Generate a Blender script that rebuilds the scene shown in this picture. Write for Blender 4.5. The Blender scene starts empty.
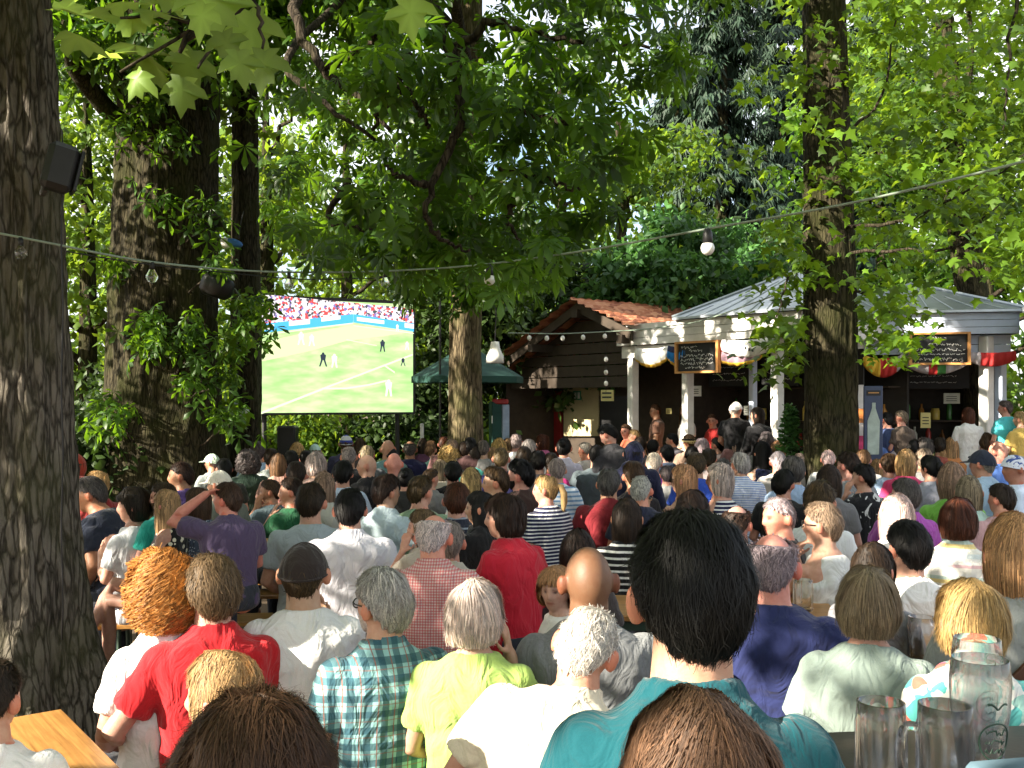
import bpy, math, random
import numpy as np
from mathutils import Vector, Matrix
random.seed(7); RNG = np.random.default_rng(7)
sc = bpy.context.scene; COL = sc.collection
F = 1000.0; CAMH = 1.82; HOR = 400.0
def at(px, py, d):
    return np.array([(px-512.0)/F*d, d, CAMH-(py-HOR)/F*d])
# ------------------------------------------------------------------ camera
cam_d = bpy.data.cameras.new('camera'); cam = bpy.data.objects.new('camera', cam_d); COL.objects.link(cam)
cam_d.sensor_width = 36.0; cam_d.lens = 36.0*F/1024.0; cam_d.shift_y = (HOR-384.0)/1024.0
cam_d.clip_start = 0.05; cam_d.clip_end = 2000
cam.location = (0, 0, CAMH); cam.rotation_euler = (math.pi/2, 0, 0); sc.camera = cam
# ------------------------------------------------------------------ light
SUN = np.array([-0.80, -0.42, 0.46]); SUN /= np.linalg.norm(SUN)
w = bpy.data.worlds.new('World'); sc.world = w; w.use_nodes = True
nt = w.node_tree; bgn = nt.nodes['Background']
sky = nt.nodes.new('ShaderNodeTexSky'); sky.sky_type = 'NISHITA'; sky.sun_disc = False
sky.sun_elevation = math.asin(SUN[2]); sky.sun_rotation = math.atan2(SUN[0], SUN[1])
sky.air_density = 1.0; sky.dust_density = 2.0
tcw = nt.nodes.new('ShaderNodeTexCoord'); nzw = nt.nodes.new('ShaderNodeTexNoise'); nzw.inputs['Scale'].default_value = 2.2; nzw.inputs['Detail'].default_value = 6; nt.links.new(tcw.outputs['Generated'], nzw.inputs['Vector'])
mrw = nt.nodes.new('ShaderNodeMapRange'); mrw.inputs[1].default_value = .36; mrw.inputs[2].default_value = .56; nt.links.new(nzw.outputs[0], mrw.inputs[0])
mxw = nt.nodes.new('ShaderNodeMix'); mxw.data_type = 'RGBA'; nt.links.new(mrw.outputs[0], mxw.inputs[0]); nt.links.new(sky.outputs[0], mxw.inputs[6]); mxw.inputs[7].default_value = (5.2, 5.3, 5.4, 1)   # white clouds added to brighten the sky between the leaves
nt.links.new(mxw.outputs[2], bgn.inputs[0]); bgn.inputs[1].default_value = 0.085
sl = bpy.data.lights.new('sun', 'SUN'); sl.energy = 5.0; sl.angle = math.radians(0.5); sl.color = (1.0, 0.90, 0.74)
so = bpy.data.objects.new('sun', sl); COL.objects.link(so)
so.rotation_euler = Vector(-SUN).to_track_quat('-Z', 'Y').to_euler(); so.location = (-10, -5, 12)
sc.view_settings.view_transform = 'Standard'; sc.view_settings.look = 'None'
sc.view_settings.exposure = 2.05; sc.view_settings.gamma = 1.0
sc.render.engine = 'CYCLES'
sc.cycles.use_denoising = True
sc.cycles.max_bounces = 7; sc.cycles.diffuse_bounces = 4; sc.cycles.transmission_bounces = 7; sc.cycles.transparent_max_bounces = 16
sc.cycles.caustics_reflective = False; sc.cycles.caustics_refractive = False
# ------------------------------------------------------------------ numeric helpers
def hash3(i, j, k, s=0):
    h = (i*374761393 + j*668265263 + k*2147483647 + s*1442695041) & 0xFFFFFFFF
    h = ((h ^ (h >> 13))*1274126177) & 0xFFFFFFFF
    h = h ^ (h >> 16)
    return (h & 0xFFFFFF)/float(0xFFFFFF)
def vnoise(P, s=0):
    P = np.asarray(P, float); f = np.floor(P).astype(np.int64); t = P-f; t = t*t*(3-2*t)
    o = 0
    for a in (0, 1):
        for b in (0, 1):
            for c in (0, 1):
                wgt = (t[:, 0] if a else 1-t[:, 0])*(t[:, 1] if b else 1-t[:, 1])*(t[:, 2] if c else 1-t[:, 2])
                o = o + wgt*hash3(f[:, 0]+a, f[:, 1]+b, f[:, 2]+c, s)
    return o*2-1
def Rz(a): c, s = math.cos(a), math.sin(a); return np.array([[c, -s, 0], [s, c, 0], [0, 0, 1.0]])
def Rx(a): c, s = math.cos(a), math.sin(a); return np.array([[1.0, 0, 0], [0, c, -s], [0, s, c]])
def Ry(a): c, s = math.cos(a), math.sin(a); return np.array([[c, 0, s], [0, 1.0, 0], [-s, 0, c]])
def nrm(v): v = np.asarray(v, float); return v/(np.linalg.norm(v, axis=-1, keepdims=True)+1e-12)
def npmesh(name, V, Fc, smooth=True):
    """V (n,3); Fc (m,k) constant size faces"""
    V = np.ascontiguousarray(V, dtype=np.float32); Fc = np.ascontiguousarray(Fc, dtype=np.int32)
    me = bpy.data.meshes.new(name); n = len(V); m, k = Fc.shape
    me.vertices.add(n); me.vertices.foreach_set('co', V.ravel())
    me.loops.add(m*k); me.loops.foreach_set('vertex_index', Fc.ravel())
    me.polygons.add(m); me.polygons.foreach_set('loop_start', np.arange(0, m*k, k, dtype=np.int32))
    if smooth: me.polygons.foreach_set('use_smooth', np.ones(m, bool))
    me.update(calc_edges=True); return me
def obj(name, me, mat=None, parent=None, color=None):
    o = bpy.data.objects.new(name, me); COL.objects.link(o)
    if mat is not None and me is not None and len(me.materials) == 0: me.materials.append(mat)
    if parent is not None: o.parent = parent
    if color is not None: o.color = (*color, 1.0)
    return o
def empty(name, loc=(0, 0, 0), rz=0):
    o = bpy.data.objects.new(name, None); COL.objects.link(o); o.location = loc; o.rotation_euler = (0, 0, rz); return o
def tag(o, label=None, cat=None, group=None, kind=None):
    if label: o['label'] = label
    if cat: o['category'] = cat
    if group: o['group'] = group
    if kind: o['kind'] = kind
    return o
class MB:
    def __init__(s): s.V = []; s.F = []; s.n = 0
    def add(s, V, Fs):
        V = np.asarray(V, float); s.V.append(V); s.F += [tuple(int(i)+s.n for i in f) for f in Fs]; s.n += len(V); return s
    def box(s, c, size, R=None, bev=0.0):
        x, y, z = np.array(size)/2.0
        b = min(bev, x*.45, y*.45, z*.45)
        if b > 0:
            P = []
            for sz in (-1, 1):
                for k, (xx, yy) in enumerate(((-1, -1), (1, -1), (1, 1), (-1, 1))): pass
            # chamfered box: 24 verts
            Vs = []; idx = {}
            for sx in (-1, 1):
                for sy in (-1, 1):
                    for sz in (-1, 1):
                        for a in range(3):
                            p = [sx*(x-b), sy*(y-b), sz*(z-b)]; p[a] = (sx*x, sy*y, sz*z)[a]
                            idx[(sx, sy, sz, a)] = len(Vs); Vs.append(p)
            Fs = []
            for a in range(3):
                for sg in (-1, 1):
                    o1, o2 = [q for q in range(3) if q != a]
                    ring = []
                    for (u, v) in ((-1, -1), (1, -1), (1, 1), (-1, 1)):
                        k = [0, 0, 0]; k[a] = sg; k[o1] = u; k[o2] = v; ring.append(idx[(*k, a)])
                    Fs.append(ring)
            for a in range(3):
                o1, o2 = [q for q in range(3) if q != a]
                for u in (-1, 1):
                    for v in (-1, 1):
                        k0 = [0, 0, 0]; k1 = [0, 0, 0]; k0[a] = -1; k1[a] = 1
                        for k in (k0, k1): k[o1] = u; k[o2] = v
                        Fs.append([idx[(*k0, o1)], idx[(*k1, o1)], idx[(*k1, o2)], idx[(*k0, o2)]])
            for sx in (-1, 1):
                for sy in (-1, 1):
                    for sz in (-1, 1): Fs.append([idx[(sx, sy, sz, a)] for a in range(3)])
            V = np.array(Vs)
        else:
            V = np.array([(-x, -y, -z), (x, -y, -z), (x, y, -z), (-x, y, -z), (-x, -y, z), (x, -y, z), (x, y, z), (-x, y, z)])
            Fs = [(0, 3, 2, 1), (4, 5, 6, 7), (0, 1, 5, 4), (1, 2, 6, 5), (2, 3, 7, 6), (3, 0, 4, 7)]
        if R is not None: V = V@np.asarray(R).T
        return s.add(V+np.array(c), Fs)
    def tube(s, path, rad, seg=10, cap=True, round_ends=False, up=None):
        path = np.asarray(path, float); n = len(path)
        rad = np.asarray(rad, float)
        if rad.ndim == 0: rad = np.full((n, 2), float(rad))
        elif rad.ndim == 1: rad = np.stack([rad, rad], 1)
        T = np.gradient(path, axis=0); T = nrm(T)
        if up is None:
            up = np.array([0, 0, 1.0]) if abs(T[0][2]) < .8 else np.array([0, 1.0, 0])
        X = []
        u = np.array(up, float)
        for i in range(n):
            a = np.cross(T[i], u); a = a/(np.linalg.norm(a)+1e-9); u2 = np.cross(a, T[i]); X.append((a, u2)); u = u2
        if round_ends:
            p2 = []; r2 = []; fr = []
            for k in (0.0, .5, .85):
                q = math.sqrt(max(0, 1-(1-k)**2)); p2.append(path[0]-T[0]*rad[0].mean()*(1-k)); r2.append(rad[0]*max(q, .05)); fr.append(X[0])
            p2 += list(path); r2 += list(rad); fr += X
            for k in (.85, .5, 0.0):
                q = math.sqrt(max(0, 1-(1-k)**2)); p2.append(path[-1]+T[-1]*rad[-1].mean()*(1-k)); r2.append(rad[-1]*max(q, .05)); fr.append(X[-1])
            path = np.array(p2); rad = np.array(r2); X = fr; n = len(path)
        th = np.linspace(0, 2*math.pi, seg, endpoint=False); c, sn = np.cos(th), np.sin(th)
        V = np.concatenate([path[i]+np.outer(c*rad[i][0], X[i][0])+np.outer(sn*rad[i][1], X[i][1]) for i in range(n)])
        Fs = []
        for i in range(n-1):
            for j in range(seg):
                j2 = (j+1) % seg; Fs.append((i*seg+j, (i+1)*seg+j, (i+1)*seg+j2, i*seg+j2))
        if cap: Fs.append(tuple(range(seg))); Fs.append(tuple(reversed(range((n-1)*seg, n*seg))))
        return s.add(V, Fs)
    def lathe(s, prof, c=(0, 0, 0), seg=24, R=None):
        th = np.linspace(0, 2*math.pi, seg, endpoint=False)
        V = np.concatenate([np.stack([np.cos(th)*r, np.sin(th)*r, np.full(seg, z)], 1) for r, z in prof])
        if R is not None: V = V@np.asarray(R).T
        Fs = []
        for i in range(len(prof)-1):
            for j in range(seg):
                j2 = (j+1) % seg; Fs.append((i*seg+j, i*seg+j2, (i+1)*seg+j2, (i+1)*seg+j))
        return s.add(V+np.array(c), Fs)
    def ellip(s, c, r, R=None, nu=14, nv=10):
        V = []; Fs = []
        for i in range(nv+1):
            el = -math.pi/2+math.pi*i/nv; rr = max(math.cos(el), 0.02)
            for j in range(nu):
                a = 2*math.pi*j/nu; V.append((rr*math.cos(a)*r[0], rr*math.sin(a)*r[1], math.sin(el)*r[2]))
        for i in range(nv):
            for j in range(nu):
                j2 = (j+1) % nu; Fs.append((i*nu+j, i*nu+j2, (i+1)*nu+j2, (i+1)*nu+j))
        Fs.append(tuple(reversed(range(nu)))); Fs.append(tuple(range(nv*nu, (nv+1)*nu)))
        V = np.array(V)
        if R is not None: V = V@np.asarray(R).T
        return s.add(V+np.array(c), Fs)
    def quad(s, a, b, c, d): return s.add([a, b, c, d], [(0, 1, 2, 3)])
    def slab(s, pts, off):
        """polygon pts (list of 3d) extruded by vector off"""
        n = len(pts); P = np.array(pts, float); V = np.concatenate([P, P+np.array(off)])
        Fs = [tuple(reversed(range(n))), tuple(range(n, 2*n))]+[(i, (i+1) % n, n+(i+1) % n, n+i) for i in range(n)]
        return s.add(V, Fs)
    def mesh(s, name, smooth=False, fix=True):
        me = bpy.data.meshes.new(name); me.from_pydata(np.concatenate(s.V).tolist(), [], s.F)
        if fix:
            import bmesh
            bm = bmesh.new(); bm.from_mesh(me); bmesh.ops.recalc_face_normals(bm, faces=bm.faces); bm.to_mesh(me); bm.free()
        if smooth: me.polygons.foreach_set('use_smooth', np.ones(len(me.polygons), bool))
        me.update(); return me
    def build(s, name, mat=None, parent=None, smooth=False, color=None):
        return obj(name, s.mesh(name, smooth), mat, parent, color)
# ------------------------------------------------------------------ materials
def newmat(name):
    m = bpy.data.materials.new(name); m.use_nodes = True; return m, m.node_tree, m.node_tree.nodes['Principled BSDF']
def N(nt, t, **kw):
    n = nt.nodes.new(t)
    for k, v in kw.items(): setattr(n, k, v)
    return n
def ramp(nt, fac, stops):
    r = N(nt, 'ShaderNodeValToRGB'); nt.links.new(fac, r.inputs[0]); e = r.color_ramp.elements
    while len(e) < len(stops): e.new(0.5)
    for i, (p, c) in enumerate(stops): e[i].position = p; e[i].color = (*c, 1) if len(c) == 3 else c
    return r.outputs[0]
def noise(nt, scale, detail=4, rough=.55, vec=None, dist=0):
    n = N(nt, 'ShaderNodeTexNoise'); n.inputs['Scale'].default_value = scale; n.inputs['Detail'].default_value = detail
    n.inputs['Roughness'].default_value = rough; n.inputs['Distortion'].default_value = dist
    if vec is not None: nt.links.new(vec, n.inputs['Vector'])
    return n.outputs[0]
def ocoord(nt, scale=(1, 1, 1)):
    t = N(nt, 'ShaderNodeTexCoord'); mp = N(nt, 'ShaderNodeMapping'); mp.inputs['Scale'].default_value = scale
    nt.links.new(t.outputs['Object'], mp.inputs['Vector']); return mp.outputs[0]
def mix(nt, fac, a, b, mode='MIX'):
    m = N(nt, 'ShaderNodeMix', data_type='RGBA', blend_type=mode)
    for s_, v in ((m.inputs[0], fac), (m.inputs[6], a), (m.inputs[7], b)):
        if isinstance(v, (int, float)): s_.default_value = v
        elif isinstance(v, (tuple, list)): s_.default_value = (*v[:3], 1)
        else: nt.links.new(v, s_)
    return m.outputs[2]
def bump(nt, bsdf, h, strength=.4, dist=.01):
    b = N(nt, 'ShaderNodeBump'); b.inputs['Strength'].default_value = strength; b.inputs['Distance'].default_value = dist
    nt.links.new(h, b.inputs['Height']); nt.links.new(b.outputs[0], bsdf.inputs['Normal'])
def math_(nt, op, a, b=None):
    m = N(nt, 'ShaderNodeMath', operation=op)
    for i, v in enumerate((a, b)):
        if v is None: continue
        if isinstance(v, (int, float)): m.inputs[i].default_value = v
        else: nt.links.new(v, m.inputs[i])
    return m.outputs[0]
def simple(name, col, rough=.6, var=.25, scale=12, metal=0.0, bmp=.15, spec=.4):
    m, nt, b = newmat(name); v = ocoord(nt); n = noise(nt, scale, 5, .6, v)
    c = ramp(nt, n, [(.25, tuple(x*(1-var) for x in col)), (.75, tuple(min(1, x*(1+var)) for x in col))])
    nt.links.new(c, b.inputs['Base Color']); b.inputs['Roughness'].default_value = rough; b.inputs['Metallic'].default_value = metal
    b.inputs['Specular IOR Level'].default_value = spec
    if bmp: bump(nt, b, noise(nt, scale*5, 4, .6, v), bmp, .004)
    return m
def thinglass(name):
    m, nt, b = newmat(name); t = N(nt, 'ShaderNodeBsdfTransparent'); lw2 = N(nt, 'ShaderNodeLayerWeight'); lw2.inputs[0].default_value = .5; nt.links.new(ramp(nt, lw2.outputs['Facing'], [(.25, (.97, .98, .98)), (.75, (.80, .82, .82)), (1, (.35, .37, .37))]), t.inputs[0]); g_ = N(nt, 'ShaderNodeBsdfGlossy'); g_.inputs['Roughness'].default_value = .07
    f = N(nt, 'ShaderNodeLayerWeight'); f.inputs[0].default_value = .35; mx = N(nt, 'ShaderNodeMixShader'); nt.links.new(math_(nt, 'MINIMUM', math_(nt, 'ADD', math_(nt, 'MULTIPLY', math_(nt, 'POWER', f.outputs['Facing'], 1.4), .85), .15), .88), mx.inputs[0]); nt.links.new(t.outputs[0], mx.inputs[1]); nt.links.new(g_.outputs[0], mx.inputs[2]); nt.links.new(mx.outputs[0], nt.nodes['Material Output'].inputs[0]); return m
def emis(name, col, st=1.0, var=0, scale=20):
    m, nt, b = newmat(name)
    b.inputs['Base Color'].default_value = (.02, .02, .02, 1); b.inputs['Emission Strength'].default_value = st
    if var:
        n = noise(nt, scale, 3, .6, ocoord(nt)); c = ramp(nt, n, [(.3, tuple(x*(1-var) for x in col)), (.7, tuple(min(1.5, x*(1+var)) for x in col))])
        nt.links.new(c, b.inputs['Emission Color'])
    else: b.inputs['Emission Color'].default_value = (*col, 1)
    return m
def glassmat(name, col=(1, 1, 1), rough=0.0, ior=1.45):
    m, nt, b = newmat(name); b.inputs['Base Color'].default_value = (*col, 1); b.inputs['Roughness'].default_value = rough
    b.inputs['Transmission Weight'].default_value = 1.0; b.inputs['IOR'].default_value = ior; return m
def leafmat(name, dark, light, trans=(.25, .42, .03), tw=.45, rough=.45):
    m, nt, b = newmat(name)
    a = N(nt, 'ShaderNodeAttribute', attribute_name='v')
    c = ramp(nt, a.outputs['Fac'], [(.0, dark), (.75, light), (1.0, tuple(min(1, x*1.6) for x in light))])
    nt.links.new(c, b.inputs['Base Color']); b.inputs['Roughness'].default_value = rough; b.inputs['Specular IOR Level'].default_value = .35
    tr = N(nt, 'ShaderNodeBsdfTranslucent')
    tc = ramp(nt, a.outputs['Fac'], [(.0, tuple(x*.38 for x in trans)), (1.0, trans)])
    nt.links.new(tc, tr.inputs[0])
    mx = N(nt, 'ShaderNodeMixShader'); mx.inputs[0].default_value = tw
    nt.links.new(b.outputs[0], mx.inputs[1]); nt.links.new(tr.outputs[0], mx.inputs[2])
    nt.links.new(mx.outputs[0], nt.nodes['Material Output'].inputs[0]); return m
def barkmat(name, c0, c1, moss=(.05, .06, .015), mossamt=.5, sx=1.0):
    m, nt, b = newmat(name); v = ocoord(nt, (14*sx, 14*sx, 2.6*sx)); v2 = ocoord(nt, (1, 1, 1))
    n = noise(nt, 1.7, 9, .7, v, .8); n2 = noise(nt, 2.2, 5, .6, v2)
    wv = N(nt, 'ShaderNodeVectorMath', operation='SCALE'); nz = N(nt, 'ShaderNodeTexNoise'); nz.inputs['Scale'].default_value = .9; nz.inputs['Detail'].default_value = 4; nt.links.new(v, nz.inputs['Vector']); nt.links.new(nz.outputs['Color'], wv.inputs[0]); wv.inputs['Scale'].default_value = 1.3
    va = N(nt, 'ShaderNodeVectorMath', operation='ADD'); nt.links.new(v, va.inputs[0]); nt.links.new(wv.outputs[0], va.inputs[1]); v0 = v; v = va.outputs[0]
    vo = N(nt, 'ShaderNodeTexVoronoi', feature='DISTANCE_TO_EDGE'); vo.inputs['Scale'].default_value = 1.9
    nt.links.new(v, vo.inputs['Vector'])
    h = math_(nt, 'ADD', n, math_(nt, 'MINIMUM', math_(nt, 'MULTIPLY', vo.outputs['Distance'], 1.6), .30))
    c = ramp(nt, h, [(.42, tuple(x*.3 for x in c0)), (.62, c0), (.86, c1)])
    mm = ramp(nt, n2, [(.45, (0, 0, 0)), (.62, (mossamt,)*3)])
    nt.links.new(mix(nt, mm, c, moss), b.inputs['Base Color']); b.inputs['Roughness'].default_value = .95
    b.inputs['Specular IOR Level'].default_value = .15
    bump(nt, b, h, .9, .03); return m
BARK = barkmat('bark_near', (.066, .057, .045), (.170, .150, .125), (.065, .070, .028), .4)
BARK2 = barkmat('bark_old', (.021, .018, .010), (.058, .049, .028), (.034, .038, .010), .55)
BARK3 = barkmat('bark_grey', (.075, .058, .034), (.18, .14, .085), (.12, .12, .045), .45)
BARKD = barkmat('bark_branch', (.03, .023, .016), (.07, .055, .04), (.04, .045, .015), .2)
LF_NEAR = leafmat('maple_leaf', (.05, .095, .016), (.15, .25, .04), (.46, .64, .09), .55, .42)
LF_CHEST = leafmat('chestnut_leaf', (.022, .055, .010), (.052, .12, .016), (.20, .38, .014), .5, .42)
LF_RIGHT = leafmat('maple_leaf_sunny', (.026, .058, .008), (.10, .195, .018), (.34, .52, .02), .5, .42)
LF_BACK = leafmat('woodland_leaf', (.03, .075, .01), (.095, .175, .022), (.33, .48, .03), .5, .5)
LF_COOL = leafmat('bush_leaf', (.022, .07, .02), (.06, .15, .04), (.16, .36, .06), .4, .5)
LF_CONIF = leafmat('spruce_needles', (.010, .024, .014), (.03, .06, .035), (.03, .06, .02), .12, .6)
LF_DARK = leafmat('undergrowth_leaf', (.012, .028, .007), (.04, .075, .015), (.06, .12, .015), .3, .5)
# =================================================================== LEAVES AND TREES
def tpl_maple():
    half = [(.10, -.07), (.34, -.10), (.27, .06), (.52, .17), (.66, .42), (.40, .40), (.30, .50), (.34, .72), (.16, .72)]
    pts = [(0, 0)]+half+[(0, 1.05)]+[(-x, y) for x, y in reversed(half)]
    V = [(0, .32, 0.0)]+[(x, y, -.28*abs(x)-.22*max(0, y-.5)**1.5) for x, y in pts]
    n = len(pts); Fs = [(0, 1+i, 1+(i+1) % n) for i in range(n)]
    return np.array(V, float), np.array(Fs)
def tpl_maple_small():
    half = [(.30, -.05), (.24, .14), (.60, .36), (.27, .48)]
    pts = [(0, 0)]+half+[(0, 1.0)]+[(-x, y) for x, y in reversed(half)]
    V = [(0, .32, 0.0)]+[(x, y, -.3*abs(x)-.2*max(0, y-.5)) for x, y in pts]
    n = len(pts); return np.array(V, float), np.array([(0, 1+i, 1+(i+1) % n) for i in range(n)])
def tpl_chest(nl=7):
    V = []; Fs = []
    for k in range(nl):
        t = (k-(nl-1)/2)/((nl-1)/2); a = t*math.radians(125); L = 1.0-.38*abs(t)**1.3; wd = .17*(1-.2*abs(t))
        rows = [(0, 0), (.45, .5), (.74, 1.0), (1.0, 0)]
        b = len(V); ca, sa = math.cos(a), math.sin(a)
        def pt(u, r, z): return (u*sa+r*ca, u*ca-r*sa, z)
        V.append(pt(0.03, 0, 0))
        for (u, q) in rows[1:3]:
            z = -.30*(u**2)*L
            V += [pt(u*L, -wd*q, z-.05), pt(u*L, 0, z), pt(u*L, wd*q, z-.05)]
        V.append(pt(L, 0, -.42*L))
        Fs += [(b, b+2, b+1), (b, b+3, b+2), (b+1, b+2, b+5), (b+1, b+5, b+4), (b+2, b+3, b+6), (b+2, b+6, b+5), (b+4, b+5, b+7), (b+5, b+6, b+7)]
    return np.array(V, float), np.array(Fs)
def tpl_simple():
    return np.array([(0, 0, 0), (.32, .45, -.08), (0, 1, -.1), (-.32, .45, -.08), (0, .45, 0.03)], float), np.array([(0, 1, 4), (1, 2, 4), (2, 3, 4), (3, 0, 4)])
def tpl_needle():
    # a hanging spray of conifer twig: three narrow blades
    V = []; Fs = []
    for a in (-.5, 0, .5):
        b = len(V); ca, sa = math.cos(a), math.sin(a); V += [(0, 0, 0), (.10*ca+.5*sa, .5*ca-.10*sa, -.12), (sa*1, ca*1, -.42), (-.10*ca+.5*sa, .5*ca+.10*sa, -.12)]
        Fs += [(b, b+1, b+2), (b, b+2, b+3)]
    return np.array(V, float), np.array(Fs)
T_MAPLE, T_MAPLES, T_CHEST, T_CHEST5, T_SIMPLE, T_NEEDLE = tpl_maple(), tpl_maple_small(), tpl_chest(7), tpl_chest(5), tpl_simple(), tpl_needle()
def leaf_mesh(name, tpl, pos, size, rng, droop=(5, 55), roll=28, var=None, heading=None):
    V0, F0 = tpl; n = len(pos); size = np.broadcast_to(np.asarray(size, float), (n,))
    a = rng.uniform(0, 2*math.pi, n) if heading is None else heading
    p = -np.radians(rng.uniform(droop[0], droop[1], n)); r = np.radians(rng.normal(0, roll, n))
    ca, sa, cp, sp, cr, sr = np.cos(a), np.sin(a), np.cos(p), np.sin(p), np.cos(r), np.sin(r)
    # R = Rz(a) Rx(p) Ry(r)
    x = V0[:, 0][None]*cr[:, None]+V0[:, 2][None]*sr[:, None]; z = -V0[:, 0][None]*sr[:, None]+V0[:, 2][None]*cr[:, None]
    y = np.broadcast_to(V0[:, 1][None], x.shape)
    y2 = y*cp[:, None]-z*sp[:, None]; z2 = y*sp[:, None]+z*cp[:, None]
    x3 = x*ca[:, None]-y2*sa[:, None]; y3 = x*sa[:, None]+y2*ca[:, None]
    P = np.stack([x3, y3, z2], -1)*size[:, None, None]+pos[:, None, :]
    k = len(V0); Fs = (F0[None]+(np.arange(n)*k)[:, None, None]).reshape(-1, 3)
    me = npmesh(name, P.reshape(-1, 3), Fs, smooth=False)
    at_ = me.attributes.new('v', 'FLOAT', 'POINT')
    v = rng.beta(2, 2, n) if var is None else np.clip(var+rng.normal(0, .15, n), 0, 1)
    at_.data.foreach_set('value', np.repeat(v, k).astype(np.float32))
    return me
def clumps(C, r, per, rng, flat=.6, shell=False):
    """leaf positions gathered round clump centres"""
    k = len(C); d = rng.normal(0, 1, (k, per, 3))
    if shell: d = nrm(d)*rng.uniform(.6, 1.05, (k, per, 1))
    d[..., 2] *= flat
    r = np.broadcast_to(np.asarray(r, float), (k,))
    P = C[:, None, :]+d*(r[:, None, None]*(.55 if not shell else 1)); v = np.repeat(rng.uniform(.1, .9, k), per)
    return P.reshape(-1, 3), v
def in_ellipsoid(n, c, r, rng, bias=.45):
    d = nrm(rng.normal(0, 1, (n, 3)))*(rng.uniform(0, 1, (n, 1))**bias); return np.array(c)+d*np.array(r)
def trunk_mesh(name, path, rad, seg=72, rings=160, ridge=.03, flare=None, seed=0, kth=9, kz=2.2):
    path = np.asarray(path, float); rad = np.asarray(rad, float); s = np.linspace(0, 1, len(path)); t = np.linspace(0, 1, rings)
    C = np.stack([np.interp(t, s, path[:, k]) for k in range(3)], 1); R = np.interp(t, s, rad)
    th = np.linspace(0, 2*math.pi, seg, endpoint=False)
    TT, HH = np.meshgrid(th, np.arange(rings)); z = C[HH, 2]; rr = R[HH].copy()
    if flare:
        fh, fa, lob = flare; k = np.exp(-np.maximum(0, z-path[0][2])/fh); rr *= 1+fa*k*(1+.35*np.sin(TT*lob+seed))
    rr *= 1+.06*np.sin(TT*3+seed+z*.5)+.04*np.sin(TT*5-z*.8)
    P = np.stack([np.cos(TT)*kth/2/math.pi*2.2, np.sin(TT)*kth/2/math.pi*2.2, z*kz], -1).reshape(-1, 3)
    n1 = 1-np.abs(vnoise(P, seed)); n2 = vnoise(P*np.array([2.7, 2.7, 1.9]), seed+3); n3 = vnoise(P*6.1, seed+5)
    h = (n1**2*.8+n2*.35+n3*.2).reshape(rr.shape)
    rr = rr+ridge*(h-.6)
    V = np.stack([C[HH, 0]+np.cos(TT)*rr, C[HH, 1]+np.sin(TT)*rr, z], -1).reshape(-1, 3)
    j = np.arange(seg); i = np.arange(rings-1)
    J, I = np.meshgrid(j, i); J2 = (J+1) % seg
    Fs = np.stack([I*seg+J, I*seg+J2, (I+1)*seg+J2, (I+1)*seg+J], -1).reshape(-1, 4)
    return npmesh(name, V, Fs)
def limb_path(pts, n=14, wob=.03, seed=0):
    P = np.array(pts, float); s = np.linspace(0, 1, len(P)); t = np.linspace(0, 1, n)
    # catmull style smoothing by resampling twice
    Q = np.stack([np.interp(t, s, P[:, k]) for k in range(3)], 1)
    for _ in range(2): Q[1:-1] = .25*Q[:-2]+.5*Q[1:-1]+.25*Q[2:]
    r = np.random.default_rng(seed); Q[1:-1] += r.normal(0, wob, (n-2, 3)); return Q
def limb(name, pts, r0, r1, mat, parent, n=14, wob=.02, seed=0, seg=8):
    m = MB(); p = limb_path(pts, n, wob, seed); m.tube(p, np.linspace(r0, r1, n), seg=seg, round_ends=False); return m.build(name, mat, parent, True)
def frame_ok(P, margin=0.0):
    """True where a point is inside the picture"""
    y = np.maximum(P[:, 1], .01); px = 512+P[:, 0]/y*F; py = HOR-(P[:, 2]-CAMH)/y*F
    return (P[:, 1] > .2) & (px > -margin) & (px < 1024+margin) & (py > -margin) & (py < 768+margin)
def pxof(P):
    y = np.maximum(P[:, 1], .01); return 512+P[:, 0]/y*F, HOR-(P[:, 2]-CAMH)/y*F
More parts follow.
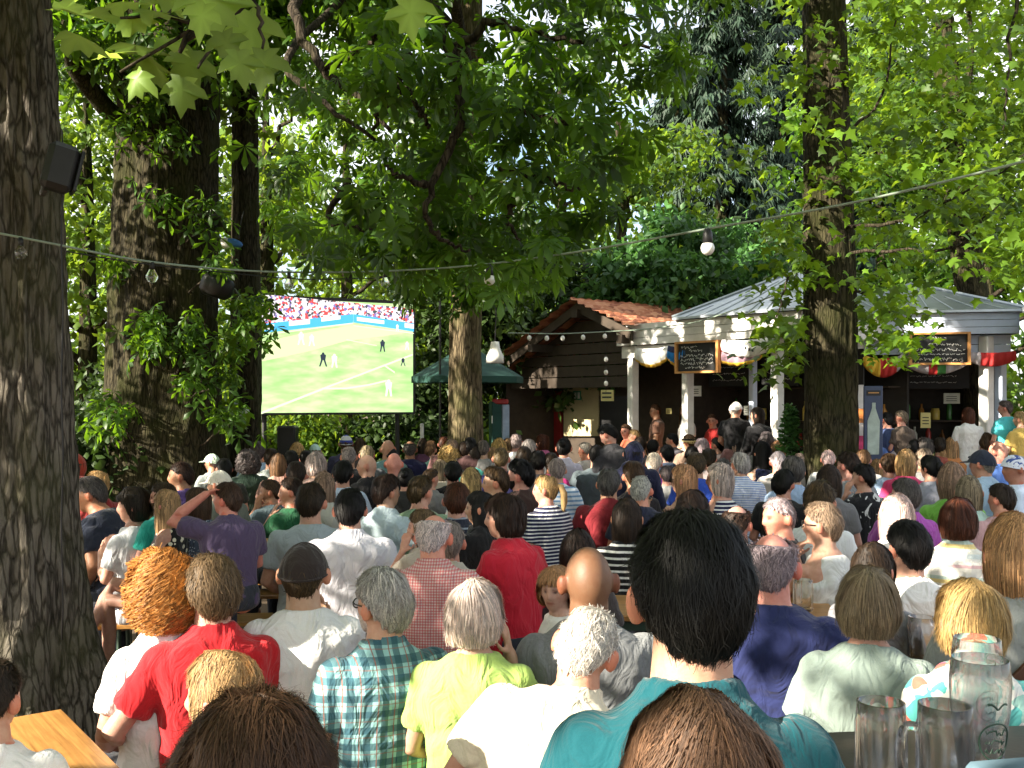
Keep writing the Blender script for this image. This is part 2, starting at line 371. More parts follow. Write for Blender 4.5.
# wanted sun patches, leaves in the sun's way are cut out: (px, py, depth, radius m)
LIT = [(150, 665, 3.45, .34), (165, 600, 3.45, .24), (200, 690, 3.3, .2), (210, 695, 2.4, .26), (130, 730, 3.4, .25), (262, 650, 3.6, .16), (330, 645, 3.6, .08), (450, 735, 3.1, .27), (485, 715, 3.1, .14), (530, 700, 2.75, .34), (590, 640, 2.7, .22), (590, 745, 1.6, .09), (648, 680, 1.6, .06), (635, 640, 1.6, .04), (893, 520, 5.45, .22), (772, 525, 5.5, .14), (537, 490, 7.4, .12), (212, 575, 3.3, .10), (40, 740, 3.1, .33), (80, 735, 3.1, .2), (425, 735, 2.4, .12), (300, 620, 3.0, .10),
       (165, 600, 2.6, .15), (640, 690, 1.45, .06), (660, 650, 1.45, .05), (560, 590, 3.4, .10), (778, 525, 4.1, .14), (525, 485, 5.8, .09), (893, 520, 4.6, .14), (360, 690, 2.8, .10), (345, 540, 4.6, .10),
       (790, 655, 3.7, .08), (800, 700, 3.6, .07), (905, 655, 3.4, .07), (885, 595, 3.4, .05), (960, 640, 2.5, .07), (925, 600, 3.5, .09), (965, 560, 4.2, .15), (815, 570, 4.0, .10), (970, 430, 11.6, .30), (985, 390, 12.5, .45), (770, 400, 12.1, .25), (735, 405, 11.6, .12),
       (735, 402, 11, .12), (690, 330, 13.2, .13), (640, 333, 13.8, .12), (660, 335, 13.5, .08), (715, 322, 12.8, .15), (745, 320, 12.4, .13), (930, 325, 12.7, .25), (660, 352, 13.5, .16), (738, 352, 12.4, .18), (703, 372, 13.0, .09), (770, 312, 12, .15), (625, 353, 13.9, .12), (680, 395, 13, .1), (678, 425, 13, .1), (1010, 480, 6, .2), (1000, 445, 8.5, .25),
       (462, 345, 11.2, .09), (470, 385, 11.2, .08), (455, 312, 11.2, .08), (460, 420, 11.2, .06), (628, 428, 10.5, .12), (584, 446, 9.5, .08), (543, 436, 10, .08), (825, 60, 10.5, .25), (822, 190, 10.5, .18), (826, 235, 10.5, .12), (940, 115, 9, .15),
       (240, 395, 11.5, .2), (80, 400, 5, .05), (10, 110, 5, .1), (640, 315, 14.4, .45), (690, 312, 15, .45), (600, 312, 14.2, .3), (620, 318, 14, .2), (610, 400, 13, .2), (890, 300, 9.5, .4), (925, 300, 10.8, .35)]
LIT += [(265, 170, 17, 1.0), (250, 90, 17, .7), (345, 110, 21, 1.2), (420, 150, 17, .8), (85, 230, 15, .7), (95, 330, 15, .4), (70, 120, 15, .6), (620, 120, 19, 1.0), (560, 60, 23, 1.3), (655, 250, 16.5, .5), (740, 250, 18.5, .5), (600, 20, 19, .8), (880, 120, 8.6, .55), (940, 200, 8.2, .5), (985, 80, 8.5, .6), (800, 290, 8.2, .35), (900, 40, 8.8, .5), (1000, 230, 8.2, .4), (860, 230, 10.2, .45), (780, 200, 10.6, .45), (830, 150, 10.2, .3), (815, 300, 10.3, .2), (930, 60, 10, .5), (1000, 150, 10, .5), (780, 320, 8.1, .15), (480, 90, 7.6, .3), (540, 200, 7.2, .2), (440, 150, 8, .3), (590, 70, 8.4, .35), (400, 200, 8.6, .3), (330, 180, 9, .35), (350, 60, 8.8, .3), (630, 160, 8.2, .25), (500, 250, 8, .2), (560, 130, 8.6, .3), (600, 210, 8.4, .25), (520, 60, 8.8, .25), (640, 90, 8.8, .3), (340, 430, 15, .3), (290, 425, 15, .3), (120, 400, 9.6, .12), (150, 340, 9.6, .1), (150, 60, 2.2, .10), (190, 70, 2.2, .08), (90, 30, 2.2, .06), (960, 60, 14.3, .4)]
LITP = [(at(a, b, c), r) for a, b, c, r in LIT]
def carve(P, v=None, extra=1.0):
    keep = np.ones(len(P), bool)
    for q, r in LITP:
        d = P-q; t = d@SUN; perp = np.linalg.norm(d-np.outer(t, SUN), axis=1)
        keep &= ~((t > .3) & (perp < r*extra+.05))
    return keep
# ------------------------------------------------------------------ ground
g = MB(); nx = 60
gm, gnt, gb = newmat('trodden_ground'); gv = ocoord(gnt)
n1 = noise(gnt, .9, 6, .6, gv); n2 = noise(gnt, 60, 5, .7, gv)
c1 = ramp(gnt, n1, [(.3, (.11, .075, .045)), (.7, (.20, .145, .09))])
gnt.links.new(mix(gnt, .6, c1, ramp(gnt, n2, [(.3, (.45, .45, .45)), (.7, (1, 1, 1))]), 'MULTIPLY'), gb.inputs['Base Color'])
gb.inputs['Roughness'].default_value = .95; bump(gnt, gb, n2, .5, .02)
xs = np.concatenate([np.linspace(-400, -20, 8), np.linspace(-15, 15, 60), np.linspace(20, 400, 8)]); ys = np.concatenate([[-60, -20], np.linspace(-6, 20, 70), np.linspace(24, 600, 10)])
GX, GY = np.meshgrid(xs, ys); GZ = (vnoise(np.stack([GX*.8, GY*.8, GX*0], -1).reshape(-1, 3), 4)*.02).reshape(GX.shape)*(np.abs(GX) < 18)
GV = np.stack([GX, GY, GZ], -1).reshape(-1, 3); nxx = len(xs)
GI, GJ = np.meshgrid(np.arange(len(ys)-1), np.arange(nxx-1), indexing='ij')
GF = np.stack([GI*nxx+GJ, GI*nxx+GJ+1, (GI+1)*nxx+GJ+1, (GI+1)*nxx+GJ], -1).reshape(-1, 4)
ground = obj('ground', npmesh('ground', GV, GF), gm); tag(ground, kind='structure')
# ------------------------------------------------------------------ TREE 1: thick bark at the left edge
rng = np.random.default_rng(11)
T1 = empty('maple_tree', (-2.60, 5.25, 0)); tag(T1, 'thick rough barked tree trunk at the left edge with a black loudspeaker on it', 'tree')
def place(o, root):   # children are modelled in world space, shift them into the root's frame
    o.location = -np.array(root.location); return o
place(obj('trunk', trunk_mesh('trunk', [(-2.62, 5.25, -.05), (-2.62, 5.25, 1.2), (-2.66, 5.25, 3.0), (-2.72, 5.22, 4.6), (-2.75, 5.2, 6.5)], [.34, .30, .285, .27, .22], 200, 420, .030, (.42, .75, 5), 1, 13, 1.8), BARK, T1), T1)
lp = [(-2.72, 5.2, 4.7), (-2.4, 4.2, 4.2), (-1.75, 3.0, 3.4), at(300, -60, 2.35), at(236, 4, 2.25), at(180, 52, 2.2)]
place(limb('limb', lp, .06, .005, BARKD, T1, 22, .008, 3), T1)
for k, (a, b) in enumerate((((236, 4), (120, 72)), ((250, -6), (262, 50)), ((215, 22), (198, 68)), ((290, -50), (395, -10)), ((205, 25), (120, 18)))):
    place(limb('limb', [at(*a, 2.25), at((a[0]+b[0])/2+6, (a[1]+b[1])/2-4, 2.24), at(*b, 2.2)], .006, .003, BARKD, T1, 8, .003, 20+k), T1)
NL = [(150, 10, 48, 100, 70), (118, 4, 44, 80, 80), (75, 36, 50, 108, 82), (128, 44, 54, 100, 86), (105, 52, 42, 70, 88), (200, 12, 40, -160, 45), (190, 58, 46, 200, 35), (182, 88, 40, 185, 30), (138, 80, 34, 215, 40), (250, 20, 60, 175, 30),
      (262, 60, 46, 190, 35), (90, 8, 50, 95, 85), (168, 40, 36, 120, 70), (240, 62, 40, 170, 35), (150, 66, 40, 140, 60), (130, 22, 40, 90, 80), (410, 8, 44, 175, 40), (60, 2, 40, 90, 75), (225, 40, 38, 160, 40), (210, -10, 60, 175, 35), (160, -14, 50, 140, 60)]
V0, F0 = T_MAPLE; VV = []; FF = []; vs = []
for i, (x, y, s, hd, pit) in enumerate(NL):
    d = 2.2+.25*math.sin(i*2.3); a = math.radians(hd)
    R = Rz(a*0)@Ry(0)
    # tip direction in the picture plane: hd clockwise from straight up, lifted out of plane by tilt
    tip = np.array([math.sin(a), 0, math.cos(a)]); til = math.radians(pit-20+10*math.sin(i*5)); out = np.array([0.15*math.sin(i), -1, .2]); out = nrm(out-tip*(out@tip))
    up = nrm(out*math.cos(til)+np.cross(tip, out)*0+np.array([0, 0, 1])*math.sin(til)); up = nrm(up-tip*(up@tip)); sd = np.cross(tip, up)
    VB = V0.copy(); VB[:, 2] += .14*np.sin(V0[:, 0]*5+i)*(.4+abs(math.sin(i*3.1)))-.10*(i % 3)*V0[:, 1]**2; VB[:, 0] *= .85+.3*abs(math.sin(i*7.7))
    M = np.stack([sd, tip, up], 1); VV.append(VB@M.T*(s/F*d*.95)+at(x, y, d)-tip*.02); FF.append(F0+i*len(V0)); b_ = .45+.35*math.sin(i*1.7); vs += [b_+.28]+[b_+.3*(np.hypot(V0[j+1, 0], V0[j+1, 1]-.32)-.42)+.05*math.sin(j*2.9+i) for j in range(len(V0)-1)]
me = npmesh('leaves', np.concatenate(VV), np.concatenate(FF), False); a_ = me.attributes.new('v', 'FLOAT', 'POINT'); a_.data.foreach_set('value', np.array(vs, np.float32))
place(obj('leaves', me, LF_NEAR, T1), T1)
# its unseen crown, widened to shade the tables, holes cut for the sun patches
C = in_ellipsoid(1150, (-4.2, 3.2, 5.2), (7.6, 8.6, 2.5), rng, .5)
C = C[C[:, 2] > 2.75]
P, v = clumps(C, .75, 34, rng, .55)
ok = ~frame_ok(P, 70) & (P[:, 2] > 2.6) & (np.linalg.norm(P-np.array([0, 0, CAMH]), axis=1) > 2.4)
ok &= carve(P); P, v = P[ok], v[ok]
place(obj('crown', leaf_mesh('crown', T_SIMPLE, P, rng.uniform(.13, .21, len(P)), rng, (0, 60), 30, v), LF_RIGHT, T1), T1)
for k, (tx, ty, tz) in enumerate(((-6, 2, 5.5), (-5, 6.5, 6), (-1, 3.5, 5.6), (-4, 0, 5.5), (-2, 8, 6.8))):
    place(limb('limb', [(-2.72, 5.2, 4.4+.2*k), (-2.72+(tx+2.72)*.5, 5.2+(ty-5.2)*.5, 5.3), (tx, ty, tz)], .11, .02, BARKD, T1, 12, .04, 40+k), T1)
def at2(x, y, d): return at(x, y, d*1.165)
# ------------------------------------------------------------------ TREE 2: big old chestnut with leafy shoots
T2 = empty('chestnut_tree', (-4.14, 12.0, 0)); tag(T2, 'massive old dark tree trunk overgrown with leafy shoots left of the screen', 'tree')
place(obj('trunk', trunk_mesh('trunk', [(-4.14, 12.0, -.05), (-4.17, 12.0, 1.2), (-4.15, 12.0, 2.4), (-4.10, 12.0, 4.0), (-4.08, 12.0, 7)], [.74, .68, .63, .60, .56], 150, 260, .045, (.8, .30, 4), 2, 15, 1.4), BARK2, T2), T2)
sh = [(at2(rng.uniform(112, 240), rng.uniform(60, 455), rng.uniform(9.45, 9.8))) for _ in range(7)]+[at2(115, 405, 9.6), at2(120, 420, 9.5), at2(140, 60, 9.6), at2(150, 110, 9.6), at2(175, 140, 9.5), at2(205, 210, 9.5), at2(215, 260, 9.5), at2(150, 340, 9.5), at2(200, 330, 9.5), at2(225, 370, 9.6), at2(230, 420, 9.6), at2(245, 330, 9.7), at2(250, 300, 9.8)]
P, v = clumps(np.array(sh), .24, 20, rng, .9)
place(obj('shoots', leaf_mesh('shoots', T_CHEST5, P, rng.uniform(.12, .21, len(P)), rng, (15, 70), 25, v), LF_CHEST, T2), T2)
m = MB()
for k in range(18):
    p = sh[k]; m.tube(limb_path([(-4.14+(p[0]+4.14)*.4, 11.6, p[2]-.35), (p[0], p[1]+.05, p[2]-.1), p+np.array([.12*math.sin(k), -.05, .12])], 7, .02, k), np.linspace(.014, .005, 7), seg=5)
place(m.build('twigs', BARKD, T2, True), T2)
place(limb('limb', [(-4.1, 11.9, 4.6), at2(90, 95, 9.6), at2(70, 50, 9.2), at2(60, -60, 8.8)], .13, .06, BARK2, T2, 12, .02, 5), T2)
C = in_ellipsoid(230, (-4.0, 11.6, 7.4), (3.2, 2.6, 1.9), rng); P, v = clumps(C, .6, 26, rng)
P2, v2 = clumps(np.array([at2(rng.uniform(60, 290), rng.uniform(-30, 70), rng.uniform(8.5, 10.5)) for _ in range(50)]), .4, 22, rng)
P = np.concatenate([P, P2]); v = np.concatenate([v, v2]); ok = carve(P); P, v = P[ok], v[ok]
place(obj('crown', leaf_mesh('crown', T_CHEST5, P, rng.uniform(.16, .26, len(P)), rng, (10, 60), 25, v), LF_CHEST, T2), T2)
# ------------------------------------------------------------------ TREE 3: slim trunk behind the left edge of the screen
T3 = empty('slim_tree', (-3.44, 13.0, 0)); tag(T3, 'slim leaning grey trunk just left of the big screen', 'tree')
place(obj('trunk', trunk_mesh('trunk', [(-3.52, 13.0, -.05), (-3.46, 13.0, 1.6), (-3.45, 13.0, 3), (-3.5, 13, 7)], [.24, .20, .19, .15], 70, 160, .018, (.4, .3, 4), 4, 9, 2), BARK2, T3), T3)
C = in_ellipsoid(120, (-3.3, 12.5, 7.2), (2.2, 2, 2), rng); P, v = clumps(C, .5, 40, rng); ok = carve(P); P, v = P[ok], v[ok]
P2, v2 = clumps(np.array([at(rng.uniform(225, 265), rng.uniform(280, 430), 12.0) for _ in range(9)]), .2, 22, rng); P = np.concatenate([P, P2]); v = np.concatenate([v, v2])
place(obj('crown', leaf_mesh('crown', T_MAPLES, P, rng.uniform(.1, .17, len(P)), rng, (10, 60), 25, v), LF_BACK, T3), T3)
# ------------------------------------------------------------------ TREE 4: sunlit trunk right of the screen, its big chestnut boughs hang over the middle
T4 = empty('chestnut_tree', (-.52, 11.4, 0)); tag(T4, 'chestnut tree with sun flecked trunk right of the big screen and boughs hanging over it', 'tree')
place(obj('trunk', trunk_mesh('trunk', [(-.53, 11.4, -.05), (-.53, 11.4, 1.2), (-.54, 11.4, 2.4), (-.50, 11.4, 4.2), (-.48, 11.4, 6.8)], [.24, .20, .185, .17, .14], 110, 260, .014, (.35, .3, 4), 6, 9, 1.6), BARK3, T4), T4)
LIMBS = [([(415, -40, 7.6), (445, 40, 7.4), (463, 90, 7.3), (455, 140, 7.2), (430, 185, 7.1), (425, 215, 7.0)], .034, .008), ([(284, -10, 8.2), (312, 50, 8.0), (325, 75, 7.9), (360, 95, 7.8), (390, 130, 7.7)], .030, .007), ([(409, 55, 7.6), (398, 85, 7.5), (372, 130, 7.4)], .018, .006),
         ([(398, 85, 7.5), (420, 110, 7.4), (428, 128, 7.3)], .012, .005), ([(278, 55, 8.5), (300, 90, 8.3), (330, 110, 8.1), (375, 140, 7.9)], .022, .007), ([(325, 70, 7.9), (367, 45, 7.7), (380, 30, 7.6)], .012, .005), ([(349, 180, 8.0), (325, 215, 7.8), (345, 228, 7.8), (372, 230, 7.8)], .014, .004),
         ([(430, 185, 7.1), (405, 178, 7.0), (385, 166, 7.0)], .012, .004), ([(450, 50, 7.4), (490, 20, 7.3), (560, 40, 7.3), (650, 48, 7.2)], .018, .005), ([(512, 110, 7.4), (560, 122, 7.3), (590, 130, 7.2)], .010, .004), ([(500, 170, 7.4), (540, 178, 7.3), (580, 190, 7.2)], .012, .004), ([(425, 215, 7.0), (440, 240, 7.0), (470, 250, 7.0)], .010, .004), ([(520, 190, 7.2), (506, 220, 7.2), (520, 240, 7.2)], .01, .004)]
for k, (pp, r0, r1) in enumerate(LIMBS):
    pts = [at(q[0], q[1], q[2]-.9) for q in pp]
    if k in (0, 1, 4): pts = [np.array([-.5, 11.3, 5.6+.2*k]), (np.array([-.5, 11.3, 5.8+.2*k])+pts[0])/2+np.array([0, 0, .5])]+pts
    place(limb('limb', pts, r0*1.9, r1*2.0, BARKD, T4, 22, .014, 60+k), T4)
def ylow(x): return np.interp(x, [240, 270, 330, 400, 440, 520, 560, 600, 640, 670, 700], [150, 235, 262, 278, 296, 296, 270, 240, 190, 120, 60])
CC = []
while len(CC) < 185:
    x = rng.uniform(235, 700); y = rng.uniform(-200, 300)
    if y > ylow(x)-12: continue
    if x < 300 and 0 < y < 140 and rng.random() < .85: continue
    if rng.random() < .25 and y < 60 and x < 400: continue
    CC.append(at(x, y, rng.uniform(7.5, 10.2) if rng.random() < .8 else rng.uniform(5.8, 7.2)))
P, v = clumps(np.array(CC), .38, 14, rng, .45)
px, py = pxof(P); ok = (py < ylow(px)+6) & carve(P, extra=.6); P, v = P[ok], v[ok]
P2, v2 = clumps(np.array([at(x, y, 9.8) for x, y in ((445, 270), (470, 285), (500, 280), (515, 265), (530, 290), (455, 295), (425, 285), (408, 290))]), .25, 16, rng)
P = np.concatenate([P, P2]); v = np.concatenate([v, v2])
P3, v3 = clumps(np.array([at(rng.uniform(330, 670), y_, rng.uniform(6.0, 7.2)) for y_ in rng.uniform(20, 270, 40)]), .30, 8, rng, .35); px, py = pxof(P3); k3 = py < ylow(px)-4; P3, v3 = P3[k3], v3[k3]
P = np.concatenate([P, P3]); v = np.concatenate([v, v3])
place(obj('crown', leaf_mesh('crown', T_CHEST, P, np.concatenate([rng.uniform(.10, .185, len(P)-len(P3)), rng.uniform(.15, .22, len(P3))]), rng, (10, 70), 22, v), LF_CHEST, T4), T4)
C = in_ellipsoid(260, (-.6, 8.6, 6.6), (4.2, 4.2, 1.7), rng); P, v = clumps(C, .6, 22, rng); ok = ~frame_ok(P, 0) & carve(P); P, v = P[ok], v[ok]
place(obj('upper_crown', leaf_mesh('upper_crown', T_CHEST5, P, rng.uniform(.16, .24, len(P)), rng, (10, 60), 22, v), LF_CHEST, T4), T4)
def at5(x, y, d): return at(x, y, d*1.263)
# ------------------------------------------------------------------ TREE 5: trunk in front of the stalls with sunny maple foliage
T5 = empty('maple_tree', (3.435, 10.8, 0)); tag(T5, 'upright mossy trunk with sunlit lobed leaves in front of the food stalls', 'tree')
place(obj('trunk', trunk_mesh('trunk', [(3.435, 10.8, -.05), (3.435, 10.8, 1.2), (3.42, 10.8, 2.8), (3.39, 10.8, 4.8), (3.36, 10.8, 7.8)], [.34, .28, .27, .24, .2], 130, 300, .02, (.4, .3, 4), 8, 11, 1.6), BARK2, T5), T5)
CC = []
def ylow5(x): return np.interp(x, [735, 765, 775, 800, 815, 850, 870, 905, 925, 960, 1000, 1040], [120, 300, 320, 345, 285, 262, 320, 345, 275, 262, 285, 295])
while len(CC) < 165:
    x = rng.uniform(742, 1060); y = rng.uniform(-190, 345)
    if y > ylow5(x)-8: continue
    if x < 800 and 10 < y < 150 and rng.random() < .8: continue
    if 800 < x < 862 and rng.random() < .5 and y > 0: continue
    CC.append(at5(x, y, rng.uniform(6.6, 9.9)))
CC += [at5(x, y, rng.uniform(8.0, 8.6)) for x, y in ((785, 300), (778, 325), (792, 345), (800, 365), (780, 362), (805, 330), (865, 330), (880, 345), (895, 335), (905, 345), (850, 300), (870, 310), (800, 295), (835, 275), (815, 265), (845, 255), (790, 270))]
P, v = clumps(np.array(CC), .34, 40, rng, .6); px, py = pxof(P)
ok = ((px > 860) | (px < 805) | (P[:, 1] < 10.9)) & (P[:, 1] > 6.5) & carve(P, extra=.5) & ~((px > 806) & (px < 858) & (py > 285)); P, v = P[ok], v[ok]
place(obj('crown', leaf_mesh('crown', T_MAPLES, P, rng.uniform(.075, .135, len(P)), rng, (10, 65), 28, v), LF_RIGHT, T5), T5)
for k, pp in enumerate(([(3.41, 10.75, .4+4.2), at5(880, 110, 8.4), at5(905, -20, 8.3)], [(3.41, 10.75, .4+3.3), at5(905, 225, 8.0), at5(990, 180, 7.7), at5(1030, 150, 7.5)], [(3.41, 10.75, .4+3.0), at5(960, 250, 8.0), at5(1005, 195, 7.8)], [(3.41, 10.75, .4+2.75), at5(790, 270, 8.3), at5(775, 320, 8.2)], [(3.41, 10.75, .4+2.7), at5(880, 300, 8.3), at5(905, 335, 8.2)], [at5(1020, -30, 7.6), at5(1010, 60, 7.6), at5(1003, 130, 7.6)])):
    place(limb('limb', pp, .022, .006, BARKD, T5, 14, .015, 90+k), T5)
# second trunk behind it on the right
T6 = empty('maple_tree', (6.6, 14.6, 0)); tag(T6, 'forked tree with a dark trunk showing through the sunny leaves at upper right', 'tree')
place(obj('trunk', trunk_mesh('trunk', [(6.9, 14.6, -.05), (6.7, 14.6, 3.4), (6.45, 14.6, 5.4), (6.3, 14.6, 7.4)], [.26, .22, .2, .15], 50, 120, .02, (.3, .3, 4), 9, 9, 1.6), BARK2, T6), T6)
C = np.concatenate([in_ellipsoid(70, (6.4, 14.6, 7.0), (2.6, 2.0, 2.4), rng), np.array([at(rng.uniform(870, 1060), rng.uniform(-40, 250), rng.uniform(13, 15.5)) for _ in range(55)])])
P, v = clumps(C, .5, 40, rng); ok = carve(P); P, v = P[ok], v[ok]
place(obj('crown', leaf_mesh('crown', T_MAPLES, P, rng.uniform(.11, .17, len(P)), rng, (10, 60), 28, v), LF_BACK, T6), T6)
place(limb('limb', [(6.5, 14.5, 5.0), at(960, 120, 14.3), at(972, 80, 14.2), at(968, -20, 14)], .1, .03, BARK2, T6, 12, .02, 7), T6)
# ------------------------------------------------------------------ woodland behind
def far_tree(name, px, d, h, cr, label, mat=LF_BACK, tpl=T_SIMPLE, n=70, per=70, size=(.11, .2), tr=.16, zc=None, group='woodland trees behind the beer garden', crad=.55, low=None):
    x, y, _ = at(px, 400, d); r = np.random.default_rng(int(px*7+d*13) % 100000)
    root = empty(name, (x, y, 0)); tag(root, label, 'tree', group)
    obj('trunk', trunk_mesh('trunk', [(0, 0, -.05), (.05, 0, h*.4), (0, .05, h*.85)], [tr, tr*.8, tr*.3], 28, 60, .02, (.4, .3, 4), int(px) % 50, 9, 1.4), BARK2, root)
    zc = h*.62 if zc is None else zc
    C = in_ellipsoid(n, (0, 0, zc), (cr, cr, h-zc), r, .4)
    C[:, 2] = np.maximum(C[:, 2], .4)
    m = MB()
    for k in range(10):
        q = C[k*3 % len(C)]; z0 = min(h*.75, max(.8, q[2]-.8)); m.tube(limb_path([(0, 0, z0), (q[0]*.5, q[1]*.5, (z0+q[2])/2+.2), q], 7, .04, k), np.linspace(tr*.35, .015, 7), seg=5)
    m.build('limbs', BARKD, root, True)
    P, v = clumps(C, crad*.82, int(per*1.5), r, .5); Pw = P+np.array([x, y, 0]); ok = carve(Pw, extra=.7) & (P[:, 2] > .05); P, v = P[ok], v[ok]
    obj('crown', leaf_mesh('crown', tpl, P, r.uniform(size[0], size[1], len(P)), r, (0, 70), 35, v), mat, root); return root
def conifer(px, d, h, br, label, n=34, mat=LF_CONIF):
    x, y, _ = at(px, 400, d); r = np.random.default_rng(int(px*3+d)); root = empty('spruce_tree', (x, y, 0)); tag(root, label, 'tree', 'dark spruces at the back')
    obj('trunk', trunk_mesh('trunk', [(0, 0, -.05), (0, 0, h*.5), (0, 0, h)], [.28, .2, .04], 24, 60, .02, None, 3, 9, 1.4), BARK2, root)
    pos = []; hd = []; m = MB()
    for k in range(n):
        z = h*(.12+.86*k/n); L = br*(1-.72*k/n)*r.uniform(.7, 1.1); nb = 7
        for j in range(nb):
            a = r.uniform(0, 2*math.pi); dr = np.array([math.cos(a), math.sin(a), 0]); tip = dr*L+np.array([0, 0, z-.35*L]); root_ = np.array([0, 0, z])
            if k % 2 == 0: m.tube([root_, (root_+tip)/2+np.array([0, 0, .1*L]), tip], [.04, .03, .01], seg=4)
            t = r.uniform(.15, 1, 46); pos.append(root_+np.outer(t, tip-root_)+np.outer(np.sin(t*3.1)*.1*L, [0, 0, 1])+r.normal(0, .14, (46, 3))); hd.append(np.full(46, a-math.pi/2)+r.normal(0, .7, 46))
    m.build('boughs', BARKD, root, True); P = np.concatenate(pos); H = np.concatenate(hd)
    obj('crown', leaf_mesh('crown', T_NEEDLE, P, r.uniform(.22, .5, len(P)), r, (15, 75), 20, None, H), mat, root); return root
far_tree('woodland_tree', 85, 15, 7.5, 2.0, 'leafy tree glowing green between the two thick left trunks', n=68, per=72)
far_tree('woodland_tree', 40, 21, 10, 3.0, 'tall green tree behind the left edge trunk', n=68, per=64)
far_tree('woodland_tree', 150, 23, 12, 3.0, 'tall green tree behind the massive overgrown trunk', n=68, per=64)
far_tree('woodland_tree', 265, 17, 8.5, 2.1, 'bright sunlit tree above the left half of the screen', n=46, per=60)
far_tree('woodland_tree', 345, 22, 10, 2.8, 'broad sunlit tree above the centre of the screen', n=62, per=60, size=(.13, .23))
far_tree('woodland_tree', 430, 17.5, 7.5, 1.7, 'slender bright tree above the right edge of the screen', n=49, per=60)
far_tree('woodland_tree', 560, 24, 13, 3.0, 'tall broadleaf tree rising above the brown hut', n=62, per=64, size=(.13, .23))
far_tree('woodland_tree', 620, 19, 8.6, 1.9, 'medium sunlit tree behind the tiled roof', n=49, per=60)
far_tree('woodland_tree', 510, 17.5, 5.0, 1.8, 'low leafy tree behind the slope of the brown hut', n=90, per=80, mat=LF_DARK)
far_tree('woodland_tree', 655, 17, 5.1, 1.5, 'rounded cool green bushy tree right above the tiled roof', mat=LF_COOL, n=90, per=80, zc=3.2, crad=.45)
far_tree('woodland_tree', 735, 19, 5.4, 1.6, 'rounded cool green bushy tree below the white roofed stall peak', mat=LF_COOL, n=80, per=80, zc=3.4, crad=.45)
far_tree('woodland_tree', 700, 26, 6.5, 2.4, 'blue green tree deep behind the food stalls', mat=LF_COOL, n=90, per=70, zc=4)
far_tree('woodland_tree', 880, 20, 9, 2.6, 'leafy tree behind the roof of the right stall', mat=LF_CHEST, n=68, per=60, size=(.13, .22))  # darker leaf colour stands in for deep shade behind the maple
far_tree('woodland_tree', 985, 18, 8, 2.4, 'leafy tree at the far right behind the stalls', mat=LF_CHEST, n=68, per=60, size=(.13, .22))  # dark leaves here too, shade put into the colour
conifer(722, 30, 17, 2.5, 'tall dark spruce with sky on both sides above the stalls', 28)
conifer(782, 33, 17, 2.6, 'dark spruce just left of the upright mossy trunk', 22)
conifer(676, 36, 16, 2.4, 'dark spruce half hidden behind the hanging chestnut boughs', 20)
conifer(880, 34, 19, 2.6, 'dark spruce behind the sunny maple at upper right', 34)
# undergrowth shrubs
def shrub(px, d, w_, h, label, mat=LF_DARK, n=40, per=60, size=(.09, .16), tpl=T_SIMPLE):
    x, y, _ = at(px, 400, d); r = np.random.default_rng(int(px*5+d*3)); root = empty('shrub', (x, y, 0)); tag(root, label, 'shrub', 'shrubs at the edge of the wood')
    C = in_ellipsoid(n, (0, 0, h*.5), (w_, w_*.6, h*.5), r, .4); C[:, 2] = np.maximum(C[:, 2], .12)
    m = MB()
    for k in range(12):
        q = C[k]; m.tube(limb_path([(q[0]*.15, q[1]*.15, 0), (q[0]*.5, q[1]*.5, q[2]*.6), q], 6, .03, k), np.linspace(.022, .006, 6), seg=5)
    m.build('stems', BARKD, root, True); P, v = clumps(C, .3, per, r, .7); P = P[P[:, 2] > .02]; 
    obj('foliage', leaf_mesh('foliage', tpl, P, r.uniform(size[0], size[1], len(P)), r, (0, 70), 35), mat, root)
shrub(70, 11.5, .8, 1.75, 'dark shrub between the left edge trunk and the overgrown trunk', n=60)
shrub(105, 13.5, 1.2, 2.4, 'shadowy undergrowth bush behind the overgrown trunk', n=70)
shrub(290, 15, .9, 1.75, 'yellow green shrub below the left half of the screen', LF_BACK, n=60)
shrub(340, 15.3, .9, 1.7, 'twiggy shrub below the middle of the screen', LF_BACK, n=40, per=40)
shrub(395, 15.4, .9, 1.7, 'dark shrub below the right half of the screen', LF_DARK, n=60)
shrub(430, 16.5, 1.0, 2.6, 'tall dark shrub between the screen and the sun flecked trunk', LF_DARK, n=90)
shrub(488, 14.5, .25, 1.6, 'narrow sunlit shrub beside the green parasol post', LF_BACK, n=24)
# a far wood that reads as one mass
rw = np.random.default_rng(5); Cw = np.stack([rw.uniform(-34, 34, 560), rw.uniform(38, 50, 560), rw.uniform(0, 1, 560)**1.2*9.0], 1)
Pw, vw = clumps(Cw, 1.5, 60, rw, .7)
fw = obj('woods', leaf_mesh('woods', T_SIMPLE, Pw, rw.uniform(.35, .6, len(Pw)), rw, (0, 70), 35, vw), LF_BACK); tag(fw, 'far wood closing the view behind the trees', 'woods', kind='stuff')
